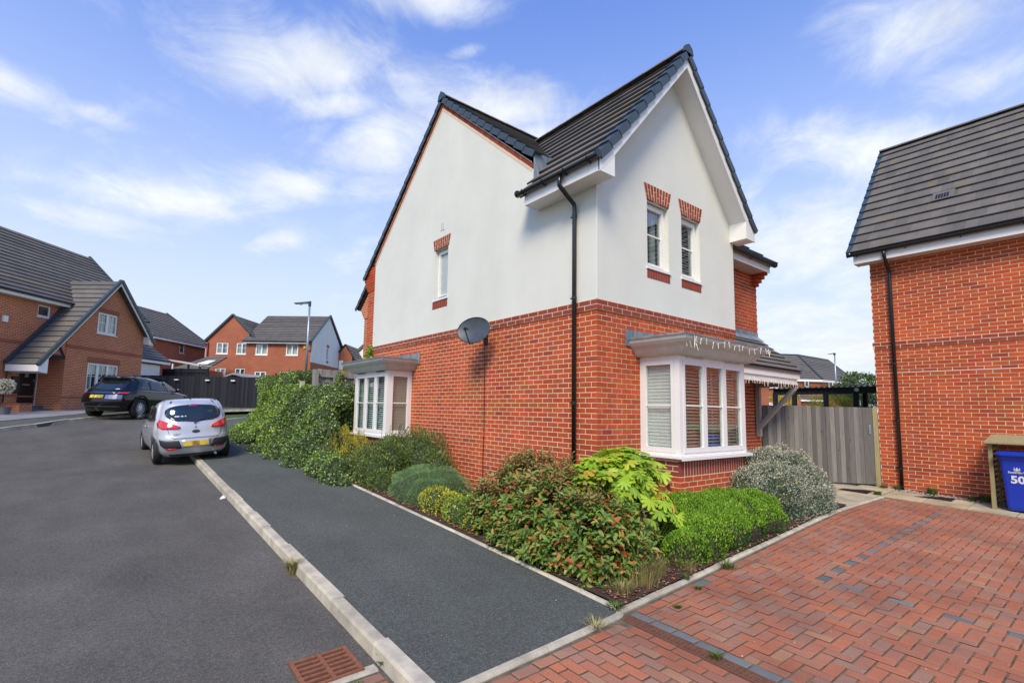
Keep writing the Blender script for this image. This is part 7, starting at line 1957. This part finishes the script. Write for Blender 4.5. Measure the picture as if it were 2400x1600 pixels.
def fleaf(x, y, z, size, az_=None, tilt=None, base=None):
    az_ = random.uniform(0, 6.28) if az_ is None else az_; tilt = random.uniform(.25, .85) if tilt is None else tilt
    d = np.array([math.cos(az_), math.sin(az_), 0]); ax = unit(d * math.cos(tilt) - np.array([0, 0, math.sin(tilt)])); nr = unit(d * math.sin(tilt) + np.array([0, 0, math.cos(tilt)])); s = np.cross(ax, nr)
    Pc = random.choice(fat); m = np.eye(4); m[:3, 0] = s * size; m[:3, 1] = ax * size; m[:3, 2] = nr * size; m[:3, 3] = (x, y, z); Pc.ms.append(m)
    b = base or (-.05 + .25 * (x + .05), -.72 + .25 * (y + .72), z * .45 + g(0, -.7)); PETI.append((b, (x, y, z)))
random.seed(11)
# upper dome
for k in range(145):
    u = random.uniform(-1, 1); t = random.uniform(0, 6.28); r_ = math.sqrt(random.random())
    x = -.24 + .80 * r_ * math.cos(t); y = -.52 + .30 * r_ * math.sin(t); z = 1.20 - .30 * r_ ** 2 - random.uniform(0, .16) + (.06 if x > -.1 else 0)
    az_ = math.atan2(y + .5, x + .02) * .6 + (-2.2) * .4 + random.uniform(-.9, .9) if r_ > .3 else random.uniform(0, 6.28)
    fleaf(x, y, z, random.uniform(.14, .21), az_, random.uniform(-.35, .75))
for k in range(44):   # the shaded lower skirt
    x = random.uniform(-.62, .25); y = random.uniform(-.98, -.6); fleaf(x, y, random.uniform(.50, .95), random.uniform(.10, .16), random.uniform(-2.9, -1.0), random.uniform(.4, 1.0))
for (x, y, z, s) in ((-.10, -1.12, .60, .15), (.02, -1.05, .68, .15), (.12, -1.08, .57, .16), (-.2, -1.12, .50, .15), (-.06, -1.2, .47, .14), (.08, -1.18, .43, .15), (-.15, -1.0, .74, .14), (.20, -1.02, .62, .14), (-.28, -1.05, .62, .14), (-.02, -1.26, .36, .13), (-.3, -1.1, .4, .13)):
    fleaf(x, y, z, s, random.uniform(-2.8, -.6), random.uniform(.5, 1.0), base=(-.12 + x * .2, -1.0, .05))
for i, Pc in enumerate(fat): Pc.build('leaf', MT['l_fatsia'], FT, 60)
mb = MB()
for b, t in PETI: mb.tube([b, (np.array(b) + np.array(t)) / 2 + np.array([0, 0, .03]), t], [.006, .005, .004], 4)
mb.build('leaf_stalk', MT['l_weed'], FT, kind='stuff')
mb = MB()
for k in range(9):
    x, y = random.uniform(-.32, .15), random.uniform(-1.12, -.8); mb.tube([(x * .7 - .04, y * .95, g(0, -1) - .02), (x * .9, y, .22), (x, y * .9, .55)], [.013, .011, .009], 6)
mb.build('woody_stem', MT['l_drystem'], FT)
mb = MB()   # a few shrivelled brown leaves hanging by the brickwork
for k in range(14):
    x, y, z = random.uniform(.25, .62), random.uniform(-.95, -.78), random.uniform(.25, .75); a = random.uniform(0, 6); s = random.uniform(.03, .07)
    mb.add([(x, y, z), (x + s * math.cos(a), y + s * math.sin(a), z - s), (x + s, y, z - s * 2.2), (x - s * .3, y + .01, z - s * 1.6)], [(0, 1, 2), (0, 2, 3)])
mb.build('withered_leaf', MT['litter'], FT, kind='stuff')
# ---- hebe
bl = [(-.05, -1.36, .02, .30, .24, .28), (.30, -1.42, .10, .36, .22, .30), (.85, -1.42, .14, .40, .20, .28), (1.4, -1.38, .10, .36, .18, .22), (2.0, -1.36, .14, .45, .20, .26), (.55, -1.12, .16, .48, .36, .36), (1.05, -1.10, .20, .52, .40, .36), (1.60, -1.10, .22, .52, .40, .34), (2.10, -1.12, .20, .42, .36, .32), (.30, -1.30, .02, .30, .24, .22), (.9, -.75, .26, .5, .3, .28), (1.7, -.8, .28, .6, .3, .26)]
HB = plant('hebe_shrub', bl, 'low bright green hebe shrub along the drive edging below the bay window')
core(HB, bl, .80, 'core_brown', 'twig_filler')
foliage(HB, 'foliage', 'l_hebe', bl, 26000, (.024, .044), .38, .35, 1.0, .5, rmin=.92, rmax=1.06, up_bias=.9, clip=lambda p: (p[:, 2] > .19) | (p[:, 0] < .75))
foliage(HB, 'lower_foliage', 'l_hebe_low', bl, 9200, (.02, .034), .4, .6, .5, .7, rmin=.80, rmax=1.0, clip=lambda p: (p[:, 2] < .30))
foliage(HB, 'shoot_tip', 'l_tip', bl, 7000, (.014, .024), .5, .3, 1.1, .4, rmin=1.03, rmax=1.09, up_bias=1.2, clip=lambda p: (p[:, 2] > .22))
stems(HB, lambda t: (t[0], t[1] + .2, g(t[0], t[1])), [(random.uniform(.6, 2.2), -1.40 + random.uniform(-.03, .06), random.uniform(.10, .30)) for _ in range(60)], .0035, wob=.10)
# ---- silver senecio with cream seed heads
bl = [(3.9, -1.28, .14, .5, .20, .28), (3.2, -1.25, .16, .45, .24, .30), (4.4, -1.15, .15, .3, .25, .3), (3.05, -1.05, .38, .55, .42, .48), (3.70, -.85, .50, .60, .50, .58), (4.20, -.95, .36, .50, .46, .52), (3.3, -.55, .48, .6, .40, .56), (4.05, -1.20, .20, .46, .30, .34), (2.65, -.75, .36, .35, .36, .44), (4.5, -.6, .4, .4, .4, .44)]
SN = plant('senecio_shrub', bl, 'silvery grey shrub with faded cream flowers before the side fence')
core(SN, bl, .80)
foliage(SN, 'foliage', 'l_grey', bl, 17000, (.028, .055), .38, .6, .7, .8, rmin=.84, rmax=1.06, up_bias=.3)
foliage(SN, 'flower_head', 'l_cream', bl, 7600, (.012, .022), .95, .3, .9, .9, rmin=1.00, rmax=1.13, up_bias=.9, clip=lambda p: p[:, 2] > .36)
foliage(SN, 'yellow_flower', 'l_yflower', bl, 110, (.016, .028), .95, .3, .9, .9, rmin=1.02, rmax=1.14, up_bias=.8, clip=lambda p: (np.sin(p[:, 0] * 7) > .5) & (p[:, 2] > .3))
# ---- variegated euonymus
bl = [(-1.36, 2.05, .20, .22, .26, .24), (-1.28, 1.75, .18, .22, .24, .22)]
EU = plant('golden_euonymus', bl, 'small bushy euonymus with golden yellow leaves at the footway edge')
core(EU, bl, .8); foliage(EU, 'foliage', 'l_euon', bl, 2100, (.024, .040), .55, .6, .5, .7, rmin=.85, rmax=1.08)
bl = [(-1.34, 1.35, .15, .26, .30, .24), (-1.20, 1.1, .22, .26, .3, .26), (-1.36, .95, .05, .2, .2, .18)]
E2 = plant('green_euonymus', bl, 'green and yellow euonymus between the golden one and the red-tipped shrub')
core(E2, bl, .8); foliage(E2, 'foliage', 'l_euon_low', bl, 2600, (.024, .040), .55, .6, .5, .7, rmin=.85, rmax=1.08)
# ---- clipped sage green mound
bl = [(-1.05, 3.0, .16, .52, .70, .44), (-.85, 3.25, .18, .50, .62, .44), (-.80, 2.85, .18, .52, .56, .42), (-1.18, 2.62, .12, .36, .40, .36)]
MN = plant('sage_green_mound', bl, 'smooth rounded sage green mound shrub against the footway')
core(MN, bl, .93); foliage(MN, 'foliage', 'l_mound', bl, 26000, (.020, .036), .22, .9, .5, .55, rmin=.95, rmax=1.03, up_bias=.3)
# ---- dark olive shrubs
bl = [(-1.28, 4.35, .36, .36, .44, .42), (-1.20, 4.95, .42, .36, .42, .46), (-1.34, 3.95, .22, .26, .30, .30), (-.95, 4.6, .45, .35, .5, .5)]
D1 = plant('olive_shrub', bl, 'dark olive green leafy shrub at the footway edge in front of the side bay')
core(D1, bl, .78); foliage(D1, 'foliage', 'l_dark', bl, 7800, (.032, .055), .45, .5, .7, .8, rmin=.78, rmax=1.18)
bl = [(-.50, 3.85, .62, .36, .46, .52), (-.45, 4.50, .70, .36, .48, .50), (-.55, 3.35, .42, .30, .30, .44), (-.75, 4.9, .62, .3, .4, .42), (-.6, 5.3, .5, .4, .4, .44)]
D2 = plant('olive_shrub', bl, 'taller dark green shrub against the brick wall beside the side bay')
core(D2, bl, .78); foliage(D2, 'foliage', 'l_dark', bl, 9500, (.032, .055), .45, .5, .8, .8, rmin=.78, rmax=1.22)
def sprigs(parent, mat, pts, L, n=14, leaf=.04):
    """upright shoots that break the outline"""
    Pc = []; mb = MB()
    for (x, y, z) in pts:
        d = unit(np.array([random.uniform(-.25, .25), random.uniform(-.25, .25), 1.0])); b = np.array([x, y, z]); ln = L * random.uniform(.6, 1.2); mb.tube([b - d * .1, b + d * ln], [.004, .002], 4)
        for k in range(n):
            a = 2.4 * k; rad = np.array([math.cos(a), math.sin(a), .55]); Pc.append((b + d * ln * k / n, unit(rad), leaf * random.uniform(.7, 1.2)))
    mb.build('shoot', MT['stem'], parent, kind='stuff')
    o = np.array([p[0] for p in Pc]); ax = np.array([p[1] for p in Pc]); Ls = np.array([p[2] for p in Pc]); M_ = frames(ax, np.tile([0, 0, 1.0], (len(o), 1)) + RNG.normal(size=(len(o), 3)) * .2, Ls, np.full(len(o), .45))
    mesh_from('shoot_leaf', np.einsum('kij,nj->kni', M_, LEAF_V) + o[:, None, :], LEAF_F, len(LEAF_V), MT[mat], parent)
sprigs(D2, 'l_dark', [(random.uniform(-.8, -.25), random.uniform(3.3, 5.3), random.uniform(.95, 1.15)) for _ in range(34)], .20)
sprigs(D1, 'l_dark', [(random.uniform(-1.5, -1.0), random.uniform(3.9, 5.2), random.uniform(.62, .86)) for _ in range(30)], .16)
# ---- yellow-green spires
bl = [(-1.38, 6.6, .52, .18, .22, .36), (-1.45, 7.15, .55, .15, .18, .50), (-1.30, 6.1, .42, .20, .24, .34), (-1.12, 6.15, .55, .20, .24, .42), (-1.02, 5.75, .50, .18, .22, .40), (-1.05, 6.7, .70, .16, .20, .50), (-1.2, 7.2, .60, .16, .18, .52), (-.9, 6.3, .6, .2, .25, .42)]
YS = plant('yellow_shrub', bl, 'bright yellow-green upright shrub growing in front of the ivy')
core(YS, bl, .7); foliage(YS, 'foliage', 'l_ylw', bl, 7000, (.026, .048), .4, .4, .9, .7, rmin=.75, rmax=1.12, up_bias=.4)
sprigs(YS, 'l_ylw', [(random.uniform(-1.5, -.9), random.uniform(5.7, 7.3), random.uniform(.80, 1.0)) for _ in range(46)], .26, 18, .034)
# ---- ivy over the fence
bl = []
y = 5.4
while y < 14.9:
    gz0_ = g(-1.5, y); t = (y - 7.3) / 8
    topz = (1.46 + .10 * math.sin(y * 1.7) + (.14 if y > 9.4 else 0)) if y > 7.3 else (.35 + max(0, (y - 6.4)) * .9)
    xf = -1.86 + max(0, y - 11) * .10
    for (h, dx_, rx) in ((.12, 0.0, .34), (.42, .16, .36), (.80, .34, .36), (1.15, .46, .36), (1.50, .52, .34)):
        if h < topz: bl.append((xf + dx_ + .18 + .07 * math.sin(y * 3 + h) + random.uniform(-.05, .06), y + random.uniform(-.08, .08), gz0_ + h + random.uniform(-.06, .06), rx * random.uniform(.8, 1.15), .34 * random.uniform(.8, 1.2), .28 * random.uniform(.85, 1.15)))
    if topz > 1.2: bl.append((-1.02 + random.uniform(-.08, .05), y, gz0_ + topz + random.uniform(-.10, .10), .30, .36 * random.uniform(.7, 1.1), .26 * random.uniform(.7, 1.3)))
    y += .42
for (yy, zz_) in ((7.75, .5), (7.8, 1.0), (7.8, 1.5), (8.1, .8), (8.2, 1.4), (7.85, 1.78)): bl.append((-.62, yy, g(-.6, yy) + zz_ * .93, .34, .30, .30))
near = [b for b in bl if b[1] < 10.0]; far = [b for b in bl if b[1] >= 9.6]
# the tail running out onto the footway
for (x, y, r_) in ((-1.9, 5.1, .22), (-1.75, 4.9, .2), (-2.0, 7.5, .25), (-2.05, 9.0, .28), (-2.15, 10.4, .3)): near.append((x, y, g(x, y) + .02, r_, r_ * 1.4, .14))
for (x, y, r_) in ((-2.15, 12.0, .35), (-2.05, 13.2, .4), (-1.75, 14.2, .4), (-1.35, 15.0, .4)): far.append((x, y, g(x, y) + .03, r_, r_ * 1.4, .26))
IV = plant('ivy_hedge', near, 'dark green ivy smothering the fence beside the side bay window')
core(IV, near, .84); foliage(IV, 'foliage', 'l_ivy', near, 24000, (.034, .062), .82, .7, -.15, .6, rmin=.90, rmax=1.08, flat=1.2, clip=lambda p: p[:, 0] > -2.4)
foliage(IV, 'pale_new_growth', 'l_ivy_light', near, 3800, (.032, .052), .82, .7, .1, .6, rmin=1.0, rmax=1.12, flat=1.2, clip=lambda p: (np.sin(p[:, 1] * 2.1 + p[:, 2] * 3) > .1) & (p[:, 0] > -2.4))
I2 = plant('ivy_hedge', far, 'lighter green ivy and climber over the far end of the fence by the road corner')
core(I2, far, .84); foliage(I2, 'foliage', 'l_ivy_light', far, 22000, (.04, .07), .75, .7, .0, .6, rmin=.90, rmax=1.12, flat=1.1)
foliage(I2, 'darker_leaves', 'l_ivy', far, 8000, (.04, .065), .8, .7, -.1, .6, rmin=.88, rmax=1.06, flat=1.1)
foliage(I2, 'bare_twig', 'l_drystem', [b for b in bl if 9.0 < b[1] < 10.6], 1500, (.06, .12), .07, .4, .1, 1.2, rmin=1.0, rmax=1.14)
bl = [(-.1, 12.4, 2.25, .7, .5, .40), (.6, 12.2, 2.2, .7, .5, .42), (1.1, 11.6, 2.1, .5, .5, .35), (-.55, 12.9, 2.2, .5, .5, .36)]
bl = [(b[0] - .35, b[1] - .2, b[2] + .16, b[3], b[4], b[5]) for b in bl]
BB = plant('garden_bush', bl, 'dark rounded bush showing above the ivy in front of the street lamp')
core(BB, bl, .85); foliage(BB, 'foliage', 'l_dark', bl, 8000, (.05, .08), .6, .7, .2, .7, rmin=.88, rmax=1.1)
# climber sprigs on the wall and the fence
bl = [(-.10, 7.85, 2.95, .07, .16, .24), (-.08, 7.75, 3.16, .05, .09, .14)]
C1 = plant('wall_climber', bl, 'small ivy sprig climbing the brick corner above the side bay'); foliage(C1, 'foliage', 'l_ivy_light', bl, 420, (.04, .07), .7, .6, .3, .8, rmin=.4, rmax=1.1)
bl = [(-.25, 9.58, 2.35, .10, .06, .30), (-.12, 9.58, 2.62, .09, .05, .10)]
C2 = plant('fence_climber', bl, 'ivy strand hanging on the grey garden fence'); foliage(C2, 'foliage', 'l_ivy_light', bl, 300, (.04, .07), .7, .6, .1, .8, rmin=.3, rmax=1.1)
# ---- grasses and weeds
def tuft(name, x, y, h, n, lab, mat='l_straw', spread=.10, lean=.5, wb=.003, dz=0.0, cat='grass tuft', axx=None):
    t = thing(name, (x, y, g(x, y) + dz), lab, cat); mb = MB(); z0 = g(x, y) + dz
    for k in range(n):
        a = random.uniform(0, 6.28); r_ = random.uniform(0, spread); bx_, by_ = x + r_ * math.cos(a) * .6, y + r_ * math.sin(a) * .6; hh = h * random.uniform(.5, 1.05); ln = lean * hh * random.uniform(.3, 1.2)
        d = np.array([math.cos(a), math.sin(a)]); s = np.array([-d[1], d[0]]) * wb
        p = [(bx_, by_, z0), (bx_ + d[0] * ln * .35, by_ + d[1] * ln * .35, z0 + hh * .6), (bx_ + d[0] * ln, by_ + d[1] * ln, z0 + hh * (1 - .25 * lean))]
        mb.add([(p[0][0] - s[0], p[0][1] - s[1], p[0][2]), (p[0][0] + s[0], p[0][1] + s[1], p[0][2]), (p[1][0] + s[0], p[1][1] + s[1], p[1][2]), (p[1][0] - s[0], p[1][1] - s[1], p[1][2]), p[2]], [(0, 1, 2, 3), (3, 2, 4)])
    o = mb.build('blades', MT[mat], t, recalc=False, kind='stuff'); return t
tuft('grass_tuft', KX - .16, 1.10, .20, 260, 'dry brownish grass tuft growing against the kerb in the road', spread=.09, lean=.7, dz=RD)
tuft('grass_tuft', -1.02, -1.45, .34, 420, 'tall wispy straw-coloured grass at the front corner of the bed', spread=.36, lean=.6, wb=.0025)
tuft('grass_tuft', -.72, -1.42, .26, 260, 'green and straw grass clump right of the wispy corner grass', 'l_straw', spread=.16, lean=.45, wb=.0028)
tuft('grass_tuft', -1.42, -1.52, .20, 200, 'thin dry grass at the very tip of the bed by the drain', spread=.18, lean=.8, wb=.0022)
tuft('grass_tuft', -.30, -1.52, .16, 200, 'straw grass under the front edge of the hebe', spread=.20, lean=.7, wb=.0022)
tuft('grass_tuft', -1.18, -1.20, .26, 260, 'dead pale grass stalks beneath the lime green leaves', spread=.22, lean=.5, wb=.002)
tuft('weed', -1.69, -1.66, .07, 110, 'low green weed in the joint at the tip of the bed edging', 'l_weed', spread=.12, lean=1.0, wb=.004, cat='weed')
tuft('weed', -2.12, -1.80, .10, 70, 'flattened grassy weed with long stalks on the footway edging', 'l_straw', spread=.12, lean=1.8, wb=.0022, cat='weed')
tuft('weed', -1.22, -1.98, .05, 90, 'small green weed between the pavers right of the drain head', 'l_weed', spread=.05, lean=.9, cat='weed')
tuft('weed', -.66, -1.86, .05, 80, 'small green weed beside the single slate paver', 'l_weed', spread=.05, lean=.9, cat='weed')
tuft('weed', -.55, -1.66, .09, 80, 'bright green weed on the bed edging near the slate paver', 'l_weed', spread=.05, lean=.8, cat='weed')
tuft('weed', .16, -1.74, .12, 120, 'grassy weed leaning over the drive edging below the hebe', 'l_weed', spread=.12, lean=1.2, wb=.0025, cat='weed')
tuft('weed', -1.73, -2.62, .06, 90, 'small weed growing in the channel drain', 'l_weed', spread=.06, lean=1.0, cat='weed')
tuft('weed', KX - .10, -1.12, .09, 60, 'green weed at the kerb foot beside the gully', 'l_weed', spread=.05, lean=.9, dz=RD, wb=.006, cat='weed')
tuft('weed', -3.98, -1.25, .04, 70, 'flat green weed where the road meets the block paving', 'l_weed', spread=.07, lean=1.2, dz=RD, cat='weed')
for k, (x, y, h) in enumerate(((7.55, -1.28, .10), (7.60, -1.50, .14), (7.60, -2.05, .22), (7.58, -2.62, .12), (7.60, -2.80, .20), (6.62, -1.42, .12))):
    tuft('weed', x, y, h, 130, ['low green weed at the foot of the gate post', 'weed at the wall foot left of the downpipe', 'largest green weed by the wall right of the downpipe', 'small weed in the gravel above the grating', 'tall weed in the gravel left of the bin store', 'wispy weed at the corner of the slabs and the drive'][k], 'l_weed', spread=.10, lean=.8, wb=.004, cat='weed')
# ---- tree, conifers and border beyond the gate
def far_clump(name, label, px, py, D, rx, rz_, n, mat, L, cat, low=None, trunk=True, k=1, up_=.3, wd=.55, sparse=.5):
    c0 = at_depth(px, py, D); bl = []
    for i in range(k):
        bl.append((c0[0] + random.uniform(-.6, .6) * rx, c0[1] + random.uniform(-.6, .6) * rx, c0[2] + random.uniform(-.5, .5) * rz_, rx * random.uniform(.4, .65), rx * random.uniform(.4, .65), rz_ * random.uniform(.35, .6)))
    t = thing(name, (c0[0], c0[1], g(c0[0], c0[1])), label, cat)
    foliage(t, 'crown', mat, bl, n, L, wd, .6, up_, .9, rmin=sparse, rmax=1.15)
    if trunk:
        mb = MB(); mb.tube([(c0[0], c0[1], g(c0[0], c0[1])), (c0[0] + .05, c0[1], c0[2] - rz_ * .3), (c0[0], c0[1], c0[2])], [.09, .07, .03], 8)
        for b in bl: mb.tube([(c0[0], c0[1], c0[2] - rz_ * .6), b[:3]], [.04, .012], 5)
        mb.build('trunk', MT['stem'], t)
    return t
far_clump('garden_tree', 'loose-crowned green tree rising over the black canopy next to the neighbouring wall', 2020, 905, 20, 1.15, .62, 4200, 'l_tree', (.07, .11), 'tree', k=11)
far_clump('garden_tree', 'smaller green tree in front of the hipped roof house', 1975, 925, 24, .7, .45, 1800, 'l_tree', (.07, .11), 'tree', k=6)
far_clump('conifer_hedge', 'bushy yellow-green hedge tops seen between fence and black canopy', 1945, 945, 17, .7, .28, 3600, 'l_ylw', (.04, .08), 'hedge', k=8, trunk=False, up_=1.0, wd=.2)
far_clump('conifer_hedge', 'darker green hedge beside the black canopy post', 2005, 940, 17, .8, .35, 4000, 'l_tree', (.05, .09), 'hedge', k=8, trunk=False, up_=.8, wd=.3)
far_clump('autumn_shrub', 'yellowing shrub against the brick wall of the hipped roof house', 1835, 935, 26, .7, .4, 900, 'l_ylw', (.06, .10), 'shrub', k=5, trunk=False)
# ---- potted standard with white flowers at the left edge
q = at_depth(6, 975, 19.5)
t = thing('potted_standard', (q[0], q[1], q[2] - .1), 'standard plant with white flower ball in a dark pot at the left edge', 'potted plant')
x, y = q[0], q[1]; z = q[2] - .1
mb = MB(); loft(mb, [[(x + r_ * math.cos(a), y + r_ * math.sin(a), zz_) for a in [2 * math.pi * k / 14 for k in range(14)]] for (r_, zz_) in ((.16, z), (.24, z + .42), (.26, z + .46))]); mb.build('pot', MT['paver_grey'], t)
mb = MB(); mb.tube([(x, y, z + .4), (x, y, z + 1.05)], .018, 6); mb.build('stem', MT['stem'], t)
bl = [(x, y, z + 1.28, .26, .26, .24)]; foliage(t, 'foliage', 'l_weed', bl, 260, (.05, .08), .5, rmin=.6); foliage(t, 'white_flower', 'l_whiteflower' if 'l_whiteflower' in MT else 'l_cream', bl, 420, (.05, .08), .95, .6, .4, .5, rmin=.9, rmax=1.1)
# ---- litter
t = MB(); q = (-3.84, 5.22); z = g(*q) + RD
t.add([(q[0], q[1], z + .005), (q[0] + .09, q[1] + .02, z + .02), (q[0] + .10, q[1] + .10, z + .05), (q[0] + .01, q[1] + .11, z + .01), (q[0] + .05, q[1] + .05, z + .07)], [(0, 1, 4), (1, 2, 4), (2, 3, 4), (3, 0, 4)])
o = t.build('litter_scrap', MT['white'], None); tag(o, 'crumpled white scrap of litter in the road against the kerb', 'litter')
mb = MB()
for k in range(60):
    x, y = random.uniform(-3.3, 6), random.uniform(-6, -1.9)
    if k < 18: x, y = random.uniform(-3.4, -1.8), random.uniform(-1.7, 6)
    r_ = random.uniform(.004, .009); z = g(x, y) + .008
    mb.add([(x - r_, y, z), (x, y - r_, z), (x + r_, y, z), (x, y + r_, z), (x, y, z + r_)], [(0, 1, 4), (1, 2, 4), (2, 3, 4), (3, 0, 4)])
o = mb.build('loose_grit', MT['gravel'], None, recalc=False); tag(o, 'tiny pale stones scattered over the drive and footway', 'grit', kind='stuff')
